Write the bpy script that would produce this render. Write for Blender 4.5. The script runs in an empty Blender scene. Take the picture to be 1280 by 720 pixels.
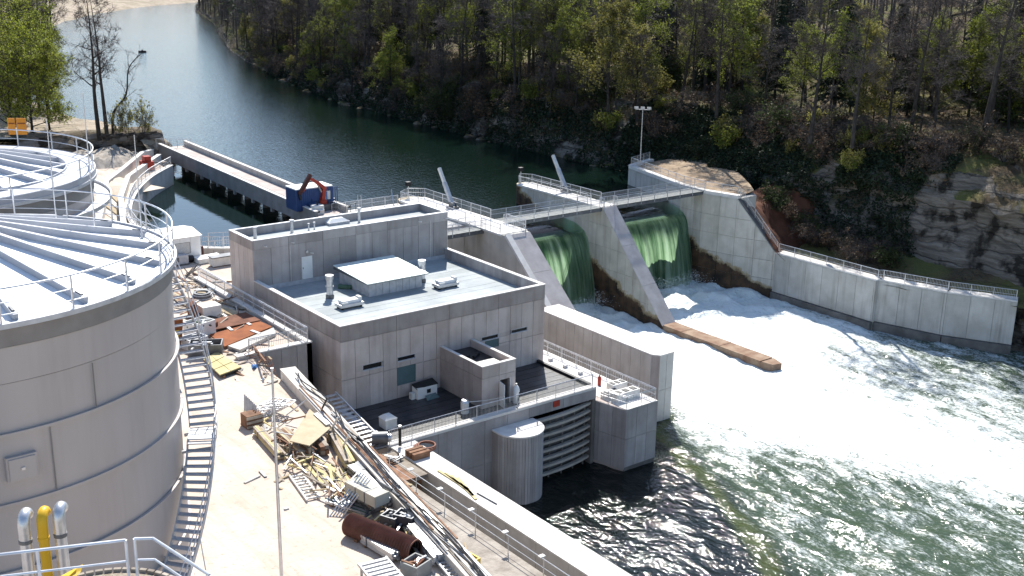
import bpy, bmesh, math, random
from mathutils import Vector, Matrix, noise
random.seed(7)
R = math.radians
sc = bpy.context.scene
col = sc.collection

# ------------------------------------------------------------------ camera
F_PX, PITCH, AZ, ROLL, HC = 1427.2, R(16.72), R(52.158), R(1.025), 35.5
_fw = Vector((math.cos(AZ), math.sin(AZ), 0)); _rt = Vector((math.sin(AZ), -math.cos(AZ), 0)); _up = Vector((0, 0, 1))
_F = _fw * math.cos(PITCH) - _up * math.sin(PITCH); _U = _up * math.cos(PITCH) + _fw * math.sin(PITCH)
CR = _rt * math.cos(ROLL) + _U * math.sin(ROLL); CU = _U * math.cos(ROLL) - _rt * math.sin(ROLL)
cam_d = bpy.data.cameras.new('camera'); cam = bpy.data.objects.new('camera', cam_d); col.objects.link(cam)
cam_d.sensor_width = 36; cam_d.lens = 36 * F_PX / 1280; cam_d.clip_start = 0.5; cam_d.clip_end = 6000
m3 = Matrix((CR, CU, -_F)).transposed()
cam.matrix_world = Matrix.Translation((0, 0, HC)) @ m3.to_4x4()
sc.camera = cam

# ------------------------------------------------------------------ sky, sun, exposure
SUN_EL, SUN_AZ = R(46), math.atan2(.81, .59)          # straight ahead of the camera, upstream
world = bpy.data.worlds.new('World'); sc.world = world; world.use_nodes = True
wn = world.node_tree.nodes; wl = world.node_tree.links
sky = wn.new('ShaderNodeTexSky'); sky.sky_type = 'NISHITA'; sky.sun_disc = False
sky.sun_elevation = SUN_EL; sky.sun_rotation = R(90) - SUN_AZ
sky.air_density = 1.0; sky.dust_density = 0.45; sky.ozone_density = 2.0
wl.new(sky.outputs[0], wn['Background'].inputs[0]); wn['Background'].inputs[1].default_value = 0.125
sun_d = bpy.data.lights.new('sun', 'SUN'); sun_d.energy = 5.0; sun_d.angle = R(0.53); sun_d.color = (1, .955, .88)
sun = bpy.data.objects.new('sun', sun_d); col.objects.link(sun)
sdir = Vector((math.cos(SUN_AZ) * math.cos(SUN_EL), math.sin(SUN_AZ) * math.cos(SUN_EL), math.sin(SUN_EL)))
sun.rotation_euler = sdir.to_track_quat('Z', 'Y').to_euler(); sun.location = sdir * 200
vs = sc.view_settings; vs.view_transform = 'Standard'; vs.look = 'None'; vs.exposure = 0.72; vs.gamma = 1; vs.use_curve_mapping = False
sc.cycles.use_denoising = True
sc.cycles.max_bounces = 6; sc.cycles.transparent_max_bounces = 12
sc.cycles.sample_clamp_indirect = 6

# ------------------------------------------------------------------ pixel helpers (a pixel gives a direction only)
def ray(x, y): return _F + CR * ((x - 640) / F_PX) - CU * ((y - 360) / F_PX)
def P(x, y, z):
    d = ray(x, y); t = (z - HC) / d.z; return Vector((d.x * t, d.y * t, z))
def PX(x, y, X):
    d = ray(x, y); t = X / d.x; return Vector((X, d.y * t, HC + d.z * t))
def PY(x, y, Y):
    d = ray(x, y); t = Y / d.y; return Vector((d.x * t, Y, HC + d.z * t))

# ------------------------------------------------------------------ materials
MATS = {}
def ramp(nt, src, c1, c2, p1=.35, p2=.65):
    r = nt.nodes.new('ShaderNodeValToRGB'); e = r.color_ramp.elements
    e[0].position = p1; e[1].position = p2; e[0].color = (*c1, 1); e[1].color = (*c2, 1)
    nt.links.new(src, r.inputs[0]); return r.outputs[0]
def noisen(nt, vec, scale, detail=4, rough=.55):
    n = nt.nodes.new('ShaderNodeTexNoise'); n.inputs['Scale'].default_value = scale; n.inputs['Detail'].default_value = detail
    n.inputs['Roughness'].default_value = rough; nt.links.new(vec, n.inputs['Vector']); return n.outputs['Fac']
def mapping(nt, vec, s):
    m = nt.nodes.new('ShaderNodeMapping'); m.inputs['Scale'].default_value = s; nt.links.new(vec, m.inputs['Vector']); return m.outputs[0]
def mixc(nt, fac, a, b, mode='MIX'):
    m = nt.nodes.new('ShaderNodeMix'); m.data_type = 'RGBA'; m.blend_type = mode
    for k, v in ((0, fac), (6, a), (7, b)):
        if isinstance(v, (int, float)): m.inputs[k].default_value = v
        elif isinstance(v, tuple): m.inputs[k].default_value = (*v, 1)
        else: nt.links.new(v, m.inputs[k])
    return m.outputs[2]
def math_n(nt, op, a, b=None, clamp=False):
    m = nt.nodes.new('ShaderNodeMath'); m.operation = op; m.use_clamp = clamp
    for k, v in ((0, a), (1, b)):
        if v is None: continue
        if isinstance(v, (int, float)): m.inputs[k].default_value = v
        else: nt.links.new(v, m.inputs[k])
    return m.outputs[0]
def new_mat(name):
    m = bpy.data.materials.new(name); m.use_nodes = True; nt = m.node_tree; b = nt.nodes['Principled BSDF']; MATS[name] = m
    return m, nt, b
def mat(name, c1, c2=None, scale=.8, rough=.85, metal=0, bump=0., bscale=8., stretch=(1, 1, 1), rand=.0, obj_coords=False, spec=.3, streak=None, p=(.35, .65)):
    m, nt, b = new_mat(name)
    b.inputs['Roughness'].default_value = rough; b.inputs['Metallic'].default_value = metal; b.inputs['Specular IOR Level'].default_value = spec
    if obj_coords:
        t = nt.nodes.new('ShaderNodeTexCoord'); vec = t.outputs['Object']
    else:
        g = nt.nodes.new('ShaderNodeNewGeometry'); vec = g.outputs['Position']
    v2 = mapping(nt, vec, stretch)
    c2 = c2 or tuple(x * .8 for x in c1)
    out = ramp(nt, noisen(nt, v2, scale), c1, c2, *p)
    if streak:                                  # rain streaks and stains running down the face
        sv = mapping(nt, vec, (1.7, 1.7, .12))
        f = ramp(nt, noisen(nt, sv, 1.0, 5, .6), (0, 0, 0), (1, 1, 1), .5, .78)
        out = mixc(nt, math_n(nt, 'MULTIPLY', f, streak[1]), out, streak[0])
    if rand:
        oi = nt.nodes.new('ShaderNodeObjectInfo')
        hs = nt.nodes.new('ShaderNodeHueSaturation'); nt.links.new(out, hs.inputs['Color'])
        v = math_n(nt, 'MULTIPLY_ADD', oi.outputs['Random'], rand); v.node.inputs[2].default_value = 1 - rand * .5
        nt.links.new(v, hs.inputs['Value']); out = hs.outputs[0]
    nt.links.new(out, b.inputs['Base Color'])
    if bump:
        bn = nt.nodes.new('ShaderNodeBump'); bn.inputs['Strength'].default_value = bump; bn.inputs['Distance'].default_value = .08
        nt.links.new(noisen(nt, v2, bscale, 6, .6), bn.inputs['Height']); nt.links.new(bn.outputs[0], b.inputs['Normal'])
    return m
mat('conc_bld', (.44, .375, .34), (.54, .475, .44), .55, .9, bump=.2, bscale=6, rand=.2, streak=((.24, .20, .18), .5))
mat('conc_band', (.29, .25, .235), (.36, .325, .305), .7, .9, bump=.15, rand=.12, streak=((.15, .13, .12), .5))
mat('conc_upper', (.32, .295, .285), (.43, .405, .395), .4, .9, bump=.12, rand=.3, streak=((.2, .17, .155), .6))
mat('conc_dam', (.44, .42, .38), (.55, .53, .49), .5, .9, bump=.25, bscale=5, rand=.12, streak=((.22, .195, .165), .6))
mat('conc_light', (.52, .485, .44), (.62, .585, .54), .6, .9, bump=.15, rand=.08, streak=((.36, .31, .265), .45))
mat('conc_cap', (.6, .57, .53), (.7, .675, .64), 1.2, .9, bump=.1)
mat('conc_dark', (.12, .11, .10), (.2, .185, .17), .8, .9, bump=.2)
mat('conc_old', (.20, .115, .075), (.33, .24, .17), .8, .9, bump=.3, bscale=4)
mat('roof_grey', (.29, .32, .325), (.40, .43, .435), .28, .8, bump=.15, bscale=12, rand=.14, streak=((.24, .27, .265), .5))
mat('membrane', (.022, .022, .025), (.05, .05, .054), .9, .38, bump=.2, bscale=3, rand=.3)
mat('membrane_seam', (.02, .02, .024), (.03, .03, .034), 1, .5)
mat('steel', (.46, .47, .49), (.58, .59, .61), 1.5, .42, .75)
mat('steel_dark', (.10, .105, .115), (.17, .175, .185), 1.2, .5, .5)
mat('galv', (.5, .51, .53), (.66, .67, .69), 2.5, .38, .7)
mat('galv_matt', (.42, .43, .45), (.54, .55, .57), 2, .6, .2)
mat('white_paint', (.74, .74, .72), (.8, .8, .78), 1.5, .5)
mat('white_dull', (.6, .59, .56), (.72, .71, .68), 1.5, .7)
mat('tank_shell', (.39, .355, .34), (.44, .405, .39), .35, .5, .12, bump=.06, bscale=1.2, stretch=(1, 1, .4), streak=((.32, .28, .26), .35))
mat('tank_band', (.20, .19, .185), (.25, .24, .235), .8, .5, .3)
mat('tank_roof', (.84, .84, .84), (.9, .9, .9), .6, .55, .1)
mat('rust', (.20, .062, .022), (.30, .10, .035), .9, .9, bump=.3, bscale=10)
mat('rust_dark', (.12, .05, .03), (.2, .085, .05), 1.2, .9, bump=.3)
mat('rust_pipe', (.17, .075, .05), (.235, .11, .08), 1.5, .75, .2)
mat('wood', (.36, .285, .18), (.48, .39, .26), 1.2, .85, stretch=(1, 1, 1), rand=.3, bump=.1)
mat('wood_yellow', (.46, .38, .17), (.56, .48, .25), 1.0, .75, rand=.15)
mat('wood_grey', (.25, .21, .17), (.38, .33, .27), 1.5, .9, rand=.4, bump=.2)
mat('wood_brown', (.16, .08, .045), (.27, .15, .09), 1.6, .85, rand=.4)
mat('plywood', (.40, .325, .21), (.48, .40, .27), 1.4, .8)
mat('blue', (.025, .06, .17), (.035, .08, .21), 1.2, .5)
mat('blue_bright', (.05, .17, .42), (.07, .2, .46), 1, .5)
mat('red', (.33, .035, .022), (.40, .05, .03), 1.5, .45)
mat('red_dark', (.05, .018, .016), (.085, .025, .02), 1.5, .6)
mat('orange', (.62, .22, .02), (.7, .27, .03), 1, .5)
mat('yellow', (.70, .40, .015), (.76, .46, .03), 1, .42)
mat('yellow_box', (.62, .40, .04), (.7, .48, .06), 1, .55)
mat('black', (.012, .012, .013), (.025, .025, .027), 1, .5)
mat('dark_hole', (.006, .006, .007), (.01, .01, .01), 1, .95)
mat('glass', (.008, .009, .01), (.012, .013, .014), 1, .3, spec=.25)
mat('glass_teal', (.10, .16, .165), (.12, .185, .19), 1, .12, spec=.6)
mat('green_junk', (.05, .11, .07), (.1, .16, .11), 2, .7)
mat('cable', (.012, .012, .013), (.03, .03, .032), 1, .5)

# ------------------------------------------------------------------ mesh helpers
class MB:
    def __init__(s): s.v = []; s.f = []
    def add(s, vs_, fs):
        o = len(s.v); s.v += [tuple(v) for v in vs_]; s.f += [tuple(i + o for i in f) for f in fs]; return s
    def box(s, x0, x1, y0, y1, z0, z1):
        return s.add([(x0, y0, z0), (x1, y0, z0), (x1, y1, z0), (x0, y1, z0), (x0, y0, z1), (x1, y0, z1), (x1, y1, z1), (x0, y1, z1)],
                     [(3, 2, 1, 0), (4, 5, 6, 7), (0, 1, 5, 4), (1, 2, 6, 5), (2, 3, 7, 6), (3, 0, 4, 7)])
    def obox(s, c, a, b, d):                    # centre and three half axes
        c, a, b, d = map(Vector, (c, a, b, d))
        return s.add([c - a - b - d, c + a - b - d, c + a + b - d, c - a + b - d, c - a - b + d, c + a - b + d, c + a + b + d, c - a + b + d],
                     [(3, 2, 1, 0), (4, 5, 6, 7), (0, 1, 5, 4), (1, 2, 6, 5), (2, 3, 7, 6), (3, 0, 4, 7)])
    def beam(s, p, q, w, h, up=(0, 0, 1)):
        p, q = Vector(p), Vector(q); d = q - p; u = Vector(up)
        if d.length < 1e-6: return s
        side = d.cross(u)
        if side.length < 1e-5: side = d.cross(Vector((1, 0, 0)))
        side.normalize(); n = side.cross(d).normalized()
        return s.obox((p + q) / 2, d / 2, side * w / 2, n * h / 2)
    def tube(s, pts, r, n=6, cap=True):
        pts = [Vector(p) for p in pts]; rr = r if isinstance(r, (list, tuple)) else [r] * len(pts)
        o = len(s.v); prev = None
        for i, p in enumerate(pts):
            d = (pts[min(i + 1, len(pts) - 1)] - pts[max(i - 1, 0)])
            if d.length < 1e-7: d = Vector((0, 0, 1))
            d.normalize()
            if prev is None: a = d.orthogonal().normalized()
            else:
                a = prev - d * prev.dot(d)
                a = a.normalized() if a.length > 1e-4 else d.orthogonal().normalized()
            prev = a; b = d.cross(a)
            for k in range(n):
                t = 2 * math.pi * k / n; s.v.append(tuple(p + (a * math.cos(t) + b * math.sin(t)) * rr[i]))
        for i in range(len(pts) - 1):
            for k in range(n):
                k2 = (k + 1) % n; s.f.append((o + i * n + k, o + i * n + k2, o + (i + 1) * n + k2, o + (i + 1) * n + k))
        if cap:
            s.f.append(tuple(o + k for k in range(n))[::-1]); s.f.append(tuple(o + (len(pts) - 1) * n + k for k in range(n)))
        return s
    def extr(s, poly, vec):
        poly = [Vector(p) for p in poly]; vec = Vector(vec); n = len(poly); o = len(s.v)
        s.v += [tuple(p) for p in poly] + [tuple(p + vec) for p in poly]
        s.f.append(tuple(o + i for i in range(n))[::-1]); s.f.append(tuple(o + n + i for i in range(n)))
        for i in range(n): j = (i + 1) % n; s.f.append((o + i, o + j, o + n + j, o + n + i))
        return s
    def prism(s, poly, z0, z1): return s.extr([(p[0], p[1], z0) for p in poly], (0, 0, z1 - z0))
    def ring(s, c, r0, r1, z0, z1, n=64, a0=0., a1=2 * math.pi):      # annular band
        full = abs(a1 - a0 - 2 * math.pi) < 1e-6; m = n if full else n + 1; o = len(s.v)
        for i in range(m):
            t = a0 + (a1 - a0) * i / n; cs, sn = math.cos(t), math.sin(t)
            for r, z in ((r0, z0), (r1, z0), (r1, z1), (r0, z1)): s.v.append((c[0] + cs * r, c[1] + sn * r, z))
        for i in range(n):
            j = (i + 1) % m
            for k in range(4):
                k2 = (k + 1) % 4; s.f.append((o + 4 * i + k, o + 4 * j + k, o + 4 * j + k2, o + 4 * i + k2))
        if not full: s.f.append((o, o + 1, o + 2, o + 3)); q = o + 4 * n; s.f.append((q + 3, q + 2, q + 1, q))
        return s
    def grid(s, pts):                            # rows of points
        o = len(s.v); nr, nc = len(pts), len(pts[0])
        for r_ in pts: s.v += [tuple(p) for p in r_]
        for i in range(nr - 1):
            for j in range(nc - 1): a = o + i * nc + j; s.f.append((a, a + 1, a + nc + 1, a + nc))
        return s
    def mesh(s, name, m, smooth=False, fix=True):
        me = bpy.data.meshes.new(name); me.from_pydata(s.v, [], s.f); me.validate()
        if fix:
            bm = bmesh.new(); bm.from_mesh(me); bmesh.ops.recalc_face_normals(bm, faces=bm.faces); bm.to_mesh(me); bm.free()
        if m: me.materials.append(MATS[m])
        if smooth:
            me.polygons.foreach_set('use_smooth', [True] * len(me.polygons))
            if fix: me.set_sharp_from_angle(angle=R(42))
        me.update(); return me
    def build(s, name, m, parent=None, smooth=False, fix=True, kind=None):
        return link(name, s.mesh(name, m, smooth, fix), parent, kind)
def link(name, me, parent=None, kind=None):
    o = bpy.data.objects.new(name, me); col.objects.link(o)
    if parent is not None:
        o.parent = parent; o.matrix_parent_inverse = Matrix.Translation(-OFF.get(parent.name, Vector((0, 0, 0))))
    if kind: o['kind'] = kind
    return o
OFF = {}
def tag(o, label, cat, group=None):
    o['label'] = label; o['category'] = cat
    if group: o['group'] = group
    return o
def thing(name, label, cat, loc=(0, 0, 0), group=None):
    e = bpy.data.objects.new(name, None); col.objects.link(e); e.location = loc; e.empty_display_size = .3
    OFF[e.name] = Vector(loc); return tag(e, label, cat, group)
def one(name, mb, m, label, cat, group=None, smooth=False):
    return tag(mb.build(name, m, None, smooth), label, cat, group)
def copy_tree(o, loc, rotz=0, scale=1, label=None):
    c = o.copy(); col.objects.link(c); c.location = loc; c.rotation_euler = (0, 0, rotz)
    c.scale = (scale,) * 3 if isinstance(scale, (int, float)) else scale
    if label: c['label'] = label
    for ch in o.children:
        d = ch.copy(); col.objects.link(d); d.parent = c; d.matrix_parent_inverse = ch.matrix_parent_inverse.copy()
        for g in ch.children:
            q = g.copy(); col.objects.link(q); q.parent = d; q.matrix_parent_inverse = g.matrix_parent_inverse.copy()
    return c

# formwork panels: each a slab of its own with an open joint round it
def clip(poly, a, b, c):                        # keep a*x+b*y<=c
    out = []
    for i in range(len(poly)):
        p, q = poly[i], poly[(i + 1) % len(poly)]; dp = a * p[0] + b * p[1] - c; dq = a * q[0] + b * q[1] - c
        if dp <= 0: out.append(p)
        if (dp < 0 < dq) or (dq < 0 < dp):
            t = dp / (dp - dq); out.append((p[0] + (q[0] - p[0]) * t, p[1] + (q[1] - p[1]) * t))
    return out
PANEL_CACHE = {}
def panels(parent, O, u, v, n, poly, wu, wv, m, gap=.035, thick=.06, holes=(), u0=0., v0=0., name='panel'):
    O, u, v, n = Vector(O), Vector(u), Vector(v), Vector(n)
    if sum(poly[i][0] * poly[(i + 1) % len(poly)][1] - poly[(i + 1) % len(poly)][0] * poly[i][1] for i in range(len(poly))) < 0: poly = poly[::-1]
    xs = [p[0] for p in poly]; ys = [p[1] for p in poly]
    i0 = math.floor((min(xs) - u0) / wu); i1 = math.ceil((max(xs) - u0) / wu); j0 = math.floor((min(ys) - v0) / wv); j1 = math.ceil((max(ys) - v0) / wv)
    for i in range(i0, i1):
        for j in range(j0, j1):
            rects = [(u0 + i * wu + gap / 2, u0 + (i + 1) * wu - gap / 2, v0 + j * wv + gap / 2, v0 + (j + 1) * wv - gap / 2)]
            for h in holes:
                nr = []
                for a, b, c, d in rects:
                    if h[0] >= b or h[1] <= a or h[2] >= d or h[3] <= c: nr.append((a, b, c, d)); continue
                    if h[3] < d: nr.append((a, b, h[3], d))
                    if h[2] > c: nr.append((a, b, c, h[2]))
                    if h[0] > a: nr.append((a, h[0], max(c, h[2]), min(d, h[3])))
                    if h[1] < b: nr.append((h[1], b, max(c, h[2]), min(d, h[3])))
                rects = nr
            for a, b, c, d in rects:
                if b - a < .05 or d - c < .05: continue
                pl = [(a, c), (b, c), (b, d), (a, d)]
                for k in range(len(poly)):
                    p, q = poly[k], poly[(k + 1) % len(poly)]
                    na, nb = q[1] - p[1], -(q[0] - p[0]); pl = clip(pl, na, nb, na * p[0] + nb * p[1])
                    if len(pl) < 3: break
                if len(pl) < 3: continue
                ar = abs(sum(pl[k][0] * pl[(k + 1) % len(pl)][1] - pl[(k + 1) % len(pl)][0] * pl[k][1] for k in range(len(pl)))) / 2
                if ar < .04: continue
                bx = min(p[0] for p in pl); by = min(p[1] for p in pl)
                key = (m, tuple(u), tuple(v), tuple(n), thick, tuple((round(p[0] - bx, 3), round(p[1] - by, 3)) for p in pl))
                if key not in PANEL_CACHE:
                    mb = MB(); mb.extr([u * (p[0] - bx) + v * (p[1] - by) for p in pl], n * thick); PANEL_CACHE[key] = mb.mesh(name, m)
                o = link(name, PANEL_CACHE[key], parent); o.location = O + u * bx + v * by
def railing(name, label, pts, h=1.1, sp=2.0, rails=(1.0, .55), r=.028, m='galv', bal=None, toe=False, group=None, closed=False, cat='railing'):
    r = r * 1.25
    t = thing(name, label, cat, pts[0], group)
    pts = [Vector(p) for p in pts]
    if closed: pts.append(pts[0])
    post = MB().tube([(0, 0, 0), (0, 0, h)], r * 1.1, 6).mesh('post', m)
    seen = []
    for i in range(len(pts) - 1):
        a, b = pts[i], pts[i + 1]; n = max(1, round((b - a).length / sp))
        for k in range(n + 1):
            p = a.lerp(b, k / n)
            if any((p - q).length < .3 for q in seen): continue
            seen.append(p); o = link('post', post, t); o.location = p
    for f in rails:
        MB().tube([p + Vector((0, 0, h * f)) for p in pts], r if f == max(rails) else r * .7, 6).build('rail', m, t)
    if bal:
        mb = MB()
        for i in range(len(pts) - 1):
            a, b = pts[i], pts[i + 1]; n = max(1, int((b - a).length / bal)); d = (b - a).normalized()
            for k in range(n):
                p = a.lerp(b, (k + .5) / n); mb.beam(p + Vector((0, 0, h * .1)), p + Vector((0, 0, h * max(rails))), .02, .02, d)
        mb.build('balusters', m, t, fix=False, kind='stuff')
    return t
def seg_path(pts, n):
    out = []
    for i in range(len(pts) - 1):
        for k in range(n): out.append(Vector(pts[i]).lerp(Vector(pts[i + 1]), k / n))
    return out + [Vector(pts[-1])]
def catmull(pts, n=8):
    pts = [Vector(p) for p in pts]; q = [2 * pts[0] - pts[1]] + pts + [2 * pts[-1] - pts[-2]]; out = []
    for i in range(1, len(q) - 2):
        p0, p1, p2, p3 = q[i - 1], q[i], q[i + 1], q[i + 2]
        for k in range(n):
            t = k / n; out.append(.5 * ((2 * p1) + (p2 - p0) * t + (2 * p0 - 5 * p1 + 4 * p2 - p3) * t * t + (3 * p1 - p0 - 3 * p2 + p3) * t ** 3))
    return out + [pts[-1]]
# ================================================================== SETTING: ground, banks, water
ZU, ZD, YARD, DECK = 3.0, -6.8, 5.0, 5.6
def fbm(x, y, z, o=4): return noise.fractal(Vector((x, y, z)), 1.0, 2.0, o)
def poly_at(pts, t):
    i = min(int(t), len(pts) - 2); f = t - i; return pts[i][0] + (pts[i + 1][0] - pts[i][0]) * f, pts[i][1] + (pts[i + 1][1] - pts[i][1]) * f
def lerp_tab(tab, x):
    if x <= tab[0][0]: return tab[0][1]
    for (a, va), (b, vb) in zip(tab, tab[1:]):
        if x <= b: return va + (vb - va) * (x - a) / (b - a)
    return tab[-1][1]
def sstep(a, b, x):
    t = max(0., min(1., (x - a) / (b - a))); return t * t * (3 - 2 * t)

# --- right bank: a rocky river cliff with a wooded terrace and hillside behind
RB = catmull([(150, -60, 0), (128, 0, 0), (123.5, 40, 0), (121.2, 58, 0), (120.2, 75, 0), (120, 90, 0), (120.6, 104, 0), (121, 114, 0), (118.4, 124, 0), (117.5, 145, 0), (118, 165, 0),
              (119.5, 200, 0), (123, 230, 0), (144, 318, 0), (190, 440, 0), (252, 587, 0), (430, 760, 0), (800, 960, 0)], 24)
def rb_frame(y):                                 # bank point and outward normal at a given Y
    for i in range(len(RB) - 1):
        if RB[i].y <= y <= RB[i + 1].y:
            f = (y - RB[i].y) / (RB[i + 1].y - RB[i].y); p = RB[i].lerp(RB[i + 1], f); d = (RB[i + 1] - RB[i]).normalized(); return p, Vector((d.y, -d.x, 0))
    return RB[-1], Vector((1, 0, 0))
UPP = [(-8, -6), (-2, 1.0), (0, 3.1), (1, 4.6), (2, 6.2), (3, 7.4), (4, 8.4), (5, 9.4), (6, 10.4), (7, 11.2), (8.5, 12), (10, 12.4), (13, 12.8), (18, 13.1), (25, 13.5), (35, 14.6), (50, 16.5), (75, 20), (110, 24), (180, 31), (300, 40), (700, 60)]
DNP = [(-8, -9), (-3, -8), (-1, -2.2), (0, -.4), (.8, 3.4), (1.6, 6.6), (2.6, 9.0), (3.8, 10.4), (5, 11.2), (6, 11.6), (7, 11.9), (8.5, 12.3), (10, 12.6), (13, 13.0), (18, 13.3), (25, 13.6), (35, 14.6), (50, 16.5), (75, 20), (110, 24), (180, 31), (300, 40), (700, 60)]
def rb_z(d, y):
    k = sstep(88, 116, y); z = lerp_tab(DNP, d) * (1 - k) + lerp_tab(UPP, d) * k
    g = sstep(190, 300, y)
    if d > 0 and g: z = z * (1 - g) + (3.1 + (z - 3.1) * (.6 if d < 30 else .42)) * g
    return z
def rb_point(d, y):
    p, n = rb_frame(y); z = rb_z(d, y)
    a = sstep(-1, 1.5, d) * (1 - sstep(8, 16, d))
    q = p + n * d
    w = fbm(q.x * .16, q.y * .16, z * .22, 5)
    led = math.sin(z * 2.3 + 3 * fbm(q.x * .05, q.y * .05, 0, 2))
    off = a * (1.9 * w + .25 * led + .5 * fbm(q.x * .6, q.y * .6, z * .9, 3))
    zz = z + (.35 + .5 * a) * fbm(q.x * .22 + 9, q.y * .22, 3, 4) + sstep(30, 90, d) * 3 * fbm(q.x * .02, q.y * .02, 5, 3)
    return q + n * off + Vector((0, 0, zz))
ds = [-8, -4, -2, -1] + [i * .34 for i in range(0, 31)] + [11, 12, 13, 14.5, 16, 18, 20, 22, 25, 28, 31, 35, 40, 45, 50, 58, 66, 75, 90, 110, 145, 180, 240, 300, 450, 700]
ys = [-58, -40, -25, -10, 5, 18, 28, 36] + [42 + .8 * i for i in range(115)] + [134 + 1.6 * i for i in range(60)] + [230 + 5 * i for i in range(16)] + [310 + 20 * i for i in range(30)]
bank = MB().grid([[rb_point(d, y) for d in ds] for y in ys])
def bank_mat(name, rock1, rock2, soil1, soil2, green, gfac):
    m, nt, b = new_mat(name); g = nt.nodes.new('ShaderNodeNewGeometry'); pos = g.outputs['Position']
    sv = mapping(nt, pos, (.25, .25, 2.2)); st = noisen(nt, sv, 1.0, 6, .65)
    rk = ramp(nt, st, rock1, rock2, .36, .66)
    rk = mixc(nt, ramp(nt, noisen(nt, pos, .45, 5), (0, 0, 0), (1, 1, 1), .5, .62), rk, tuple(c * .3 for c in rock1))
    so = ramp(nt, noisen(nt, pos, .35, 5, .65), soil1, soil2, .35, .65)
    so = mixc(nt, math_n(nt, 'MULTIPLY', ramp(nt, noisen(nt, pos, .12, 4), (0, 0, 0), (1, 1, 1), .45, .6), gfac), so, green)
    sp = nt.nodes.new('ShaderNodeSeparateXYZ'); nt.links.new(g.outputs['Normal'], sp.inputs[0])
    fl = math_n(nt, 'ADD', sp.outputs[2], math_n(nt, 'MULTIPLY', noisen(nt, pos, .9, 4), .5))
    out = mixc(nt, ramp(nt, fl, (0, 0, 0), (1, 1, 1), .92, 1.0), rk, so)
    nt.links.new(out, b.inputs['Base Color']); b.inputs['Roughness'].default_value = .95; b.inputs['Specular IOR Level'].default_value = .1
    bn = nt.nodes.new('ShaderNodeBump'); bn.inputs['Strength'].default_value = 1; bn.inputs['Distance'].default_value = .6
    vo = nt.nodes.new('ShaderNodeTexVoronoi'); vo.feature = 'DISTANCE_TO_EDGE'; vo.inputs['Scale'].default_value = 1; wv = nt.nodes.new('ShaderNodeMix'); wv.data_type = 'VECTOR'; wv.inputs[0].default_value = .5
    nw = nt.nodes.new('ShaderNodeTexNoise'); nw.inputs['Scale'].default_value = .45; nw.inputs['Detail'].default_value = 6; nt.links.new(pos, nw.inputs['Vector']); nt.links.new(mapping(nt, pos, (.22, .22, 1.3)), wv.inputs[4]); nt.links.new(nw.outputs['Color'], wv.inputs[5]); nt.links.new(wv.outputs[1], vo.inputs['Vector'])
    ck = ramp(nt, vo.outputs['Distance'], (0, 0, 0), (1, 1, 1), .0, .05)
    rk2 = mixc(nt, ck, mixc(nt, .4, out, (.02, .017, .014)), out); nt.links.new(mixc(nt, ramp(nt, fl, (0, 0, 0), (1, 1, 1), .92, 1.0), rk2, out), b.inputs['Base Color'])
    nt.links.new(math_n(nt, 'ADD', math_n(nt, 'MULTIPLY', ck, .35), noisen(nt, mapping(nt, pos, (.7, .7, 2)), 1.0, 8, .7)), bn.inputs['Height']); nt.links.new(bn.outputs[0], b.inputs['Normal'])
bank_mat('bank_rock', (.12, .105, .088), (.30, .265, .225), (.09, .066, .042), (.155, .12, .075), (.14, .15, .045), .75)
bank_mat('bank_left', (.20, .17, .14), (.34, .30, .25), (.36, .295, .23), (.47, .40, .315), (.13, .135, .055), .3)
bank.build('river_bank', 'bank_rock', None, True, kind='structure')

# --- left bank upstream: gravelly shore, low terrace, rising woods
LB = catmull([(60.5, 165.5, 0), (65, 167.5, 0), (66.5, 173, 0), (65, 180, 0), (62, 190, 0), (60.5, 205, 0), (61, 225, 0), (66, 255, 0), (78, 302, 0), (104, 380, 0), (138, 468, 0), (190, 548, 0), (253, 606, 0), (420, 715, 0), (800, 880, 0)], 10)
NEARP = [(-5, 1), (0, 2.7), (.6, 5.2), (2, 6.6), (6, 7.2), (14, 7.5), (40, 8.5), (100, 13), (250, 32), (600, 70)]
BEACH = [(-8, 1.5), (0, 2.95), (3, 3.6), (9, 4.8), (20, 5.6), (34, 6.4), (60, 9), (120, 20), (300, 50), (700, 90)]
def lb_point(i, d):
    p = LB[i]; t = (LB[min(i + 1, len(LB) - 1)] - LB[max(i - 1, 0)]).normalized(); n = Vector((-t.y, t.x, 0))
    k = sstep(240, 330, p.y); z = lerp_tab(NEARP, d) * (1 - k) + lerp_tab(BEACH, d) * k
    q = p + n * d; return q + n * fbm(q.x * .1, q.y * .1, 1, 3) * min(1.2, max(d, 0) + .3) + Vector((0, 0, z + .35 * fbm(q.x * .15, q.y * .15, 2, 4)))
lds = [-8, -3, -1, 0, .3, .7, 1.2, 2, 3.5, 5, 7, 9, 12, 16, 20, 27, 34, 45, 60, 90, 130, 200, 300, 500]
MB().grid([[lb_point(i, d) for d in lds] for i in range(len(LB))]).build('left_bank', 'bank_left', None, True, kind='structure')

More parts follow.
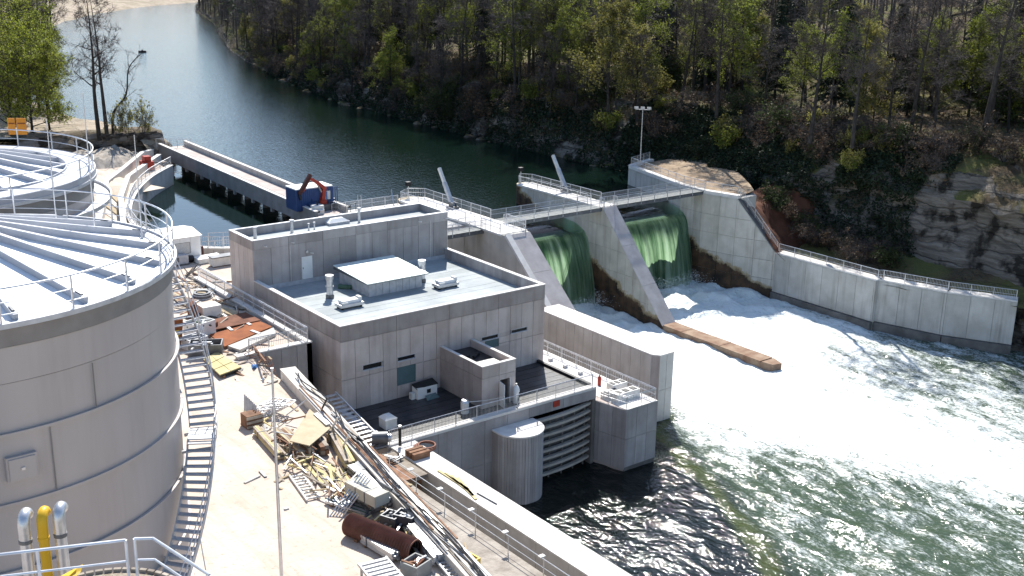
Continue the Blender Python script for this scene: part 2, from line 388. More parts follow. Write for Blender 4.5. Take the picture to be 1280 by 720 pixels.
# --- the yard: pale sandy building ground, raised above the river
mat('yard_sand', (.50, .41, .335), (.61, .525, .45), .22, .95, bump=.35, bscale=1.6, p=(.3, .7))
nt = MATS['yard_sand'].node_tree; b = nt.nodes['Principled BSDF']; base = b.inputs['Base Color'].links[0].from_socket
g = nt.nodes.new('ShaderNodeNewGeometry'); 
tr = ramp(nt, noisen(nt, mapping(nt, g.outputs['Position'], (1.1, .12, 1)), 1.0, 5, .7), (0, 0, 0), (1, 1, 1), .5, .7)
c_ = mixc(nt, math_n(nt, 'MULTIPLY', tr, .6), base, (.38, .30, .235))
c_ = mixc(nt, math_n(nt, 'MULTIPLY', ramp(nt, noisen(nt, g.outputs['Position'], 2.6, 6, .75), (0, 0, 0), (1, 1, 1), .55, .66), .55), c_, (.27, .21, .16))
nt.links.new(c_, b.inputs['Base Color'])
BEAM_A, BEAM_B = Vector((34.9, 71.3, 0)), Vector((27.2, 28.0, 0))
basin = catmull([P(216, 207, DECK), P(190, 222, DECK), P(172, 240, DECK), P(164, 260, DECK), P(167, 275, DECK), P(185, 295, DECK), Vector((41.5, 110.5, DECK)), Vector((45.5, 106.3, DECK)), Vector((50, 105, DECK))], 6)
fill = [(-140, -60), (24, -60), (BEAM_B.x - .45, BEAM_B.y), (BEAM_A.x - .6, BEAM_A.y), (34.6, 77.2), (39.2, 77.2), (39.2, 97.5), (40.4, 97.5), (40.4, 94.6), (62.5, 94.6), (62.5, 104.8)]
fill += [(p.x - .7, p.y + .0) for p in basin[::-1]] + [(60.0, 170), (58, 178), (20, 190), (-140, 190)]
def ear(poly, z0, z1, name, m):
    bm = bmesh.new(); vb = [bm.verts.new((p[0], p[1], z1)) for p in poly]; f = bm.faces.new(vb)
    r = bmesh.ops.extrude_face_region(bm, geom=[f]); 
    for v in r['geom']:
        if isinstance(v, bmesh.types.BMVert): v.co.z = z0
    bmesh.ops.triangulate(bm, faces=bm.faces[:]); bmesh.ops.recalc_face_normals(bm, faces=bm.faces)
    me = bpy.data.meshes.new(name); bm.to_mesh(me); bm.free(); me.materials.append(MATS[m]); return me
o = link('yard_ground', ear(fill, -9, YARD, 'yard_ground', 'yard_sand')); o['kind'] = 'structure'
# lumpy spoil and gravel banked up on the yard near the intake
def mound(name, cx, cy, rx, ry, h, m, rot=0, z=YARD, n=26):
    rows = []
    for i in range(n + 1):
        row = []
        for j in range(n + 1):
            a, b_ = (i / n * 2 - 1), (j / n * 2 - 1); rr = math.hypot(a, b_); x = a * rx; y = b_ * ry
            X = cx + x * math.cos(rot) - y * math.sin(rot); Y = cy + x * math.sin(rot) + y * math.cos(rot)
            hh = h * max(0, 1 - rr ** 2) * (1 + .5 * fbm(X * .4, Y * .4, 1, 4)) + .18 * h * fbm(X * 1.1, Y * 1.1, 4, 3) * (rr < .97)
            row.append((X, Y, z - .05 + max(-.04, hh) - (.1 if rr > .97 else 0)))
        rows.append(row)
    return MB().grid(rows).build(name, m, None, True, kind='structure')
mat('spoil', (.50, .42, .34), (.62, .54, .45), .9, .95, bump=.6, bscale=4)
mat('spoil_dark', (.26, .225, .19), (.40, .36, .31), 1.0, .95, bump=.7, bscale=4)
mound('spoil_heap', 44, 150, 6, 11, 1.6, 'spoil', .3); mound('spoil_heap', 52, 163, 7, 6, 1.6, 'spoil_dark', .2); mound('spoil_heap', 34, 158, 9, 14, 1.2, 'spoil')
mound('spoil_heap', 37.5, 134, 3, 9, .9, 'spoil', -.25)
# cut earth bank carrying the bare trees
rows = []
for i in range(28):
    x = 43 + 20.3 * i / 27; row = []
    for dz, dy in ((-3, 0), (0, 0), (.5, .15), (1.1, .25), (1.7, .3), (2.3, .45), (2.8, .6), (3.1, 1.1), (3.2, 2.2), (3.0, 4), (2.6, 7), (1.7, 11), (.4, 16), (-.5, 20)):
        y0 = 170 + (x - 45) * -.14; w = fbm(x * .35, dz * .7, 4, 4)
        row.append((x + .3 * w, y0 + dy + (1.3 * w if dz > -1 else 0), YARD + dz * (1 - .25 * sstep(62, 64, x)) + .25 * fbm(x * .8, dy, 2, 3)))
    rows.append(row)
bank_mat('cut_rock', (.17, .145, .125), (.29, .255, .225), (.16, .125, .095), (.25, .205, .16), (.09, .09, .04), .3)
MB().grid(rows).build('cut_bank', 'cut_rock', None, True, kind='structure')

# --- river above the weir
def water_mat(name, base, rough, waves, foam=False):
    m, nt, b = new_mat(name); g = nt.nodes.new('ShaderNodeNewGeometry'); pos = g.outputs['Position']
    b.inputs['Base Color'].default_value = (*base, 1); b.inputs['Roughness'].default_value = rough; b.inputs['IOR'].default_value = 1.33; b.inputs['Specular IOR Level'].default_value = .5
    h = None
    for sc_, st, amp in waves:
        x = math_n(nt, 'MULTIPLY', noisen(nt, mapping(nt, pos, st), sc_, 3, .55), amp); h = x if h is None else math_n(nt, 'ADD', h, x)
    bn = nt.nodes.new('ShaderNodeBump'); bn.inputs['Strength'].default_value = 1; bn.inputs['Distance'].default_value = 1
    nt.links.new(h, bn.inputs['Height']); nt.links.new(bn.outputs[0], b.inputs['Normal'])
    return m, nt, b, pos, bn
water_mat('river_water', (.004, .011, .008), .04, [(.35, (1, .6, 1), .03), (2.0, (1, .75, 1), .075), (.05, (1, 1, 1), .05)])
w = MB(); w.grid([[(x, y, ZU) for x in (-60, 10, 40, 60, 90, 120, 200, 400, 1500)] for y in (105.9, 115, 130, 170, 230, 320, 480, 700, 1600)])
w.build('river', 'river_water', None, kind='structure', fix=False)

water_mat('basin_water', (.004, .011, .008), .03, [(.3, (1, 1, 1), .012), (1.8, (1, 1, 1), .006)])
MB().add([(p[0], p[1], ZU + .012) for p in [(40, 104), (59.4, 104), (59.6, 113), (61.7, 166), (52, 160), (40, 140)]], [(0, 1, 2, 3, 4, 5)]).build('intake_basin', 'basin_water', None, kind='structure', fix=False)
# --- foaming tailwater below the weir
nx, ny = 250, 262; x0, x1, y0_, y1_ = 40.5, 123.5, 20.0, 100.5
LEFT = [(20, 46), (40, 56), (47.3, 60.5), (57.5, 65.6), (67.4, 69.6), (69, 72.5), (110, 72.5)]
FA, FB = Vector((70.6, 67.6)), P(1110, 588, ZD).xy; FD = (FB - FA).normalized(); FN = Vector((-FD.y, FD.x)); FN = FN if FN.y > 0 else -FN
rows = []; foam = []
for j in range(ny + 1):
    y = y0_ + (y1_ - y0_) * j / ny; lx = lerp_tab(LEFT, y); row = []
    for i in range(nx + 1):
        x = x0 + (x1 - x0) * i / nx
        side = sstep(-1.5, 3.5, x - lx - 1.6 * fbm(x * .12, y * .12, 8, 3))
        sd_ = (Vector((x, y)) - FA).dot(FN) + 2.6 * fbm(x * .1, y * .1, 2, 4)
        along = .39 + .05 * sstep(72, 86, x) + (.56 - .42 * sstep(84, 101, x) * (1 - sstep(62, 84, y))) * sstep(-6.5, 9, sd_)
        along *= 1 - .22 * sstep(103, 114, x) * (1 - sstep(82, 94, y))
        f = side * along
        near = sstep(76, 97, y) * (1 if x > lx else 0)
        h = .14 * fbm(x * .28, y * .2, 0, 3) + .07 * fbm(x * 1.0, y * .8, 3, 3)
        h += side * (.22 * fbm(x * .22, y * .13, 11, 4) + .14 * fbm(x * .7, y * .5, 12, 3)) + near * (.75 * fbm(x * .35, y * .35, 21, 5) + .35)
        row.append((x, y, ZD + h)); foam.append((f, sstep(-1.4, -.5, x - lx + .8 * fbm(x * .2, y * .2, 4, 3)) * (1 - sstep(.0, 1.3, x - lx + .8 * fbm(x * .2, y * .2, 4, 3))), side))
    rows.append(row)
tw = MB().grid(rows)
m, nt, b, pos, bn = water_mat('tail_water', (.01, .02, .016), .06, [(.8, (1, .6, 1), .22), (2.6, (1, .75, 1), .075), (8, (1, .8, 1), .014)])
at_ = nt.nodes.new('ShaderNodeAttribute'); at_.attribute_name = 'foam'
sx = nt.nodes.new('ShaderNodeSeparateColor'); nt.links.new(at_.outputs['Color'], sx.inputs[0])
fl = noisen(nt, mapping(nt, pos, (.8, .3, 1)), 1.0, 9, .72); fl2 = noisen(nt, mapping(nt, pos, (5.0, 2.6, 1)), 1.0, 7, .8)
nz = math_n(nt, 'ADD', math_n(nt, 'MULTIPLY', fl, .5), math_n(nt, 'MULTIPLY', fl2, .5))
fm = math_n(nt, 'ADD', sx.outputs[0], math_n(nt, 'MULTIPLY', math_n(nt, 'SUBTRACT', nz, .5), 3.4))
mr = nt.nodes.new('ShaderNodeMapRange'); mr.interpolation_type = 'SMOOTHSTEP'; mr.inputs[1].default_value = .30; mr.inputs[2].default_value = .95
nt.links.new(fm, mr.inputs[0])
wc = mixc(nt, sx.outputs[2], (.006, .010, .009), (.048, .074, .042))
wc = mixc(nt, math_n(nt, 'MULTIPLY', sx.outputs[1], .6), wc, (.075, .09, .02))
nt.links.new(mixc(nt, mr.outputs[0], wc, (.72, .77, .765)), b.inputs['Base Color'])
r2 = math_n(nt, 'MULTIPLY_ADD', mr.outputs[0], .6); r2.node.inputs[2].default_value = .06; nt.links.new(r2, b.inputs['Roughness'])
me = tw.mesh('tailwater', 'tail_water', True, fix=False)
ca = me.color_attributes.new('foam', 'FLOAT_COLOR', 'POINT')
ca.data.foreach_set('color', [c for t in foam for c in (*t, 1)])
link('tailwater', me)['kind'] = 'structure'
# river bed / horizon ground sheet
MB().grid([[(x, y, -9.2) for x in (-2500, 0, 3500)] for y in (-2500, 0, 4500)]).build('ground', 'bank_left', None, kind='structure', fix=False)

# ================================================================== WEIR
def nappe(name, X0, X1, label):
    prof = catmull([(0, 106.0, 3.0), (0, 104.2, 2.88), (0, 102.6, 2.45), (0, 101.5, 1.75), (0, 100.7, .6), (0, 100.0, -1.3), (0, 99.4, -3.8), (0, 98.9, -7.1)], 8)
    rows = []; n = 60
    for p in prof:
        row = []
        for i in range(n + 1):
            x = X0 + (X1 - X0) * i / n; k = sstep(2.9, -1, p.z)
            d = k * (.30 * fbm(x * .7, p.z * .05, X0, 3) + .12 * fbm(x * 2.4, p.z * .1, X0, 2)) + .25 * k * (sstep(X0 + 1.5, X0, x) + sstep(X1 - 1.5, X1, x))
            row.append((x, p.y + d - .9 * k * abs(2 * i / n - 1) ** 6 * -.4, p.z))
        rows.append(row)
    return tag(MB().grid(rows[::-1]).build(name, 'falls', None, True, fix=False), label, 'waterfall', 'sheets of water over the weir')
m, nt, b = new_mat('falls'); g = nt.nodes.new('ShaderNodeNewGeometry'); pos = g.outputs['Position']
st = noisen(nt, mapping(nt, pos, (.85, .10, .06)), 1.0, 7, .72); st2 = noisen(nt, mapping(nt, pos, (5, .3, .35)), 1.0, 5, .7)
sp = nt.nodes.new('ShaderNodeSeparateXYZ'); nt.links.new(pos, sp.inputs[0])
low = nt.nodes.new('ShaderNodeMapRange'); low.inputs[1].default_value = -2.5; low.inputs[2].default_value = -7.0; nt.links.new(sp.outputs[2], low.inputs[0])
top = nt.nodes.new('ShaderNodeMapRange'); top.inputs[1].default_value = 2.9; top.inputs[2].default_value = 1.6; nt.links.new(sp.outputs[2], top.inputs[0])
white = math_n(nt, 'ADD', math_n(nt, 'MULTIPLY', ramp(nt, st, (0, 0, 0), (1, 1, 1), .54, .72), .75), math_n(nt, 'MULTIPLY', ramp(nt, st2, (0, 0, 0), (1, 1, 1), .5, .8), math_n(nt, 'MULTIPLY_ADD', low.outputs[0], 1.1)))
white.node.inputs[1].links[0].from_node.inputs[1].links[0].from_node.inputs[2].default_value = .12
white = math_n(nt, 'MULTIPLY', white, top.outputs[0], True)
thin = nt.nodes.new('ShaderNodeMapRange'); thin.inputs[1].default_value = 2.35; thin.inputs[2].default_value = 1.7; nt.links.new(sp.outputs[2], thin.inputs[0])
cb = mixc(nt, thin.outputs[0], (.004, .012, .009), ramp(nt, st, (.03, .07, .045), (.20, .34, .20), .40, .62))
cc = mixc(nt, white, cb, (.62, .74, .68))
nt.links.new(cc, b.inputs['Base Color']); b.inputs['Roughness'].default_value = .3; b.inputs['IOR'].default_value = 1.33
tl = nt.nodes.new('ShaderNodeBsdfTranslucent'); nt.links.new(mixc(nt, white, ramp(nt, st, (.16, .32, .17), (.88, 1.0, .76), .40, .60), (.95, .98, .92)), tl.inputs[0])
mx = nt.nodes.new('ShaderNodeMixShader'); mx.inputs[0].default_value = .7
sm_t = nt.nodes.new('ShaderNodeBsdfTransparent'); sm_t.inputs[0].default_value = (.66, .88, .72, 1); sm_g = nt.nodes.new('ShaderNodeBsdfGlossy'); sm_g.inputs['Roughness'].default_value = .05; lw = nt.nodes.new('ShaderNodeLayerWeight'); lw.inputs[0].default_value = .5; fr_ = math_n(nt, 'MULTIPLY_ADD', math_n(nt, 'POWER', lw.outputs['Facing'], 5.0), .9); fr_.node.inputs[2].default_value = .02
sm = nt.nodes.new('ShaderNodeMixShader'); nt.links.new(fr_, sm.inputs[0]); nt.links.new(sm_t.outputs[0], sm.inputs[1]); nt.links.new(sm_g.outputs[0], sm.inputs[2])
mx2 = nt.nodes.new('ShaderNodeMixShader'); nt.links.new(thin.outputs[0], mx2.inputs[0]); nt.links.new(sm.outputs[0], mx2.inputs[1]); nt.links.new(mx.outputs[0], mx2.inputs[2])
nt.links.new(b.outputs[0], mx.inputs[1]); nt.links.new(tl.outputs[0], mx.inputs[2]); nt.links.new(mx2.outputs[0], nt.nodes['Material Output'].inputs[0])
bn = nt.nodes.new('ShaderNodeBump'); bn.inputs['Strength'].default_value = .6; bn.inputs['Distance'].default_value = .25; nt.links.new(st2, bn.inputs['Height']); nt.links.new(bn.outputs[0], b.inputs['Normal'])
P1X0, P1X1, P2X0, P2X1 = 72.2, 75.7, 90.3, 92.5
nappe('falling_water', P1X1, P2X0, 'green sheet of falling water in the bay beside the powerhouse wall')
nappe('falling_water', P2X1, 107.6, 'green sheet of falling water in the bay beside the rocky bank')
for a, c, lb in ((P1X1, P2X0, 'concrete weir sill under the water sheet beside the powerhouse'), (P2X1, 107.4, 'concrete weir sill under the water sheet beside the rocky bank')):
    one('weir_sill', MB().extr([(a + .01, 106, -9), (a + .01, 106, 1.5), (a + .01, 103.6, 1.35), (a + .01, 102.6, .8), (a + .01, 101.8, -.1), (a + .01, 101.2, -1.6), (a + .01, 100.9, -9)], (c - a - .02, 0, 0)), 'conc_dark', lb, 'weir')

spr = MB(); random.seed(3)
for k in range(16000):                           # torn white spray where the sheets land
    bay = k % 2; xa, xb = ((P1X1 + .3, P2X0 - .3), (P2X1 + .3, 107.2))[bay]; x = random.uniform(xa, xb); f = random.random() ** 2.2; z = ZD + .2 + 2.6 * f * (.6 + .8 * abs(fbm(x * .5, bay, 3, 3))); y = 98.7 - random.expovariate(1.1) - .15 * f
    q = Vector((x, y, z)); u = Vector((random.gauss(0, 1), random.gauss(0, 1), random.gauss(0, 1))).normalized() * random.uniform(.012, .05); v = u.orthogonal() * random.uniform(.5, 1); spr.add([q - u, q + v, q + u, q - v], [(0, 1, 2, 3)])
mat('spray_white', (.8, .84, .84), (.86, .9, .9), 1, .7)
tag(spr.build('spray', 'spray_white', None, False, False, kind='stuff'), 'white spray thrown up at the foot of the water sheets', 'spray')
# wet, stained weir concrete
m, nt, b = new_mat('conc_pier'); g = nt.nodes.new('ShaderNodeNewGeometry'); pos = g.outputs['Position']
base = ramp(nt, noisen(nt, pos, .5), (.45, .425, .37), (.58, .55, .49))
stf = ramp(nt, noisen(nt, mapping(nt, pos, (1.4, 1.4, .12)), 1.0, 5, .6), (0, 0, 0), (1, 1, 1), .48, .75)
base = mixc(nt, math_n(nt, 'MULTIPLY', stf, .55), base, (.27, .235, .19))
sp = nt.nodes.new('ShaderNodeSeparateXYZ'); nt.links.new(pos, sp.inputs[0])
# damp tide mark: an arch of dark brown algae where the jet wets the wall
yy = math_n(nt, 'SUBTRACT', 97.5, sp.outputs[1]); arch = math_n(nt, 'ADD', sp.outputs[2], math_n(nt, 'MULTIPLY', yy, .42))
lev = math_n(nt, 'ADD', math_n(nt, 'ADD', arch, .9), math_n(nt, 'MULTIPLY', noisen(nt, pos, .5, 6, .7), 3.6))
lev = math_n(nt, 'MINIMUM', lev, math_n(nt, 'ADD', math_n(nt, 'ADD', sp.outputs[2], 5.0), math_n(nt, 'MULTIPLY', noisen(nt, pos, .8, 6, .7), 1.6)))
m1 = nt.nodes.new('ShaderNodeMapRange'); m1.inputs[1].default_value = .75; m1.inputs[2].default_value = .45; nt.links.new(lev, m1.inputs[0])
m2 = nt.nodes.new('ShaderNodeMapRange'); m2.inputs[1].default_value = .35; m2.inputs[2].default_value = .0; nt.links.new(lev, m2.inputs[0])
base = mixc(nt, m1.outputs[0], base, (.34, .27, .16)); wetc = ramp(nt, noisen(nt, pos, .8, 5), (.018, .012, .008), (.11, .06, .03), .35, .7)
base = mixc(nt, m2.outputs[0], base, wetc); nt.links.new(base, b.inputs['Base Color']); b.inputs['Roughness'].default_value = .8
oi = nt.nodes.new('ShaderNodeObjectInfo'); hs = nt.nodes.new('ShaderNodeHueSaturation'); nt.links.new(base, hs.inputs['Color'])
v = math_n(nt, 'MULTIPLY_ADD', oi.outputs['Random'], .14); v.node.inputs[2].default_value = .93; nt.links.new(v, hs.inputs['Value']); nt.links.new(hs.outputs[0], b.inputs['Base Color'])
mat('conc_slope', (.40, .365, .355), (.5, .465, .45), .7, .9, bump=.25, bscale=6, streak=((.33, .29, .27), .4))

def pier(name, label, X0, X1, prof, nose_y, extra=()):
    t = thing(name, label, 'weir pier', ((X0 + X1) / 2, prof[0][0], -9))
    body = MB().extr([(X0 + .06, y, z) for y, z in prof], (X1 - X0 - .12, 0, 0))
    xm, r = (X0 + X1) / 2, (X1 - X0) / 2
    arc = [(xm + r * math.cos(a), nose_y - .3 + r * math.sin(a)) for a in [math.pi * k / 12 for k in range(13)]]
    body.prism(arc, -9, DECK - .02)
    body.build('body', 'conc_pier', t)
    panels(t, (X0, 0, 0), (0, 1, 0), (0, 0, 1), (1, 0, 0), prof, 1.35, 2.6, 'conc_pier', v0=-6.9)
    panels(t, (X1, 0, 0), (0, 1, 0), (0, 0, 1), (-1, 0, 0), prof, 2.7, 2.6, 'conc_pier', v0=-6.9)
    return t
prof2 = [(115.6, -9), (115.6, DECK), (98.9, DECK), (87.9, -6.3), (87.9, -9)]
t2 = pier('weir_pier', 'sloping concrete pier standing between the two water sheets', P2X0, P2X1, prof2, 115.6)
sl = Vector((0, 87.9 - 98.9, -6.3 - DECK)); L = sl.length; sd = sl.normalized(); nn = Vector((0, -sd.z, sd.y)); nn = nn if nn.z > 0 else -nn
panels(t2, Vector((P2X0, 98.9, DECK)) - nn * .02, (1, 0, 0), sd, nn, [(0, 0), (P2X1 - P2X0, 0), (P2X1 - P2X0, L), (0, L)], 2.3, L / 3 + .01, 'conc_slope', name='slab')
prof1 = [(115.6, -9), (115.6, DECK), (94.5, DECK), (86.6, -1.2), (85, -1.6), (85, -9)]
t1 = pier('weir_pier', 'sloping concrete pier between the powerhouse and the water sheets', P1X0, P1X1, prof1, 115.6)
sl = Vector((0, 86.6 - 94.5, -1.2 - DECK)); L = sl.length; sd = sl.normalized(); nn = Vector((0, -sd.z, sd.y)); nn = nn if nn.z > 0 else -nn
panels(t1, Vector((P1X0, 94.5, DECK)) - nn * .02, (1, 0, 0), sd, nn, [(0, 0), (.75, 0), (.75, L), (0, L)], .75, L + .1, 'conc_cap', name='kerb', thick=.28)
panels(t1, Vector((P1X0 + .75, 94.5, DECK)) - nn * .02, (1, 0, 0), sd, nn, [(0, 0), (P1X1 - P1X0 - .75, 0), (P1X1 - P1X0 - .75, L), (0, L)], 3.3, L / 2, 'conc_slope', name='slab')
for t, X0, X1 in ((t1, P1X0, P1X1), (t2, P2X0, P2X1)):
    MB().box(X0 - .12, X1 + .12, 95.0 if t is t1 else 99.1, 115.4, DECK - .15, DECK + .06).build('deck_slab', 'conc_cap', t)
# downstream guide wall with pale flat top
GX0, GX1, GZ = 70.6, 73.4, -.2
t = thing('guide_wall', 'long thick concrete guide wall with flat pale top beside the foam', 'wall', (72, 78, -9))
MB().prism([(GX0 + .06, 86.5), (GX1 - .06, 86.5), (GX1 - .06, 69.9), (GX1 - .5, 69.3), (GX0 + .5, 69.3), (GX0 + .06, 69.9)], -9, GZ - .12).build('body', 'conc_bld', t)
panels(t, (GX0, 0, 0), (0, 1, 0), (0, 0, 1), (1, 0, 0), [(69.9, -7.2), (86.4, -7.2), (86.4, GZ - .12), (69.9, GZ - .12)], 1.35, 3.4, 'conc_light', v0=GZ - .12 - 3.4, u0=69.9)
panels(t, (0, 69.24, 0), (1, 0, 0), (0, 0, 1), (0, 1, 0), [(GX0 + .5, -7.2), (GX1 - .5, -7.2), (GX1 - .5, GZ - .12), (GX0 + .5, GZ - .12)], .9, 3.4, 'conc_light', u0=GX0 + .5, v0=GZ - 3.52)
MB().prism([(GX0, 86.5), (GX1, 86.5), (GX1, 69.9), (GX1 - .5, 69.2), (GX0 + .5, 69.2), (GX0, 69.9)], GZ - .12, GZ).build('capping', 'conc_cap', t)
# brown sill slab running downstream from the middle pier
t = thing('divider_sill', 'low rusty brown concrete sill running downstream from the middle pier', 'sill', (91.4, 79, -9))
sil = [(P2X0 + .1, 87.9), (P2X1 - .1, 87.9), (P2X1 - .2, 73.2), (91.7, 71.6), (90.6, 71.9), (P2X0 + .1, 73.5)]
MB().prism(sil, -9, -6.25).build('body', 'conc_old', t)
for k in range(5):
    ya, yb = 87.85 - k * 2.9, 87.85 - (k + 1) * 2.9 + .05; MB().box(P2X0 + .05, P2X1 - .15, yb, ya, -6.24, -6.12 - .02 * (k % 2)).build('slab', 'conc_old', t)
MB().prism([(P2X0 + .05, 73.2), (P2X1 - .15, 73.2), (91.7, 71.6), (90.6, 71.9)], -6.24, -6.13).build('slab', 'conc_old', t)

# right bank abutment: earth-filled deck, tall wall, slope, low training wall
AB = [(107.6, 103.2), (107.4, 99), (108.5, 94.2)]
t = thing('abutment_wall', 'tall pale concrete abutment wall on the rocky bank with sloping end', 'wall', (108, 98, -9))
dk = [(108.9, 94.2), (107.7, 99), (107.9, 103), (111.6, 117), (118, 119), (122.5, 116), (121.5, 106), (115, 98), (112.5, 94.2)]
MB().prism(dk, -9, DECK - .25).build('core', 'conc_dam', t)
def wall_face(t, A, B, z0, zA, zB, wu, wv, m, thick=.07, v0=-6.8):
    A, B = Vector((*A, 0)), Vector((*B, 0)); u = (B - A).normalized(); n = Vector((u.y, -u.x, 0)); n = n if n.dot(Vector((0, 0, 0)) - A) > 0 else -n
    L = (B - A).length; panels(t, A, u, (0, 0, 1), n, [(0, z0), (L, z0), (L, zB), (0, zA)], wu, wv, m, thick=thick, v0=v0)
wall_face(t, (111.6, 117), (107.9, 103), -1, DECK - .25, DECK - .25, 2.6, 2.4, 'conc_dam')
wall_face(t, (107.9, 103), (107.7, 99), -9, DECK - .25, DECK - .25, 2.6, 2.4, 'conc_pier')
wall_face(t, (107.7, 99), (108.9, 94.2), -9, DECK - .25, DECK - .25, 2.6, 2.4, 'conc_pier')
wall_face(t, (108.9, 94.2), (111, 89.2), -9, DECK - .25, -.9, 2.6, 2.4, 'conc_pier')
MB().extr([(109, 94.2, -9), (109, 94.2, DECK - .25), (111.1, 89.2, -.9), (111.1, 89.2, -9)], (1.3, .5, 0)).build('sloping_end', 'conc_dam', t)
MB().extr([(108.95, 94.25, DECK - .2), (111.05, 89.2, -.85), (111.05, 89.2, -.72), (108.95, 94.25, DECK - .05)], (1.35, .5, 0)).build('stair_flight', 'steel_dark', t)
kb = [(108.9, 94.2), (107.7, 99), (107.9, 103), (111.6, 117), (117.5, 119)]
for a, c in zip(kb, kb[1:]):
    a, c = Vector((*a, DECK - .05)), Vector((*c, DECK - .05)); MB().beam(a + Vector((.45, 0, 0)), c + Vector((.45, 0, 0)), .9, .4).build('kerb', 'conc_cap', t)
mat('earth_brown', (.22, .155, .10), (.36, .275, .19), .8, .95, bump=.7, bscale=3)
rows = [[(108.6 + (lerp_tab([(95, 112.9), (98, 115.6), (106, 121.8), (118, 123)], 95 + 23 * j / 24) - 108.6) * i / 20 + (3.3 * max(0, (95 + 23 * j / 24 - 103) / 14) * (1 - i / 20)), 95 + 23 * j / 24, DECK - .1 + .3 * (i / 20) ** 3 + .05 * fbm(i * .5, j * .5, 5, 3)) for i in range(21)] for j in range(25)]
MB().grid(rows).build('earth_fill', 'earth_brown', None, True, kind='structure')
mat('earth_red', (.075, .028, .016), (.14, .058, .033), .5, .95, bump=.6, bscale=3)
rows = [[(109.9 + 12 * i / 24 + 1.0 * (j / 24) * (1 - i / 24), 98.5 - 11 * j / 24, lerp_tab([(0, DECK - .35), (8, DECK - .5), (22, -1.2), (24, -1.4)], j) - lerp_tab([(0, 0), (3, .3), (8, 1.6), (14, 1.4), (20, .2), (24, -1.2)], i) * (.4 + .6 * min(1, j / 8)) + .35 * fbm(i * .35, j * .35, 2, 4)) for i in range(25)] for j in range(25)]
MB().grid(rows).build('earth_slope', 'earth_red', None, True, kind='structure')
rows = [[(111.5 + 10 * i / 16, 89.5 - 32 * j / 40 + .0, -1.35 + (i / 16) ** 2 * 2.0 + .3 * fbm(i * .4, j * .6, 3, 3)) for i in range(17)] for j in range(41)]
for j, r_ in enumerate(rows):
    for i, p in enumerate(r_):
        sh = 5.2 * sstep(74.5, 60, p[1]); r_[i] = (p[0] + sh * (1 - i / 16), p[1], p[2])
MB().grid(rows).build('bank_foot', 'bank_rock', None, True, kind='structure')
TW = [((111, 89.2), (111.0, 74.3)), ((111.5, 74.3), (113.6, 66.8)), ((113.6, 66.8), (117.0, 60.4))]
t = thing('training_wall', 'low pale concrete training wall curving downstream along the rocky bank', 'wall', (111.5, 74, -9))
for k, (a, c) in enumerate(TW):
    A, B = Vector((*a, 0)), Vector((*c, 0)); u = (B - A).normalized(); n = Vector((-u.y, u.x, 0)); n = n if n.x > 0 else -n
    mb = MB().extr([A + n * .07, B + n * .07, B + n * 1.5, A + n * 1.5], (0, 0, 0)); mb = MB(); mb.prism([A + n * .07, B + n * .07, B + n * 1.5, A + n * 1.5], -9, -1.0); mb.build('body', 'conc_dam', t)
    wall_face(t, a, c, -5.9, -1.0, -1.0, 2.5 if k else 2.45, 4.9, 'conc_dam', v0=-5.9)
    MB().prism([A - n * .03, B - n * .03, B + n * 1.6, A + n * 1.6], -1.0, -.82).build('capping', 'conc_cap', t)
    MB().prism([A - n * (.35 + .1 * k), B - n * (.5), B + n * .05, A + n * .05], -9, -5.95).build('footing', 'conc_dark', t)
wall_face(t, (111.02, 74.28), (111.5, 74.3), -5.9, -1, -1, 2, 5, 'conc_dam')
def prof_rail(pts): return [Vector(p) for p in pts]
railing('railing', 'galvanised mesh railing along the top of the low training wall', [(111.4, 89, -.82), (111.4, 74.4, -.82), (111.9, 74, -.82), (114, 67, -.82), (117.2, 60.7, -.82)], 1.1, 2.4, (1, .5, .1), bal=.16)
railing('railing', 'railing along the deck edge of the tall abutment wall', [(109.2, 94.4, DECK + .15), (108.1, 99, DECK + .15), (108.3, 103, DECK + .15), (111.9, 116.9, DECK + .15), (117.4, 118.8, DECK + .15)], 1.1, 2.0, (1, .55), bal=.25)
railing('railing', 'railing down the sloping stair of the abutment wall', [(109.5, 94.3, DECK), (111.6, 89.4, -.75)], 1.1, 1.6, (1, .5), bal=.18)

mat('grating', (.07, .08, .083), (.12, .13, .133), 3, .6, .3)
# footbridges over the bays
def footbridge(label, X0, X1, Y0=98.9, Y1=101.3, z=DECK, rl='mesh railings'):
    t = thing('footbridge', label, 'footbridge', ((X0 + X1) / 2, (Y0 + Y1) / 2, z), 'steel footbridges along the weir')
    for y in (Y0 + .1, Y1 - .1): MB().box(X0, X1, y - .09, y + .09, z - .42, z - .04).build('girder', 'steel_dark', t)
    n = max(2, round((X1 - X0) / 1.2)); w_ = (X1 - X0) / n
    pl = MB().box(0, w_ - .03, Y0 + .02, Y1 - .02, z - .03, z + .03).mesh('deck_plate', 'grating')
    for k in range(n): o = link('deck_plate', pl, t); o.location = (X0 + k * w_, 0, 0)
    post = MB().beam((0, 0, z - .3), (0, 0, z + 1.12), .06, .06).mesh('post', 'galv'); m_ = max(2, round((X1 - X0) / 2.1))
    for y in (Y0 - .02, Y1 + .02):
        for k in range(m_ + 1): o = link('post', post, t); o.location = (X0 + (X1 - X0) * k / m_, y, 0)
        for h in (1.1, .6): MB().tube([(X0, y, z + h), (X1, y, z + h)], .03, 6).build('rail', 'galv', t)
        mb = MB(); nb = int((X1 - X0) / .09)
        for k in range(nb): x = X0 + (X1 - X0) * (k + .5) / nb; mb.box(x - .007, x + .007, y - .007, y + .007, z + .08, z + 1.08)
        mb.build('balusters', 'galv_matt', t, fix=False, kind='stuff')
    return t
footbridge('steel footbridge spanning the bay beside the powerhouse', P1X1 - .2, P2X0 + .3)
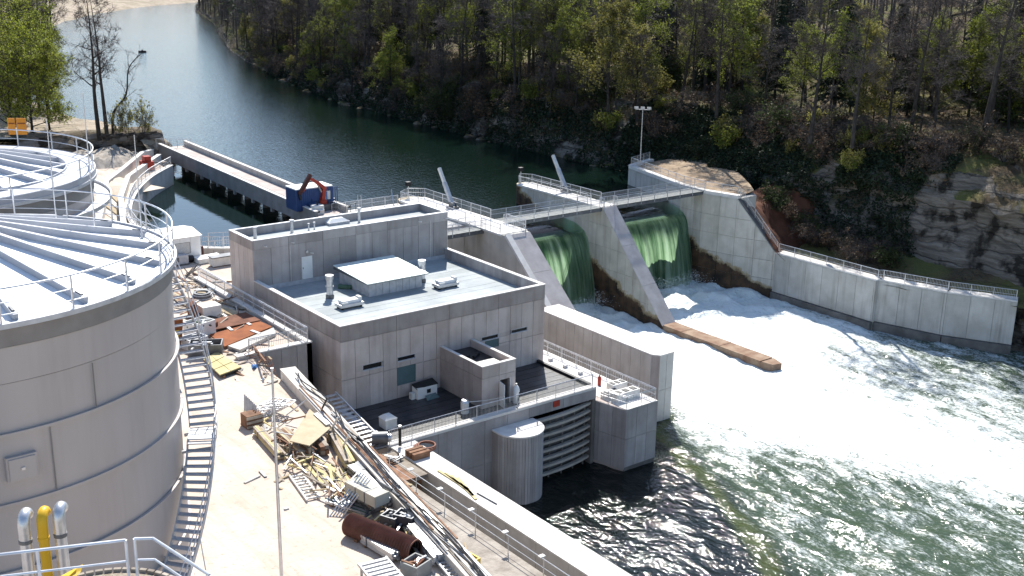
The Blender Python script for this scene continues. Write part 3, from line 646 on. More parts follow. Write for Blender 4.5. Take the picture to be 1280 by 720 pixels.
footbridge('steel footbridge spanning the bay beside the rocky bank', P2X1 - .3, 107.9)
footbridge('steel footbridge from the powerhouse wall to the first weir pier', 61.35, P1X0 + .3, 98.2, 100.2, DECK - .1)
for X0, X1, lb in ((P1X0, P1X1, 'pier beside the powerhouse'), (P2X0, P2X1, 'pier between the water sheets')):
    yb = 95.2 if X0 == P1X0 else 99.4
    railing('railing', 'mesh railing on the upstream side of the %s' % lb, [(X1, 101.6, DECK + .06), (X1, 115.2, DECK + .06), ((X0 + X1) / 2, 116.4, DECK + .06), (X0, 115.2, DECK + .06), (X0, 101.6, DECK + .06)], 1.1, 2.0, (1, .55), bal=.2)
    railing('railing', 'short railing round the front end of the %s' % lb, [(X0, 98.7, DECK + .06), (X0, yb, DECK + .06), (X1, yb, DECK + .06), (X1, 98.7, DECK + .06)], 1.1, 1.6, (1, .55), bal=.2)
    # access ladder down the sloping face
    t = thing('ladder', 'steel ladder hanging down the sloping face of the %s' % lb, 'ladder', (X1 - .5, yb - .1, DECK))
    d = Vector((0, -.62, -.78)); a = Vector((X1 - .8, yb - .12, DECK + .45)); 
    for k in (0, .5): MB().beam(a + Vector((k, 0, 0)), a + Vector((k, 0, 0)) + d * 4.2, .05, .05).build('stringer', 'galv', t)
    rg = MB().beam((0, 0, 0), (.5, 0, 0), .03, .03).mesh('rung', 'galv')
    for k in range(13): o = link('rung', rg, t); o.location = a + d * (.2 + k * .32)
    t = thing('nose_lamp', 'small black lamp on the upstream nose of the %s' % lb, 'lamp', ((X0 + X1) / 2, 116.2, DECK))
    MB().tube([((X0 + X1) / 2, 116.2, DECK), ((X0 + X1) / 2, 116.2, DECK + 1.5)], .05).build('post', 'galv', t); MB().box((X0 + X1) / 2 - .28, (X0 + X1) / 2 + .28, 116, 116.5, DECK + 1.5, DECK + 2.0).build('lamp_head', 'black', t)
# raised gate arms
for (bx, by), (tx, ty), lb in (((566, 258), (549, 210), 'first weir pier'), ((708, 238), (691, 194), 'pier between the water sheets')):
    A = P(bx, by, DECK + .3); B = PX(tx, ty, A.x); B = A + (B - A)
    t = thing('gate_ram', 'long pale hydraulic ram tilted up above the %s' % lb, 'hydraulic ram', (A.x, A.y, DECK), 'tilted hydraulic rams')
    MB().beam(A, A.lerp(B, .62), .42, .42).build('cylinder', 'galv_matt', t); MB().beam(A.lerp(B, .6), B, .34, .34).build('cap_tube', 'white_dull', t)
    MB().box(A.x - .5, A.x + .5, A.y - .6, A.y + .6, DECK, DECK + .35).build('bearing', 'steel_dark', t)
    MB().box(A.x - .3, A.x - .2, A.y - .4, A.y + .4, DECK + .35, DECK + .8).build('bearing_plate', 'steel_dark', t); MB().box(A.x + .22, A.x + .32, A.y - .4, A.y + .4, DECK + .35, DECK + .8).build('bearing_plate', 'steel_dark', t)
# floodlight mast
A = P(800, 207, DECK); H_ = 8.0
t = thing('floodlight_mast', 'slim grey mast with three floodlights on the abutment deck', 'floodlight', A)
MB().tube([A, A + Vector((0, 0, H_))], [.09, .05], 8).build('mast', 'galv', t)
MB().beam(A + Vector((-.62, .78, H_)), A + Vector((.62, -.78, H_)), .08, .08).build('crossbar', 'galv', t)
for k in (-.9, 0, .9):
    c = A + Vector((.62 * k, -.78 * k, H_ + .2)); MB().obox(c, (.17, -.21, 0), (.16, .12, -.08), (-.05, -.04, .17)).build('floodlight', 'white_paint', t)
# ================================================================== POWERHOUSE
BX0, BX1, BY0, BY1, BY2, ZP, ZT, ZR = 40.72, 61.13, 73.94, 89.07, 93.80, 7.12, 10.71, 6.1
ph = thing('powerhouse', 'flat-roofed grey concrete powerhouse with taller rear block', 'building', (BX0, BY0, 0))
T = .15
MB().box(BX0 + T, BX1 - .02, BY0 + T, BY1, -9, ZR - .06).build('core', 'conc_bld', ph)
MB().box(BX0 + T, BX1 - .02, BY1, BY2, -9, ZT - 1.0).build('core', 'conc_upper', ph)
def wrect(bl, tr, Y=BY0):
    a, c = PY(*bl, Y), PY(*tr, Y); return (a.x, c.x, a.z, c.z)
wins = [(wrect((453.4, 463.9), (478, 450.9)), 'dark'), (wrect((496.8, 452.6), (519.3, 441.6)), 'dark'), (wrect((497, 482.6), (520, 454.5)), 'louvre'), (wrect((601.7, 427), (623.3, 416.8)), 'light'), (wrect((606, 437), (624, 422)), 'louvre'), (wrect((638.7, 417.6), (659.5, 407.8)), 'dark')]
holes = [w_[0] for w_ in wins]
BAND = 5.78
panels(ph, (0, BY0, 0), (1, 0, 0), (0, 0, 1), (0, 1, 0), [(BX0, -.2), (BX1, -.2), (BX1, BAND), (BX0, BAND)], 1.275, 3.2, 'conc_bld', thick=T, holes=holes, u0=BX0, v0=BAND - 6.4)
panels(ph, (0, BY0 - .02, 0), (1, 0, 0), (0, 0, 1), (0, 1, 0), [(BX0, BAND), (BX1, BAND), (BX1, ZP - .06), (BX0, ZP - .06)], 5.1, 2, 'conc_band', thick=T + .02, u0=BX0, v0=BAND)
panels(ph, (BX0, 0, 0), (0, 1, 0), (0, 0, 1), (1, 0, 0), [(BY0, -6), (BY1, -6), (BY1, BAND), (BY0, BAND)], 1.26, 3.2, 'conc_bld', thick=T, u0=BY0, v0=BAND - 6.4)
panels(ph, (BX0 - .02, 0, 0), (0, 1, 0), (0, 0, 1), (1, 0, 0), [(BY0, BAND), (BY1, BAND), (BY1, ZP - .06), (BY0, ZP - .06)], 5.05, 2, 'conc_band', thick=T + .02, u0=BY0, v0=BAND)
# parapets and copings
for nm, b_ in (('parapet', (BX0 + T, BX0 + .32, BY0 + .32, BY1, ZR - .06, ZP - .06)), ('parapet', (BX0 + T, BX1 - .34, BY0 + T, BY0 + .32, ZR - .06, ZP - .06)), ('parapet', (BX1 - .34, BX1, BY0 + T, BY1, ZR - .06, ZP - .06))):
    MB().box(*b_).build(nm, 'conc_upper', ph)
panels(ph, (BX1 - .36, 0, 0), (0, 1, 0), (0, 0, 1), (1, 0, 0), [(BY0 + .4, ZR), (BY1, ZR), (BY1, ZP - .07), (BY0 + .4, ZP - .07)], .95, 2, 'conc_upper', thick=.02, v0=ZR, name='parapet_panel')
for b_ in ((BX0 - .04, BX0 + .36, BY0 - .04, BY1), (BX0 + .36, BX1 - .38, BY0 - .04, BY0 + .36), (BX1 - .38, BX1 + .04, BY0 - .04, BY1)):
    MB().box(*b_, ZP - .06, ZP).build('coping', 'conc_cap', ph)
n = 14
for k in range(n):
    ya = BY0 + .34 + (BY1 - BY0 - .34) * k / n; yb = BY0 + .34 + (BY1 - BY0 - .34) * (k + 1) / n - .03
    MB().box(BX0 + .34, BX1 - .37, ya, yb, ZR - .06, ZR + .004 * (k % 3)).build('roof_strip', 'roof_grey', ph)
# rear block skin, parapet, roof
panels(ph, (0, BY1, 0), (1, 0, 0), (0, 0, 1), (0, -1, 0), [(BX0, ZR + .05), (BX1, ZR + .05), (BX1, ZT - .9), (BX0, ZT - .9)], 1.7, 6, 'conc_upper', thick=.06, u0=BX0, v0=ZR)
panels(ph, (0, BY1, 0), (1, 0, 0), (0, 0, 1), (0, -1, 0), [(BX0, ZT - .9), (BX1, ZT - .9), (BX1, ZT - .06), (BX0, ZT - .06)], 3.4, 2, 'conc_upper', thick=.075, u0=BX0, v0=ZT - .9)
panels(ph, (BX0, 0, 0), (0, 1, 0), (0, 0, 1), (1, 0, 0), [(BY1, 0), (BY2, 0), (BY2, ZT - .9), (BY1, ZT - .9)], .95, 11, 'conc_bld', thick=T, u0=BY1, v0=0)
panels(ph, (BX0 - .02, 0, 0), (0, 1, 0), (0, 0, 1), (1, 0, 0), [(BY1 - .08, ZT - .9), (BY2, ZT - .9), (BY2, ZT - .06), (BY1 - .08, ZT - .06)], 2.37, 2, 'conc_band', thick=T + .02, u0=BY1, v0=ZT - .9)
for b_ in ((BX0 + T, BX0 + .3, BY1, BY2), (BX0 + .3, BX1 - .3, BY1, BY1 + .25), (BX1 - .3, BX1, BY1, BY2), (BX0 + .3, BX1 - .3, BY2 - .25, BY2)):
    MB().box(*b_, ZT - 1.0, ZT - .06).build('parapet', 'conc_upper', ph)
for b_ in ((BX0 - .04, BX0 + .32, BY1 - .1, BY2 + .03), (BX0 + .32, BX1 - .32, BY1 - .1, BY1 + .27), (BX1 - .32, BX1 + .03, BY1 - .1, BY2 + .03), (BX0 + .32, BX1 - .32, BY2 - .27, BY2 + .03)):
    MB().box(*b_, ZT - .06, ZT).build('coping', 'galv_matt', ph)
MB().box(BX0 + .3, BX1 - .3, BY1 + .25, BY2 - .25, ZT - 1.0, ZT - .72).build('roof_deck', 'roof_grey', ph)
MB().box(BX0 + .34, BX1 - .37, BY1 - .12, BY1 - .06, ZR, ZR + .38).build('flashing', 'galv_matt', ph)
# windows and louvres
for (a, c, z0, z1), k in wins:
    w_ = link('window' if k != 'louvre' else 'louvre', MB().box(a, c, BY0 + .11, BY0 + .14, z0, z1).mesh('pane', {'dark': 'glass', 'light': 'glass', 'louvre': 'glass_teal'}[k]), ph)
    f = MB()
    for q in ((a, c, z0, z0 + .04), (a, c, z1 - .04, z1), (a, a + .04, z0 + .04, z1 - .04), (c - .04, c, z0 + .04, z1 - .04)): f.box(q[0], q[1], BY0 - .015 if k != 'louvre' else BY0 + .06, BY0 + .12, q[2], q[3])
    f.build('frame', 'galv_matt' if k != 'louvre' else 'glass_teal', w_)
    if k == 'louvre':
        for j in range(int((z1 - z0) / .12)): MB().beam((a + .05, BY0 + .08, z0 + .1 + j * .12), (c - .05, BY0 + .08, z0 + .1 + j * .12), .07, .02, (0, .5, 1)).build('slat', 'glass_teal', w_)
    else:
        MB().box(a - .04, c + .04, BY0 - .05, BY0 - .016, z0 - .04, z0).build('sill', 'galv_matt', w_)
# door and wall fittings on the rear block
dx = PY(384, 351, BY1).x; dz = ZR + .4
d = MB().box(dx - .52, dx + .52, BY1 - .12, BY1 - .062, dz, dz + 2.05).build('door', 'white_paint', ph); MB().box(dx - .44, dx - .40, BY1 - .17, BY1 - .12, dz + .95, dz + 1.1).build('handle', 'steel_dark', d)
for px, h0, h1 in ((362.5, ZR + .4, ZT - 1.0), (537, ZR + .4, ZT - .6), (558, ZR + .6, ZT - .8)):
    x = PY(px, 330, BY1).x; MB().tube([(x, BY1 - .11, h0), (x, BY1 - .11, h1)], .035).build('drain_pipe', 'galv', ph)
for px, py in ((364, 303), (330, 308), (388, 316), (523, 277), (556, 273)):
    q = PY(px, py, BY1 - .1); MB().beam(q, q + Vector((.05, -.45, .05)), .07, .07).build('wall_lamp', 'white_paint', ph)
MB().box(dx - .1, dx + .1, BY1 - .2, BY1 - .06, dz + 2.4, dz + 2.6).build('wall_lamp', 'galv', ph)
# roof things
t = thing('roof_lantern', 'square plant housing with pale ribbed metal roof on the powerhouse roof', 'roof housing', (50.5, 84.5, ZR))
LX0, LX1, LY0, LY1 = 48.1, 53.5, 82.0, 87.2
MB().box(LX0 + .05, LX1 - .05, LY0 + .05, LY1 - .05, ZR, 7.42).build('core', 'galv_matt', t)
panels(t, (0, LY0, 0), (1, 0, 0), (0, 0, 1), (0, 1, 0), [(LX0, ZR + .02), (LX1, ZR + .02), (LX1, 7.4), (LX0, 7.4)], .68, 3, 'galv_matt', thick=.05, u0=LX0, v0=ZR, name='cladding_panel')
panels(t, (LX0, 0, 0), (0, 1, 0), (0, 0, 1), (1, 0, 0), [(LY0, ZR + .02), (LY1, ZR + .02), (LY1, 7.4), (LY0, 7.4)], .75, 3, 'galv_matt', thick=.05, u0=LY0, v0=ZR, name='cladding_panel')
mat('pale_green_metal', (.62, .69, .66), (.70, .76, .73), 1, .45, .15)
for k in range(7):
    a = LX0 - .45 + (LX1 - LX0 + .9) * k / 7; c = LX0 - .45 + (LX1 - LX0 + .9) * (k + 1) / 7 - .045
    MB().extr([(a, LY0 - .5, 7.42), (a, LY1 + .3, 7.72), (a, LY1 + .3, 7.80), (a, LY0 - .5, 7.50)], (c - a, 0, 0)).build('roof_sheet', 'pale_green_metal', t)
MB().extr([(LX0 - .42, LY0 - .46, 7.41), (LX0 - .42, LY1 + .28, 7.71), (LX0 - .42, LY1 + .28, 7.43), (LX0 - .42, LY0 - .46, 7.36)], (LX1 - LX0 + .84, 0, 0)).build('eaves', 'steel_dark', t)
for q, lb in ((P(412.5, 372.5, ZR), 'stainless steel flue pipe beside the small roof hatch near the white door'), (P(527.5, 352.5, ZR), 'stainless steel flue pipe behind the ribbed roof housing')):
    t = thing('flue_pipe', lb, 'flue', q, 'flue pipes')
    MB().tube([q, q + Vector((0, 0, .35))], .36, 14).build('base_collar', 'steel_dark', t, True); MB().tube([q + Vector((0, 0, .2)), q + Vector((0, 0, 1.75))], .3, 16).build('flue', 'galv', t, True)
    MB().tube([q + Vector((0, 0, 1.7)), q + Vector((0, 0, 2.05))], .36, 16).build('cowl', 'galv', t, True); MB().tube([q + Vector((0, 0, 1.0)), q + Vector((0, 0, 1.08))], .33, 16).build('clamp_band', 'steel', t)
for q, lb in ((P(437, 384, ZR), 'white roof ventilator beside the flue pipe near the white door'), (P(557, 359, ZR), 'white roof ventilator standing clear right of the ribbed housing')):
    t = thing('roof_ventilator', lb, 'ventilator', q, 'roof ventilators')
    for sx_ in (-.9, .9):
        for sy in (-.35, .35): MB().box(q.x + sx_ - .08, q.x + sx_ + .08, q.y + sy - .08, q.y + sy + .08, ZR, ZR + .2).build('foot', 'black', t)
    MB().box(q.x - 1.1, q.x + 1.1, q.y - .55, q.y + .55, ZR + .2, ZR + .45).build('base_frame', 'steel', t)
    MB().box(q.x - .85, q.x + .75, q.y - .35, q.y + .4, ZR + .45, ZR + .72).build('housing', 'white_paint', t); MB().box(q.x + .76, q.x + 1.02, q.y - .3, q.y + .3, ZR + .45, ZR + .86).build('motor_box', 'white_dull', t)
    MB().box(q.x - .95, q.x - .4, q.y - .5, q.y - .351, ZR + .451, ZR + .62).build('duct', 'white_dull', t)
q = P(433, 353, ZR); one('green_cover', MB().tube([(47.2, 85.8, ZR + .2), (48.02, 85.0, ZR + .2)], .2, 8), 'green_junk', 'green roll lying at the side of the ribbed roof housing', 'roll')
zr2 = ZT - .72
q = P(420, 279, zr2); t = thing('skylight_dome', 'white domed skylight on the narrow rear roof', 'skylight', q)
MB().extr([(q.x - 1.1, q.y - .7, zr2), (q.x + 1.1, q.y - .7, zr2), (q.x + 1.1, q.y + .7, zr2), (q.x - 1.1, q.y + .7, zr2)], (0, 0, .25)).build('kerb', 'galv_matt', t)
MB().add([(q.x - 1.05, q.y - .65, zr2 + .25), (q.x + 1.05, q.y - .65, zr2 + .25), (q.x + 1.05, q.y + .65, zr2 + .25), (q.x - 1.05, q.y + .65, zr2 + .25), (q.x - .6, q.y - .3, zr2 + .55), (q.x + .6, q.y - .3, zr2 + .55), (q.x + .6, q.y + .3, zr2 + .55), (q.x - .6, q.y + .3, zr2 + .55)], [(0, 1, 5, 4), (1, 2, 6, 5), (2, 3, 7, 6), (3, 0, 4, 7), (4, 5, 6, 7), (3, 2, 1, 0)]).build('dome', 'white_paint', t)
for i, (px, py, h, r_) in enumerate(((319, 298, .95, .16), (365, 291, 1.1, .15), (386, 288, .55, .07), (393, 287, .6, .07), (449, 278, 1.3, .13))):
    q = P(px, py, zr2); t = thing('roof_vent', ('short capped vent pipe at the left end of the rear roof', 'capped vent pipe on the rear roof above the white door', 'thin short vent stub beside the white skylight dome', 'thin short vent stub beside the white skylight dome', 'tall vent pipe with lightning rods on the rear roof')[i], 'vent', q, 'small vents on the rear roof')
    MB().tube([q, q + Vector((0, 0, h))], r_, 10).build('pipe', 'galv', t, True); MB().tube([q + Vector((0, 0, h)), q + Vector((0, 0, h + .12))], r_ * 1.5, 10).build('cap', 'galv_matt', t, True)
    if i == 4:
        for dx_ in (-.1, .25): MB().tube([q + Vector((dx_, 0, 1)), q + Vector((dx_, 0, 2.6))], .02).build('rod', 'galv', t)

# ================================================================== TAILRACE PLATFORM
pf = thing('tailrace_platform', 'low platform with black membrane roof in front of the powerhouse', 'platform', (50, 66, -9))
EX = 60.6
MB().box(40.2, 53.4, 66.25, BY0 + .14, -9, -.1).build('base', 'conc_bld', pf)
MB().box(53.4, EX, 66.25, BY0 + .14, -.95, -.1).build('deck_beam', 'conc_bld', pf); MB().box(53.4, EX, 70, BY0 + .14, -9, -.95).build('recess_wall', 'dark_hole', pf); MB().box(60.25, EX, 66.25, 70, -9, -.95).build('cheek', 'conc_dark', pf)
panels(pf, (0, 66.2, 0), (1, 0, 0), (0, 0, 1), (0, 1, 0), [(40.2, -7.5), (53.4, -7.5), (53.4, -.12), (40.2, -.12)], 2.2, 3.7, 'conc_upper', thick=.05, u0=40.2, v0=-7.5)
panels(pf, (0, 66.2, 0), (1, 0, 0), (0, 0, 1), (0, 1, 0), [(53.4, -.95), (EX, -.95), (EX, -.12), (53.4, -.12)], 3.6, 3.7, 'conc_upper', thick=.05, u0=53.4, v0=-.95)
for k in range(8):
    ya = 66.9 + 7.02 * k / 8; yb = 66.9 + 7.02 * (k + 1) / 8 - .045; MB().box(40.7, EX - .3, ya, yb, -.1, -.02 + .006 * (k % 2)).build('membrane_strip', 'membrane', pf)
MB().box(40.2, EX, 66.2, 66.88, -.1, .12).build('kerb', 'conc_cap', pf); MB().box(40.2, 40.66, 66.9, BY0 - .05, -.1, .35).build('kerb', 'galv_matt', pf)
MB().box(EX - .28, EX, 66.9, BY0 - .05, -.1, .22).build('upstand', 'black', pf)
railing('railing', 'long baluster railing along the front edge of the black membrane platform', [(40.4, 66.4, .12), (60.3, 66.4, .12)], 1.1, 2.0, (1, .12), bal=.13)
# lower walkway and corner pier
wk = thing('tailrace_pier', 'concrete corner pier and side walkway right of the black platform', 'pier', (62, 66, -9))
PZ = -1.18
pb = [(61.33, 63.22), (64.95, 63.22), (64.95, 69.5), (60.45, 69.5), (60.5, 67.2)]
MB().prism([(61.39, 63.28), (64.89, 63.28), (64.89, 69.5), (60.62, 69.5), (60.57, 67.2)], -9, PZ - .01).build('body', 'conc_bld', wk)
MB().box(60.62, 64.89, 69.5, 88, -9, PZ - .01).build('side_wall', 'conc_bld', wk)
panels(wk, (0, 63.22, 0), (1, 0, 0), (0, 0, 1), (0, 1, 0), [(61.33, -6.4), (64.95, -6.4), (64.95, PZ - .03), (61.33, PZ - .03)], 1.22, 2.75, 'conc_upper', u0=61.33, v0=-6.6)
MB().box(61.35, 64.93, 63.26, 63.3, -9, -6.4).build('wet_foot', 'conc_dark', wk)
u_ = Vector((60.5 - 61.33, 67.2 - 63.22, 0)); L = u_.length; u_.normalize()
panels(wk, (61.33, 63.22, 0), u_, (0, 0, 1), (u_.y, -u_.x, 0), [(0, -6.6), (L, -6.6), (L, PZ - .03), (0, PZ - .03)], 1.38, 2.75, 'conc_upper', v0=-6.6)
k = 0
for ya, yb in ((63.22, 67.2), (67.2, 70.5), (70.5, 74), (74, 77.5), (77.5, 81), (81, 84.5), (84.5, 88)):
    MB().box(61.35 if ya < 67 else 60.64, 64.93, ya, yb - .04, PZ - .01, PZ + .03).build('deck_slab', 'conc_cap', wk)
railing('railing', 'double-tube railing along the outer edge of the side walkway', [(64.8, 86, PZ), (64.8, 63.4, PZ), (61.5, 63.4, PZ), (60.75, 67.1, PZ)], 1.1, 2.0, (1, .9, .5), bal=.3)
# rounded pillar
t = thing('round_pillar', 'half-round board-marked concrete pillar with white flat top', 'pillar', (51.7, 65.4, -9))
a_ = [(51.7 + 1.95 * math.cos(q), 65.4 + 1.95 * math.sin(q)) for q in [math.pi + math.pi * k / 20 for k in range(21)]]
MB().prism(a_ + [(53.65, 66.18), (49.75, 66.18)], -9, -1.12).build('core', 'conc_upper', t)
brd = 26
for k in range(brd):
    q0, q1 = math.pi + math.pi * k / brd, math.pi + math.pi * (k + .88) / brd
    MB().extr([(51.7 + r_ * math.cos(q), 65.4 + r_ * math.sin(q), -6.9) for r_, q in ((1.95, q0), (2.01, q0), (2.01, q1), (1.95, q1))], (0, 0, 5.75)).build('board_mark', 'conc_upper', t)
MB().prism([(51.7 + 2.06 * math.cos(q), 65.4 + 2.06 * math.sin(q)) for q in [math.pi + math.pi * k / 24 for k in range(25)]] + [(53.76, 66.18), (49.64, 66.18)], -1.12, -1.0).build('cap', 'conc_cap', t)
q = P(652, 523, -1); MB().tube([q, q + Vector((0, 0, .9))], .04).build('bracket', 'galv', t); MB().beam(q + Vector((-.5, .3, .1)), q + Vector((.5, -.35, .1)), .06, .06).build('bracket', 'steel', t)
# tailgate screen
t = thing('tailrace_gate', 'steel gate of stacked horizontal beams between the round pillar and corner pier', 'gate', (57, 66.3, -6.8))
mat('gate_beam', (.40, .355, .30), (.50, .45, .385), 1, .8)
def gx(s): return Vector((53.45 + 6.95 * s, 66.05 + .6 * s ** 3 - .12 * math.sin(math.pi * s), 0))
for k in range(8):
    z = -1.35 - k * .70; mb = MB()
    for i in range(10):
        a, c = gx(i / 10), gx((i + 1) / 10); mb.beam(a + Vector((0, 0, z)), c + Vector((0, 0, z)), .34, .2)
    mb.build('beam', 'gate_beam', t)
for i in range(1, 10, 2):
    a = gx(i / 10); MB().box(a.x - .05, a.x + .05, a.y + .1, a.y + .2, -7.4, -1.2).build('upright', 'conc_dark', t)
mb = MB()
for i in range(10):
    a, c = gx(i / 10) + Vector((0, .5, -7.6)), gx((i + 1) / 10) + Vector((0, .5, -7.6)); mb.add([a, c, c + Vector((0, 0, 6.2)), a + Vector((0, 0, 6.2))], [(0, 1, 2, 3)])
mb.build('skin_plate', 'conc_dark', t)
# annex box with open door
ax = thing('stair_annex', 'small concrete annex with parapet and open doorway on the black platform', 'annex', (51.6, 70, 0))
AX0, AX1, AY0, AZ = 50.0, 53.35, 68.0, 3.62
dl, dr = AX0 + 1.75, AX0 + 2.75
for b_ in ((AX0 + .05, AX0 + .25, AY0 + .25, BY0 - .02), (AX1 - .25, AX1 - .02, AY0 + .25, BY0 - .02)): MB().box(*b_, -.1, AZ - .05).build('wall', 'conc_bld', ax)
for b_ in ((AX0 + .05, dl, AY0 + .05, AY0 + .25, -.1, AZ - .05), (dr, AX1 - .02, AY0 + .05, AY0 + .25, -.1, AZ - .05), (dl, dr, AY0 + .05, AY0 + .25, 2.1, AZ - .05)): MB().box(*b_).build('wall', 'conc_bld', ax)
hl = [(dl, dr, 0, 2.1)]
panels(ax, (0, AY0, 0), (1, 0, 0), (0, 0, 1), (0, 1, 0), [(AX0, -.02), (AX1, -.02), (AX1, AZ - .05), (AX0, AZ - .05)], 1.68, 2.55, 'conc_bld', thick=.05, holes=hl, u0=AX0, v0=0)
panels(ax, (AX0, 0, 0), (0, 1, 0), (0, 0, 1), (1, 0, 0), [(AY0 + .05, -.02), (BY0 - .02, -.02), (BY0 - .02, AZ - .05), (AY0 + .05, AZ - .05)], 1.3, 2.55, 'conc_band', thick=.05, u0=AY0, v0=0)
MB().box(AX0 + .25, AX1 - .25, AY0 + .25, BY0 - .02, 2.8, 2.95).build('roof_slab', 'membrane', ax)
for b_ in ((AX0 - .03, AX0 + .27, AY0 - .03, BY0 - .03), (AX0 + .27, AX1 - .27, AY0 - .03, AY0 + .27), (AX1 - .27, AX1 + .02, AY0 - .03, BY0 - .03)): MB().box(*b_, AZ - .05, AZ).build('coping', 'conc_cap', ax)
MB().box(dl - .05, dl, AY0 - .04, AY0 + .06, 0, 2.12).build('door_frame', 'white_paint', ax); MB().box(dr, dr + .05, AY0 - .04, AY0 + .06, 0, 2.12).build('door_frame', 'white_paint', ax)
d = MB().obox((dl - .12, AY0 - .5, 1.03), (.04, .02, 0), (-.1, -.46, 0), (0, 0, 1.0)).build('door', 'white_paint', ax)
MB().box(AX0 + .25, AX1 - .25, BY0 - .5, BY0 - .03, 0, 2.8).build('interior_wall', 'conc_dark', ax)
one('roof_tarp', MB().box(AX0 + .5, AX1 - .6, AY0 + .4, AY0 + 2.2, 2.96, 3.12), 'white_dull', 'folded white sheet lying on the roof of the small annex', 'sheet')
for k in range(4): one('roof_bag', MB().tube([(AX0 + .6 + .5 * k, AY0 + 3.4 + .3 * (k % 2), 3.08), (AX0 + 1.0 + .5 * k, AY0 + 3.6 + .3 * (k % 2), 3.08)], .13, 8), 'black', 'black sack among a few lying on the annex roof', 'sack', 'black sacks on the annex roof')
# odds and ends on the platform
q = P(532, 495, 0); t = thing('white_chest', 'white plastic chest with black open lid against the powerhouse wall', 'chest', q)
MB().box(q.x - 1.0, q.x + .9, q.y - .35, q.y + .45, 0, .95).build('body', 'white_paint', t); MB().obox((q.x, q.y + .1, 1.02), (1.0, 0, .06), (0, .42, .1), (0, 0, .05)).build('lid', 'black', t); MB().box(q.x - .1, q.x + .25, q.y - .4, q.y - .351, .4, .72).build('latch', 'black', t)
MB().box(q.x - 1.4, q.x - 1.05, q.y - .1, q.y + .3, 0, .55).build('side_bin', 'white_dull', t)
one('teal_tarp', MB().add([(q.x - .5, q.y - 1.0, .02), (q.x + .8, q.y - .9, .02), (q.x + .7, q.y - .42, .3), (q.x - .3, q.y - .42, .25), (q.x + .1, q.y - .7, .3)], [(0, 1, 4), (1, 2, 4), (2, 3, 4), (3, 0, 4), (3, 2, 1, 0)]), 'glass_teal', 'crumpled teal tarp in front of the white chest', 'tarp')
q = P(485, 533, 0); t = thing('roof_cowl', 'pale square cowl standing alone on the black membrane', 'vent cowl', q)
MB().box(q.x - .5, q.x + .5, q.y - .5, q.y + .5, -.02, .75).build('body', 'white_dull', t); MB().add([(q.x - .55, q.y - .55, .75), (q.x + .55, q.y - .55, .75), (q.x + .55, q.y + .55, .75), (q.x - .55, q.y + .55, .75), (q.x - .25, q.y - .25, 1.0), (q.x + .25, q.y - .25, 1.0), (q.x + .25, q.y + .25, 1.0), (q.x - .25, q.y + .25, 1.0)], [(0, 1, 5, 4), (1, 2, 6, 5), (2, 3, 7, 6), (3, 0, 4, 7), (4, 5, 6, 7), (3, 2, 1, 0)]).build('hood', 'white_dull', t)
q = P(581, 516, 0); t = thing('drum', 'white drum beside the annex wall with a taut rope', 'drum', q)
MB().tube([q, q + Vector((0, 0, .9))], .33, 14).build('body', 'white_dull', t, True); MB().tube([q + Vector((0, 0, .9)), q + Vector((0, 0, 1.1))], [.35, .25], 14).build('lid', 'galv', t, True); MB().tube([q + Vector((0, 0, .3)), q + Vector((0, 0, .36))], .345, 14).build('hoop', 'steel_dark', t)
one('rope', MB().tube([q + Vector((.3, 0, .85)), q + Vector((1.5, -.4, .8)), (dl - .2, AY0 - .8, .95)], .03), 'white_dull', 'thin white rope strung from drum to annex door', 'rope')
q = P(500, 557, .12); t = thing('bollard_lamp', 'slim black bollard lamp on the platform front edge', 'lamp', q)
MB().tube([q, q + Vector((0, 0, 1.45))], .11, 10).build('post', 'black', t); MB().tube([q + Vector((0, 0, 1.45)), q + Vector((0, 0, 1.6))], .13, 10).build('lamp_head', 'galv', t)
q = P(645, 503, 0); t = thing('gas_bottle', 'white gas bottle behind the annex corner', 'gas bottle', q)
MB().tube([q, q + Vector((0, 0, 1.15)), q + Vector((0, 0, 1.35)), q + Vector((0, 0, 1.5))], [.28, .28, .2, .08], 12).build('body', 'white_paint', t, True); MB().tube([q + Vector((0, 0, 1.5)), q + Vector((0, 0, 1.65))], .06).build('valve', 'steel', t)
q = P(646, 512, 0); one('crowbar', MB().tube([q + Vector((0, 0, .0)), q + Vector((.5, .3, 1.3))], .05), 'black', 'black bar leaning near the gas bottle', 'bar')
q = PY(695, 510, 66.2); one('red_sign', MB().box(q.x - .32, q.x + .32, 66.1, 66.19, -.6, -.1), 'red', 'small red board on the platform front wall above the gate', 'board')
q = P(749, 482, PZ); t = thing('extinguisher', 'red fire extinguisher standing on the side walkway', 'extinguisher', q)
MB().tube([q + Vector((0, 0, .04)), q + Vector((0, 0, .75)), q + Vector((0, 0, .88))], [.16, .16, .07], 12).build('body', 'red', t, True); MB().tube([q + Vector((0, 0, .88)), q + Vector((0, 0, 1.02))], .05).build('valve', 'black', t)
for k, (x, y, l, h) in enumerate(((63.0, 65.2, 2.6, .75), (62.3, 66.2, 1.6, .5), (63.6, 66.9, 1.6, .8))):
    t = thing('equipment_crate', ('large white crate with black lid strips on the corner pier', 'low white crate beside the large one on the corner pier', 'white crate at the rear of the corner pier against the railing')[k], 'crate', (x, y, PZ))
    MB().box(x - l / 2, x + l / 2, y - .45, y + .45, PZ, PZ + h).build('body', 'white_dull', t)
    for j in range(3): MB().box(x - l / 2 + l * (j + .2) / 3, x - l / 2 + l * (j + .75) / 3, y - .3, y + .25, PZ + h, PZ + h + .05).build('lid_strip', 'black', t)
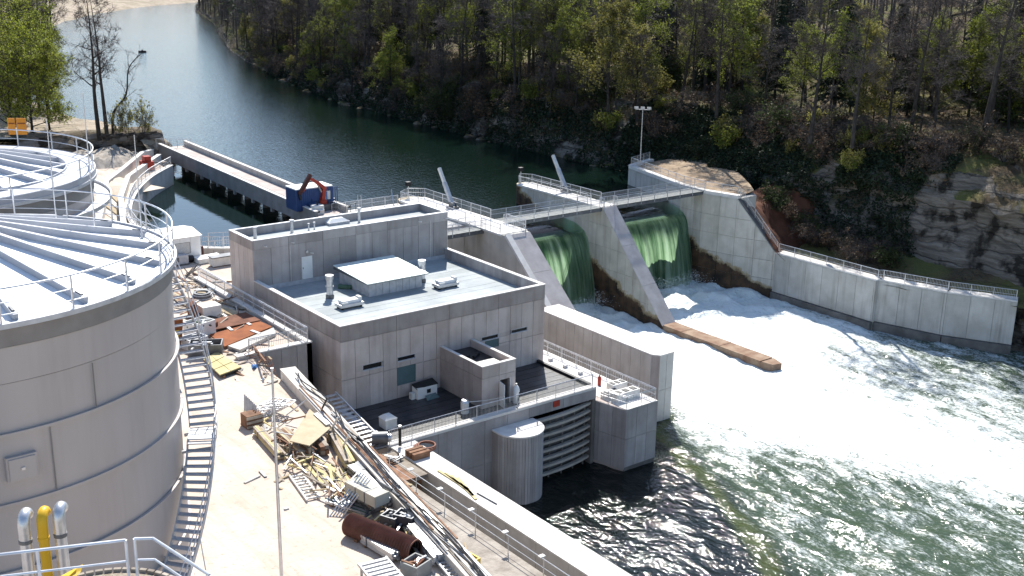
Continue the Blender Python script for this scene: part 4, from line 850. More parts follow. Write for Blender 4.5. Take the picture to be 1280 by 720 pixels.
for k in range(6):
    y = 70.5 + k * .55; one('pipe_length', MB().tube([(61.6 + .12 * k, y, PZ + .1), (61.9 + .3 * (k % 3), y + 2.2, PZ + .1)], .09), ('black', 'galv', 'steel_dark')[k % 3], ('black pipe length lying on the side walkway', 'bright steel pipe length lying on the side walkway', 'dark steel pipe length lying on the side walkway')[k % 3], 'pipe', ('black pipes on the walkway', 'bright pipes on the walkway', 'dark pipes on the walkway')[k % 3])
for k in range(4): one('lead_block', MB().box(63.4, 63.75, 71.5 + k * 2.1, 71.8 + k * 2.1, PZ + .03, PZ + .3), 'galv_matt', 'small grey block set on the side walkway', 'block', 'grey blocks along the walkway')

# ================================================================== TRENCH AND RIVER WALLS BELOW THE YARD
bw = thing('bank_wall', 'long pale river wall with broad flat top below the yard', 'wall', (41.3, 50, -9))
MB().box(40.46, 42.35, 10, 66.15, -9, -.12).build('body', 'conc_light', bw)
panels(bw, (40.4, 0, 0), (0, 1, 0), (0, 0, 1), (1, 0, 0), [(20, -4), (61.5, -4), (61.5, -.12), (20, -.12)], 3.1, 4, 'conc_light', u0=61.5 - 3.1 * 20, v0=-4.0)
for k in range(9):
    yb_ = 66.15 - k * 5.6; MB().box(40.34, 42.45, yb_ - 5.57, yb_, -.12, .0).build('capping', 'conc_cap', bw)
o = MB().prism([(30.0, 20), (40.44, 20), (40.44, 66), (34.0, 66), (30, 45)], -9, -4.0).build('trench_floor', 'conc_dark', None, kind='structure')
o = MB().prism([(27, 20), (36.7, 20), (36.7, 60.5), (32.6, 60.5), (28, 34)], -9, 1.5).build('trench_shelf', 'spoil_dark', None, kind='structure')
bt = thing('beam_wall', 'long concrete parapet beam along the yard edge carrying steel bars and cables', 'wall', BEAM_A)
u_ = (BEAM_B - BEAM_A).normalized(); n_ = Vector((-u_.y, u_.x, 0)); n_ = n_ if n_.x > 0 else -n_
MB().prism([BEAM_A - n_ * .55, BEAM_B - n_ * .55, BEAM_B + n_ * .5, BEAM_A + n_ * .5], -9, 5.72).build('body', 'conc_light', bt)
L = (BEAM_B - BEAM_A).length
for k in range(11):
    a, c = BEAM_A + u_ * (L * k / 11), BEAM_A + u_ * (L * (k + 1) / 11 - .03); MB().prism([a - n_ * .6, c - n_ * .6, c + n_ * .55, a + n_ * .55], 5.72, 5.82).build('capping', 'conc_light', bt)
for k in range(16):
    l0 = random.uniform(0, L - 14); ln = random.uniform(6, 13); off = random.uniform(-.45, .45); z = 5.86 + .05 * (k % 4); sk = random.uniform(-.15, .15)
    a = BEAM_A + u_ * l0 + n_ * off; c = BEAM_A + u_ * (l0 + ln) + n_ * max(-.5, min(.5, off + sk))
    mm = ('wood_grey', 'steel', 'steel_dark', 'wood_brown')[k % 4]; lb = ('weathered batten', 'bright steel bar', 'dark steel bar', 'rusty brown bar')[k % 4]
    one('bar', MB().beam(a + Vector((0, 0, z)), c + Vector((0, 0, z)), .09, .06), mm, 'long %s lying along the parapet beam' % lb, 'bar', '%ss on the parapet beam' % lb)
for k in range(5):
    pts = []
    for j in range(9):
        s = (14 + 21 * j / 8) if k < 3 else (2 + 13 * j / 8); pts.append(BEAM_A + u_ * s + n_ * (.3 * math.sin(j * 1.1 + k) + .1 * k - .2) + Vector((0, 0, 5.98 + .03 * k)))
    one('cable', MB().tube(catmull(pts, 4), .045, 5), 'cable', 'black cable trailing along the parapet beam', 'cable', 'black cables on the parapet beam')
railing('railing', 'slack wire railing with small white plates along the trench edge', [(36.5, 60, 1.5), (36.5, 24, 1.5)], 1.1, 3.4, (1, .5), r=.022)
for k in range(9): one('lamp_plate', MB().box(36.4, 36.75, 57.4 - 3.4 * k, 57.65 - 3.4 * k, 2.62, 2.68), 'white_paint', 'small white plate fixed on the trench railing', 'plate', 'white plates on the trench railing')
t = thing('landing_slab', 'brown plank landing between parapet beam and river wall', 'slab', (38, 63, -.2))
for k in range(5): MB().box(35.2 + k * 1.0, 36.15 + k * 1.0, 60.9, 65.6, -.3, -.02 + .01 * (k % 2)).build('plank', 'wood_brown' if k % 2 else 'wood_grey', t)
MB().box(37.0, 37.3, 61.3, 61.6, -4, -.3).build('prop', 'wood_brown', t); MB().box(39.6, 39.9, 61.3, 61.6, -4, -.3).build('prop', 'wood_brown', t); MB().box(35.2, 40.3, 65.3, 65.6, -4, -.3).build('prop_wall', 'conc_dark', t)
q = P(522, 570, 0); t = thing('timber_stack', 'small stack of brown timber blocks on the plank landing', 'timber stack', q)
for k in range(6): MB().box(q.x - .7, q.x + .7, q.y - .6 + .22 * (k % 3) * 2, q.y - .3 + .22 * (k % 3) * 2, .02 + .24 * (k // 3), .24 + .24 * (k // 3)).build('block', 'wood_brown', t)
for k in range(3): one('hose_coil', MB().ring((q.x + 1.2 + .1 * k, q.y + .9, 0), .75 - .09 * k, .85 - .09 * k, .02 + .07 * k, .09 + .07 * k, 28), 'orange' if False else 'rust_pipe', 'loop of orange-brown hose on the plank landing', 'hose', 'hose loops on the landing')
q = P(495, 577, 0); t = thing('clamp_heap', 'heap of grey steel clamps on the plank landing', 'clamps', q)
for k in range(7): MB().beam(q + Vector((random.uniform(-.7, .7), random.uniform(-.5, .5), .1 + .06 * k)), q + Vector((random.uniform(-.7, .7), random.uniform(-.5, .5), .1 + .06 * k)), .12, .12).build('clamp', 'steel_dark' if k % 2 else 'galv', t)
for k in range(4):
    a = P(548 + 8 * k, 588 + 3 * k, .05); c = P(586 + 3 * k, 612 + 4 * k, .05); one('plank', MB().beam(a, c, .2, .06), 'wood_yellow', 'pale yellow plank lying on the river wall top', 'plank', 'yellow planks on the river wall')
one('steel_rod', MB().tube([P(596, 616, .05), P(621, 630, .05)], .04), 'steel_dark', 'dark steel rod lying at the end of the yellow planks', 'rod')
for k in range(60):
    y = random.uniform(34, 59); x = lerp_tab([(36, 29.8), (60, 34)], y) + random.uniform(.6, 2.6); a = random.uniform(-.6, .6); l = random.uniform(.6, 2.6); mm = random.choice(('wood_grey', 'wood', 'wood_brown', 'conc_light'))
    one('scrap_plank', MB().beam((x - math.sin(a) * l / 2, y - math.cos(a) * l / 2, 1.55), (x + math.sin(a) * l / 2, y + math.cos(a) * l / 2, 1.62 + .1 * random.random()), random.uniform(.1, .3), .06), mm, 'scrap board lying on the trench shelf', 'board', 'scrap boards on the trench shelf')
# steel stair between parapet and platform
t = thing('steel_stair', 'open steel stair with grating treads beside the platform edge', 'stairs', (39.0, 69, 0))
A, B = Vector((37.8, 72.6, 2.4)), Vector((38.6, 66.2, .0))
for dx_ in (0, 1.6): MB().beam(A + Vector((dx_, 0, 0)), B + Vector((dx_, 0, 0)), .08, .25).build('stringer', 'galv', t)
for k in range(15):
    q = A.lerp(B, (k + .5) / 15); MB().box(q.x + .05, q.x + 1.55, q.y - .14, q.y + .14, q.z - .02, q.z + .03).build('tread', 'galv', t)
q = P(475, 553, .3); t = thing('motor', 'round grey motor drum at the foot of the steel stair', 'motor', q - Vector((0, 0, .3)))
MB().tube([q + Vector((-.5, .3, .35)), q + Vector((.5, -.3, .35))], .48, 14).build('drum', 'steel_dark', t, True); MB().tube([q + Vector((.5, -.3, .35)), q + Vector((.7, -.4, .35))], .3, 12).build('end_cap', 'galv', t, True); MB().box(q.x - .4, q.x + .4, q.y - .3, q.y + .3, -.1, .3).build('foot', 'steel_dark', t)
# pit walls beside the powerhouse
pw = thing('pit_wall', 'concrete retaining wall with kerb along the light well beside the powerhouse', 'wall', (39.5, 85, -9))
MB().box(39.26, 39.7, 76.72, 99, -9, YARD + .22).build('body', 'conc_light', pw); MB().box(33.5, 39.24, 76.78, 77.25, -9, YARD + .22).build('body', 'conc_light', pw)
panels(pw, (0, 76.72, 0), (1, 0, 0), (0, 0, 1), (0, 1, 0), [(34.4, -3), (39.7, -3), (39.7, YARD + .2), (34.4, YARD + .2)], 1.33, 5.5, 'conc_upper', u0=34.4, v0=YARD - 5.3)
MB().box(39.2, 39.76, 76.7, 99, YARD + .22, YARD + .32).build('capping', 'conc_cap', pw); MB().box(33.4, 39.18, 76.7, 77.3, YARD + .22, YARD + .32).build('capping', 'conc_cap', pw)
railing('railing', 'double-bar railing along the light well beside the powerhouse', [(39.5, 98.5, YARD + .32), (39.5, 77, YARD + .32), (34.5, 77, YARD + .32)], 1.1, 1.9, (1, .9, .5), bal=.15)
one('well_floor', MB().box(39.7, 40.7, 77, 94, -9, -1.0), 'conc_dark', 'dark floor of the light well between wall and powerhouse', 'floor')
t = thing('dead_lattice', 'small heap of dark scaffold parts at the rear corner of the light well', 'scaffold parts', (39.6, 99.5, YARD))
for k in range(10): MB().beam((40 + random.uniform(-1.2, .6), 100.5 + random.uniform(-1, 1), YARD + .05), (40 + random.uniform(-1.2, .6), 100.5 + random.uniform(-1, 1), YARD + random.uniform(.3, 1.2)), .07, .07).build('bar', 'steel_dark', t)
# ================================================================== STORAGE TANKS
TR, TZ = 9.35, 22.0
mat('beam_grey', (.36, .37, .40), (.44, .45, .48), 1, .6, .1)
def tank(c, label, stair=True, a_vis=None):
    t = thing('storage_tank', label, 'tank', (c[0], c[1], YARD))
    lev = [YARD, 6.6, 9.4, 12.25, 15.05, 17.85, 19.8, 21.2]
    for k in range(len(lev) - 1):
        r_ = TR - .03 * (k % 2) - .05
        MB().ring(c, r_ - .12, r_, lev[k] + .015, lev[k + 1] - .015, 96).build('shell_course', 'tank_shell', t, True)
    MB().ring(c, TR - .4, TR - .1, YARD, 21.3, 72).build('inner_shell', 'tank_band', t)
    for k in (3, 4, 5):
        MB().ring(c, TR - .05, TR + .07, lev[k] - .07, lev[k] + .05, 96).build('stiffener_ring', 'tank_shell', t, True); 
    for k in (1, 2): MB().ring(c, TR - .05, TR + .07, lev[k] - .06, lev[k] + .04, 96).build('stiffener_ring', 'tank_shell', t, True)
    MB().ring(c, TR - .12, TR + .02, 21.22, TZ - .04, 96).build('rim_band', 'tank_band', t, True)
    MB().ring(c, TR - .45, TR + .22, TZ - .04, TZ + .06, 96).build('rim_plate', 'galv_matt', t)
    MB().ring(c, TR + .14, TR + .24, TZ + .06, TZ + .16, 96).build('toe_board', 'galv_matt', t)
    nb = 20
    for k in range(nb):                                                     # roof sectors and radial beams
        a0, a1 = R(-86 + 18 * k), R(-86 + 18 * (k + 1)); sec = [(c[0] + .9 * math.cos((a0 + a1) / 2), c[1] + .9 * math.sin((a0 + a1) / 2))]
        pts = [(c[0], c[1], TZ + 2.1)] + [(c[0] + (TR - .2) * math.cos(a0 + (a1 - a0) * j / 4), c[1] + (TR - .2) * math.sin(a0 + (a1 - a0) * j / 4), TZ - .08) for j in range(5)]
        MB().extr(pts, (0, 0, .05)).build('roof_sheet', 'tank_roof', t)
        d = Vector((math.cos(a0), math.sin(a0), 0)); p = Vector((c[0], c[1], 0))
        MB().beam(p + d * .8 + Vector((0, 0, TZ + 2.12)), p + d * (TR - .35) + Vector((0, 0, TZ + .14)), .2, .3).build('radial_beam', 'beam_grey', t)
        MB().beam(p + d * (TR - .9) + Vector((0, 0, TZ + .44)), p + d * (TR - .55) + Vector((0, 0, TZ + .36)), .1, .06).build('bracket', 'steel_dark', t)
    MB().tube([(c[0], c[1], TZ + 1.6), (c[0], c[1], TZ + 2.5)], 1.0, 20).build('crown_ring', 'galv', t, True)
    return t
def ring_rail(label, c, r_, z, h, n, rails, gap=None, m='galv'):
    t = thing('tank_railing', label, 'railing', (c[0], c[1], z))
    post = MB().box(-.03, .03, -.03, .03, 0, h).mesh('post', m)
    for k in range(n):
        a = 2 * math.pi * (k + .5) / n
        o = link('post', post, t); o.location = (c[0] + r_ * math.cos(a), c[1] + r_ * math.sin(a), z); o.rotation_euler = (0, 0, a)
    for f in rails:
        pts = [(c[0] + r_ * math.cos(2 * math.pi * k / 96), c[1] + r_ * math.sin(2 * math.pi * k / 96), z + h * f) for k in range(97)]
        MB().tube(pts, .04 if f == 1 else .022, 6, False).build('rail', m, t)
    return t
C1, C2 = (9.34, 51.33), (12.4, 71.2)
tk = tank(C1, 'big grey steel tank with white roof of radial beams beside the spiral stair')
ring_rail('ring railing round the roof of the tank with the spiral stair', C1, TR + .12, TZ + .06, 1.4, 22, (1, .62, .3))
tank(C2, 'grey steel tank with white beamed roof behind the nearer tank')
ring_rail('ring railing round the roof of the rear tank', C2, TR + .12, TZ + .06, 1.5, 22, (1, .62, .3))
# roof walkway and gallery of the rear tank
t = thing('roof_walkway', 'broad grey ring walkway on the rim of the rear tank roof', 'walkway', (C2[0], C2[1], TZ)); MB().ring(C2, TR - 1.4, TR + .2, TZ + .42, TZ + .5, 80).build('deck', 'beam_grey', t); MB().ring(C2, TR - 1.45, TR - 1.38, TZ + .1, TZ + .62, 80).build('inner_kerb', 'beam_grey', t); MB().ring(C2, TR + .1, TR + .2, TZ + .07, TZ + .42, 80).build('outer_skirt', 'beam_grey', t)
# outer walkway ring of the rear tank
t = thing('tank_gallery', 'curved steel gallery fixed round the rear tank below its rim', 'gallery', (C2[0], C2[1], 20.6))
MB().ring(C2, TR + .1, TR + .95, 20.6, 20.68, 64, R(-75), R(40)).build('deck', 'galv_matt', t)
MB().ring(C2, TR + .9, TR + .98, 20.68, 20.85, 64, R(-75), R(40)).build('toe_board', 'galv', t)
# manway hatch and weld seam on the near tank
def on_tank(q, r_):
    d = ray(*q); ox, oy = -C1[0], -C1[1]; a = d.x ** 2 + d.y ** 2; b_ = d.x * ox + d.y * oy; cc = ox * ox + oy * oy - r_ * r_; s = (-b_ - math.sqrt(b_ * b_ - a * cc)) / a
    return Vector((d.x * s, d.y * s, HC + d.z * s))
q = on_tank((27, 583), TR); a = math.atan2(q.y - C1[1], q.x - C1[0]); nn = Vector((math.cos(a), math.sin(a), 0)); uu = Vector((-nn.y, nn.x, 0))
h = MB().obox(q + nn * .05, uu * .56, nn * .1, (0, 0, .5)).build('hatch', 'tank_shell', tk); MB().obox(q + nn * .17, uu * .48, nn * .03, (0, 0, .42)).build('hatch_door', 'tank_shell', h); MB().obox(q + nn * .22, uu * .07, nn * .03, (0, 0, .05)).build('handle', 'galv', h)
for px_, z0, z1 in (((63, 535), 15.13, 17.75), ((118, 480), 17.95, 19.75)):
    q = on_tank(px_, TR); a = math.atan2(q.y - C1[1], q.x - C1[0]); nn = Vector((math.cos(a), math.sin(a), 0)); q.z = (z0 + z1) / 2
    MB().obox(q, Vector((-nn.y, nn.x, 0)) * .018, nn * .015, (0, 0, (z1 - z0) / 2)).build('weld_strip', 'tank_band', tk)
# spiral stair
st = thing('spiral_stair', 'steel stair with grating treads winding up the outside of the near tank', 'stairs', (C1[0] + 10, C1[1] - 3, YARD))
def sz(a): return 13.7 + (a + 30) * .19 if a < -30 else (13.7 if a < -22 else 13.7 + (a + 22) * .19)
def sp_(a, r_, dz=0): return Vector((C1[0] + r_ * math.cos(R(a)), C1[1] + r_ * math.sin(R(a)), sz(a) + dz))
RI, RO = TR + .26, TR + 1.46
a = -76.
while a < 21:
    if -30 <= a <= -22:
        a = -21.3; continue
    p0, p1 = sp_(a - .8, RI), sp_(a + .8, RI); p2, p3 = sp_(a + .8, RO), sp_(a - .8, RO)
    z = sz(a); MB().extr([(p.x, p.y, z) for p in (p0, p3, p2, p1)], (0, 0, .05)).build('tread', 'beam_grey', st)
    a += 1.42
MB().extr([(p.x, p.y, 13.7) for p in (sp_(-29.8, RI), sp_(-29.8, RO), sp_(-26, RO), sp_(-22.2, RO), sp_(-22.2, RI), sp_(-26, RI))], (0, 0, .06)).build('landing', 'galv_matt', st)
for r_ in (RI, RO):
    mb = MB(); prev = None
    for k in range(-76, 22, 2):
        p = sp_(k, r_, -.02)
        if prev is not None: mb.beam(prev, p, .05, .26)
        prev = p
    mb.build('stringer', 'galv_matt', st)
for f in (1.1, .58):
    MB().tube([sp_(k, RO + .03, f) for k in range(-76, 23, 2)], .026, 6).build('handrail', 'galv', st)
for k in range(-76, 23, 6): MB().tube([sp_(k, RO + .03, -.1), sp_(k, RO + .03, 1.1)], .024, 6).build('post', 'galv', st)
for k in (-70, -50, -31, -22, -2, 16): MB().beam(sp_(k, TR, -.3), sp_(k, RO, -.12), .1, .12).build('bracket', 'galv_matt', st)
MB().tube([sp_(-48, RO + .1, .4), sp_(-50, RO + .5, -.8), sp_(-49, RO + .35, -1.5), sp_(-51, RO + .6, -1.0)], .025).build('loose_wire', 'galv', st)
# bridge between the two tanks with cross-braced rails
t = thing('tank_bridge', 'steel link bridge with cross-braced railings between the two tanks', 'bridge', (11, 61.5, TZ))
for x in (6.2, 10.4):
    A, B = Vector((x, 60.4, TZ + .1)), Vector((x + .6, 62.2, TZ + .1)); MB().beam(A, B, .12, .2).build('girder', 'galv_matt', t)
MB().box(6.2, 11.0, 60.45, 62.2, TZ + .12, TZ + .18).build('deck', 'galv_matt', t)
for k, x in enumerate((2.0, 4.2, 6.4, 8.6, 10.8, 13.0)):
    MB().beam((x, 60.6 - .04 * (x - 9) ** 2, TZ + .1), (x, 60.6 - .04 * (x - 9) ** 2, TZ + 2.4), .07, .07).build('post', 'galv', t)
for x0_, x1_ in ((8.6, 10.8), (10.8, 13.0)):
    for s_ in (0, .5):
        MB().beam((x0_, 60.6 - .04 * (x0_ - 9) ** 2, TZ + 1.5 + s_), (x1_, 60.6 - .04 * (x1_ - 9) ** 2, TZ + .1 + s_), .05, .05).build('brace', 'galv', t)
for x0_, x1_ in ((2.0, 4.2), (4.2, 6.4), (6.4, 8.6)):
    MB().beam((x0_, 60.6 - .04 * (x0_ - 9) ** 2, TZ + 1.1), (x1_, 60.6 - .04 * (x1_ - 9) ** 2, TZ + 1.1), .05, .05).build('rail', 'galv', t); MB().beam((x0_, 60.6 - .04 * (x0_ - 9) ** 2, TZ + .5), (x1_, 60.6 - .04 * (x1_ - 9) ** 2, TZ + 1.9), .04, .04).build('brace', 'galv', t)
# orange gate boards on the rear railing
for k, (a_, b2) in enumerate(((10, 19), (21, 33))):
    A, B = P(a_, 153, TZ + 1.0), P(b2, 153, TZ + 1.0)
    A = PY(a_, 158, C2[1] + TR - .6); B = PY(b2, 158, C2[1] + TR - .6)
    t = thing('orange_board', 'orange warning board hung on the rear tank railing', 'board', A, 'orange boards on the tank railing')
    MB().obox((A + B) / 2, (B - A) / 2, (0, .03, 0), (0, 0, .55)).build('panel', 'orange', t); MB().obox((A + B) / 2 + Vector((0, -.04, .2)), (B - A) * .4, (0, .01, 0), (0, 0, .04)).build('strip', 'rust', t)
# thin aerial poles
q = Vector((21.8, 46.2, YARD)); t = thing('yard_pole', 'tall thin grey pole standing in the sandy yard', 'pole', q)
MB().tube([q, q + Vector((0, 0, 11.3))], [.10, .055], 8).build('pole', 'galv', t); MB().box(q.x - .25, q.x + .25, q.y - .25, q.y + .25, YARD, YARD + .08).build('base_plate', 'galv_matt', t); MB().tube([q + Vector((0, 0, 11.3)), q + Vector((0, 0, 11.42))], .08, 8).build('cap', 'galv', t)
for (px_, py_, top, lb) in ((178, 300, 168, 'thin lightning rod rising from the near tank railing'), (120, 300, 115, 'thin lightning rod standing on the rear side of the near tank'), (72, 290, 148, 'thin lightning rod between the two tank roofs')):
    q = P(px_, py_, TZ); d = ray(px_, top); H2 = HC + d.z * (q.y / d.y) - TZ; t = thing('lightning_rod', lb, 'lightning rod', q)
    MB().tube([q, q + Vector((0, 0, H2))], [.035, .02], 6).build('rod', 'galv', t); MB().tube([q, q + Vector((0, 0, .3))], .07, 8).build('socket', 'galv_matt', t)

# ================================================================== FOREGROUND PIPES AND PLATFORM
for k, (px_, py_, rad, m_, lb) in enumerate(((28, 643, .19, 'galv', 'shiny steel vent pipe with rounded elbow left of the yellow pipe'), (51, 640, .165, 'yellow', 'bright yellow pipe with curved elbow between two steel pipes'), (72, 635, .19, 'galv', 'tall shiny steel vent pipe with elbow right of the yellow pipe'))):
    d = ray(px_, py_); s = 36 / math.hypot(d.x, d.y); q = Vector((d.x * s, d.y * s, HC + d.z * s)); t = thing('vent_pipe', lb, 'pipe', (q.x, q.y, 14), 'upright pipes before the near tank')
    MB().tube([(q.x, q.y, YARD), (q.x, q.y, q.z - .9)], rad, 16).build('pipe', m_, t, True)
    el = [(q.x + .14 * (1 - math.cos(w_)), q.y + .24 * (1 - math.cos(w_)), q.z - .45 + .32 * math.sin(w_)) for w_ in [math.pi * j / 10 for j in range(9)]]
    MB().tube([(q.x, q.y, q.z - .92)] + el, rad * 1.02, 16).build('elbow', m_, t, True); MB().tube([(q.x, q.y, q.z - 1.0), (q.x, q.y, q.z - .88)], rad * 1.12, 16).build('flange', 'steel_dark' if m_ == 'galv' else m_, t, True)
def at_d(x, y, dist):
    d = ray(x, y); s = dist / math.hypot(d.x, d.y); return Vector((d.x * s, d.y * s, HC + d.z * s))
mat('gravel', (.30, .24, .17), (.42, .36, .28), 6, .95, bump=.8, bscale=20)
PLZ = 22.3
t = thing('service_platform', 'steel service platform with tube railing in front of the near tank', 'platform', at_d(60, 760, 20))
e0, e1, e2, e3, e4 = (P(-60, 700, PLZ + 1.05), P(157, 675, PLZ + 1.05), P(168, 673.5, PLZ + 1.05), P(191, 673, PLZ + 1.05), P(262, 719, PLZ + 1.05))
e5 = Vector((10.5, 12.5, PLZ + 1.05))
def dn(p, z): return Vector((p.x, p.y, PLZ + z))
MB().extr([dn(e0, -.2), dn(e1, -.2), dn(e3, -.2), dn(e4, -.2), dn(e5, -.2), dn(Vector((-3, 12, 0)), -.2)], (0, 0, .12)).build('deck', 'galv_matt', t)
for a, c in ((e0, e1), (e2, e3), (e3, e4)):
    for f in (1.05, .55): MB().tube([dn(a, f), dn(c, f)], .034 if f > 1 else .026, 8).build('rail', 'galv', t)
m_ = P(41, 697, PLZ + 1.0)
for p in (e1, e2, e4, e0.lerp(e1, .48)): MB().tube([dn(p, -.1), dn(p, 1.05)], .033, 8).build('post', 'galv', t)
for p in (e0.lerp(e1, .1), e3, e5): MB().tube([dn(p, -.1 - (PLZ - YARD - .1)), dn(p, -.15)], .12, 8).build('leg', 'galv_matt', t)
gc = at_d(128, 742, 31); gz = 16.6
t = thing('gravel_roof', 'round gravel-covered lid with woven edge below the service platform', 'lid', (gc.x, gc.y, YARD))
gc = P(125, 772, gz)
MB().tube([(gc.x, gc.y, YARD), (gc.x, gc.y, gz - .1)], 2.55, 40).build('drum', 'tank_band', t, True); MB().tube([(gc.x, gc.y, gz - .1), (gc.x, gc.y, gz)], 2.5, 40).build('gravel_bed', 'gravel', t); 
for k in range(60):
    a = 2 * math.pi * k / 60; MB().obox((gc.x + 2.6 * math.cos(a), gc.y + 2.6 * math.sin(a), gz + .02), (-.11 * math.sin(a), .11 * math.cos(a), 0), (.06 * math.cos(a), .06 * math.sin(a), 0), (0, 0, .07)).build('edge_block', 'wood_grey', t)
q = P(88, 724, gz); t = thing('yellow_tarp', 'crumpled yellow sheet lying on the gravel lid', 'sheet', q)
MB().add([q + Vector(v) * .42 for v in ((-1.1, -.5, .05), (.1, -.7, .05), (.9, .3, .25), (1.2, .75, .5), (-.2, .8, .1), (-.9, .4, .15), (0, 0, .42))], [(0, 1, 6), (1, 2, 6), (2, 3, 6), (3, 4, 6), (4, 5, 6), (5, 0, 6), (5, 4, 3, 2, 1, 0)]).build('sheet', 'yellow_box', t); MB().beam(q + Vector((-.1, -.1, .16)), q + Vector((.22, .12, .2)), .06, .05).build('batten', 'yellow', t)

# ================================================================== INTAKE
iw = thing('intake_wall', 'curved concrete intake wall sweeping round the still basin', 'wall', (45, 130, 0))
bz = [Vector((p.x, p.y, 0)) for p in basin]
def offs(i, d):
    tg = (bz[min(i + 1, len(bz) - 1)] - bz[max(i - 1, 0)]).normalized(); return bz[i] + Vector((tg.y, -tg.x, 0)) * d
for i in range(len(bz) - 1):
    a0, a1 = offs(i, -.0), offs(i + 1, -.0); c0, c1 = offs(i, .55), offs(i + 1, .55)
    gapv = (a1 - a0).normalized() * .02
    MB().prism([a0 + gapv, a1 - gapv, c1 - gapv, c0 + gapv], -2, DECK + .02).build('wall_panel', 'conc_light', iw)
mb = MB()
for s_, e_ in ((0, len(bz) - 1),):
    l = [offs(i, -.08) for i in range(len(bz))]; r2 = [offs(i, .63) for i in range(len(bz))]
    for i in range(len(bz) - 1): mb.prism([l[i], l[i + 1], r2[i + 1], r2[i]], DECK + .02, DECK + .12)
mb.build('capping', 'conc_cap', iw)
railing('railing', 'railing following the curved intake wall round the basin', [Vector((p.x, p.y, DECK + .12)) for p in [offs(i, .25) for i in range(0, len(bz), 3)]], 1.1, 1.9, (1, .5), bal=.22)
fp = thing('fish_pass', 'stepped concrete fish pass channel with pale walls beside the curved intake', 'fish pass', (46, 140, YARD))
out_l = [P(190, 187, DECK + .6), P(178, 190, DECK + .6), P(150, 213, DECK + .6), P(133, 226, DECK + .6), P(128, 255, DECK + .6), P(121, 285, DECK + .6)]
out_r = [P(199, 193, DECK + .6), P(184, 203, DECK + .6), P(160, 220, DECK + .6), P(151, 245, DECK + .6), P(153, 268, DECK + .6), P(158, 300, DECK + .6)]
for ln, hgt in ((out_l, DECK + .6), (out_r, DECK + .6)):
    for a, c in zip(ln, ln[1:]): MB().beam(Vector((a.x, a.y, 3.6)), Vector((c.x, c.y, 3.6)), .5, 2 * (hgt - 3.6) - .1).build('channel_wall', 'conc_light', fp); 
    for a, c in zip(ln, ln[1:]): MB().beam(Vector((a.x, a.y, hgt + .0)), Vector((c.x, c.y, hgt + .0)), .6, .1).build('coping', 'conc_cap', fp)
for k in range(8):
    f = k / 8; a = out_l[3].lerp(out_l[5], f); c = out_r[3].lerp(out_r[5], f); a2 = out_l[3].lerp(out_l[5], f + .125); c2 = out_r[3].lerp(out_r[5], f + .125); z = YARD + .55 - .16 * k
    MB().prism([a, c, c2, a2], 3, z).build('step', 'conc_light' if k % 2 else 'wood', fp)
mb = MB(); mb.prism([out_r[1], out_r[2], out_r[3], out_r[4], out_r[5], offs(30, .6), offs(24, .6), offs(18, .6), offs(12, .6), offs(6, .6), offs(1, .6)], YARD - .2, YARD + .12); mb.build('sand_path', 'spoil', fp)
q = P(184, 213, YARD + .1); t = thing('red_compactor', 'small red site machine on the sandy path beside the basin', 'machine', q)
MB().box(q.x - .7, q.x + .7, q.y - .9, q.y + .9, q.z + .15, q.z + 1.3).build('body', 'red', t); MB().box(q.x - .45, q.x + .45, q.y - .6, q.y + .5, q.z + 1.3, q.z + 2.0).build('hood', 'red', t); MB().tube([(q.x - .8, q.y - .5, q.z + .25), (q.x + .8, q.y - .5, q.z + .25)], .3, 12).build('roller', 'black', t); MB().tube([(q.x - .8, q.y + .5, q.z + .25), (q.x + .8, q.y + .5, q.z + .25)], .3, 12).build('roller', 'black', t)
MB().tube([(q.x + .7, q.y, q.z + 1.1), (q.x + 1.7, q.y - .2, q.z + .9)], .06).build('handle', 'black', t)
# intake bridge on short piers
mat('conc_fascia', (.19, .185, .185), (.25, .245, .245), .6, .9, bump=.1, rand=.1)
ib = thing('intake_bridge', 'long low concrete bridge with parapets across the intake', 'bridge', (63, 140, -2))
Y0i, Y1i = 113.2, 166.0; a_ = Vector((61.9, Y1i, 0)); b_ = Vector((59.6, Y0i, 0))
def ibp(y, dx): f = (y - Y0i) / (Y1i - Y0i); return Vector((59.6 + 2.1 * f + dx, y, 0))
nseg = 9
for k in range(nseg):
    y0k = Y0i + (Y1i - Y0i) * k / nseg; y1k = Y0i + (Y1i - Y0i) * (k + 1) / nseg - .03
    A, B = ibp(y0k, 0), ibp(y1k, 0)
    MB().prism([A, B, B + Vector((.35, 0, 0)), A + Vector((.35, 0, 0))], 4.3, 6.2).build('fascia_beam', 'conc_fascia', ib)
    MB().prism([A + Vector((.35, 0, 0)), B + Vector((.35, 0, 0)), B + Vector((3.9, 0, 0)), A + Vector((3.9, 0, 0))], 5.2, DECK).build('deck_slab', 'conc_bld', ib)
    MB().prism([A + Vector((3.9, 0, 0)), B + Vector((3.9, 0, 0)), B + Vector((4.2, 0, 0)), A + Vector((4.2, 0, 0))], 4.6, 6.3).build('parapet', 'conc_dam', ib)
    C = ibp(y0k + .4, 0); MB().box(C.x + 1.6, C.x + 3.6, C.y, C.y + .55, -4, 5.2).build('pier', 'conc_dark', ib); MB().box(C.x + .05, C.x + .35, C.y, C.y + .5, 3.8, 4.3).build('corbel', 'conc_fascia', ib)
for dx_, zz in ((.0, 6.2), (3.9, 6.3)):
    A, B = ibp(Y0i, dx_), ibp(Y1i, dx_); MB().prism([A + Vector((-.06, 0, 0)), B + Vector((-.06, 0, 0)), B + Vector((.4, 0, 0)), A + Vector((.4, 0, 0))], zz, zz + .08).build('coping', 'conc_cap', ib)
    MB().tube([A + Vector((.5, 0, zz - .05)), B + Vector((.5, 0, zz - .05))], .12, 6).build('rail_track', 'black', ib)
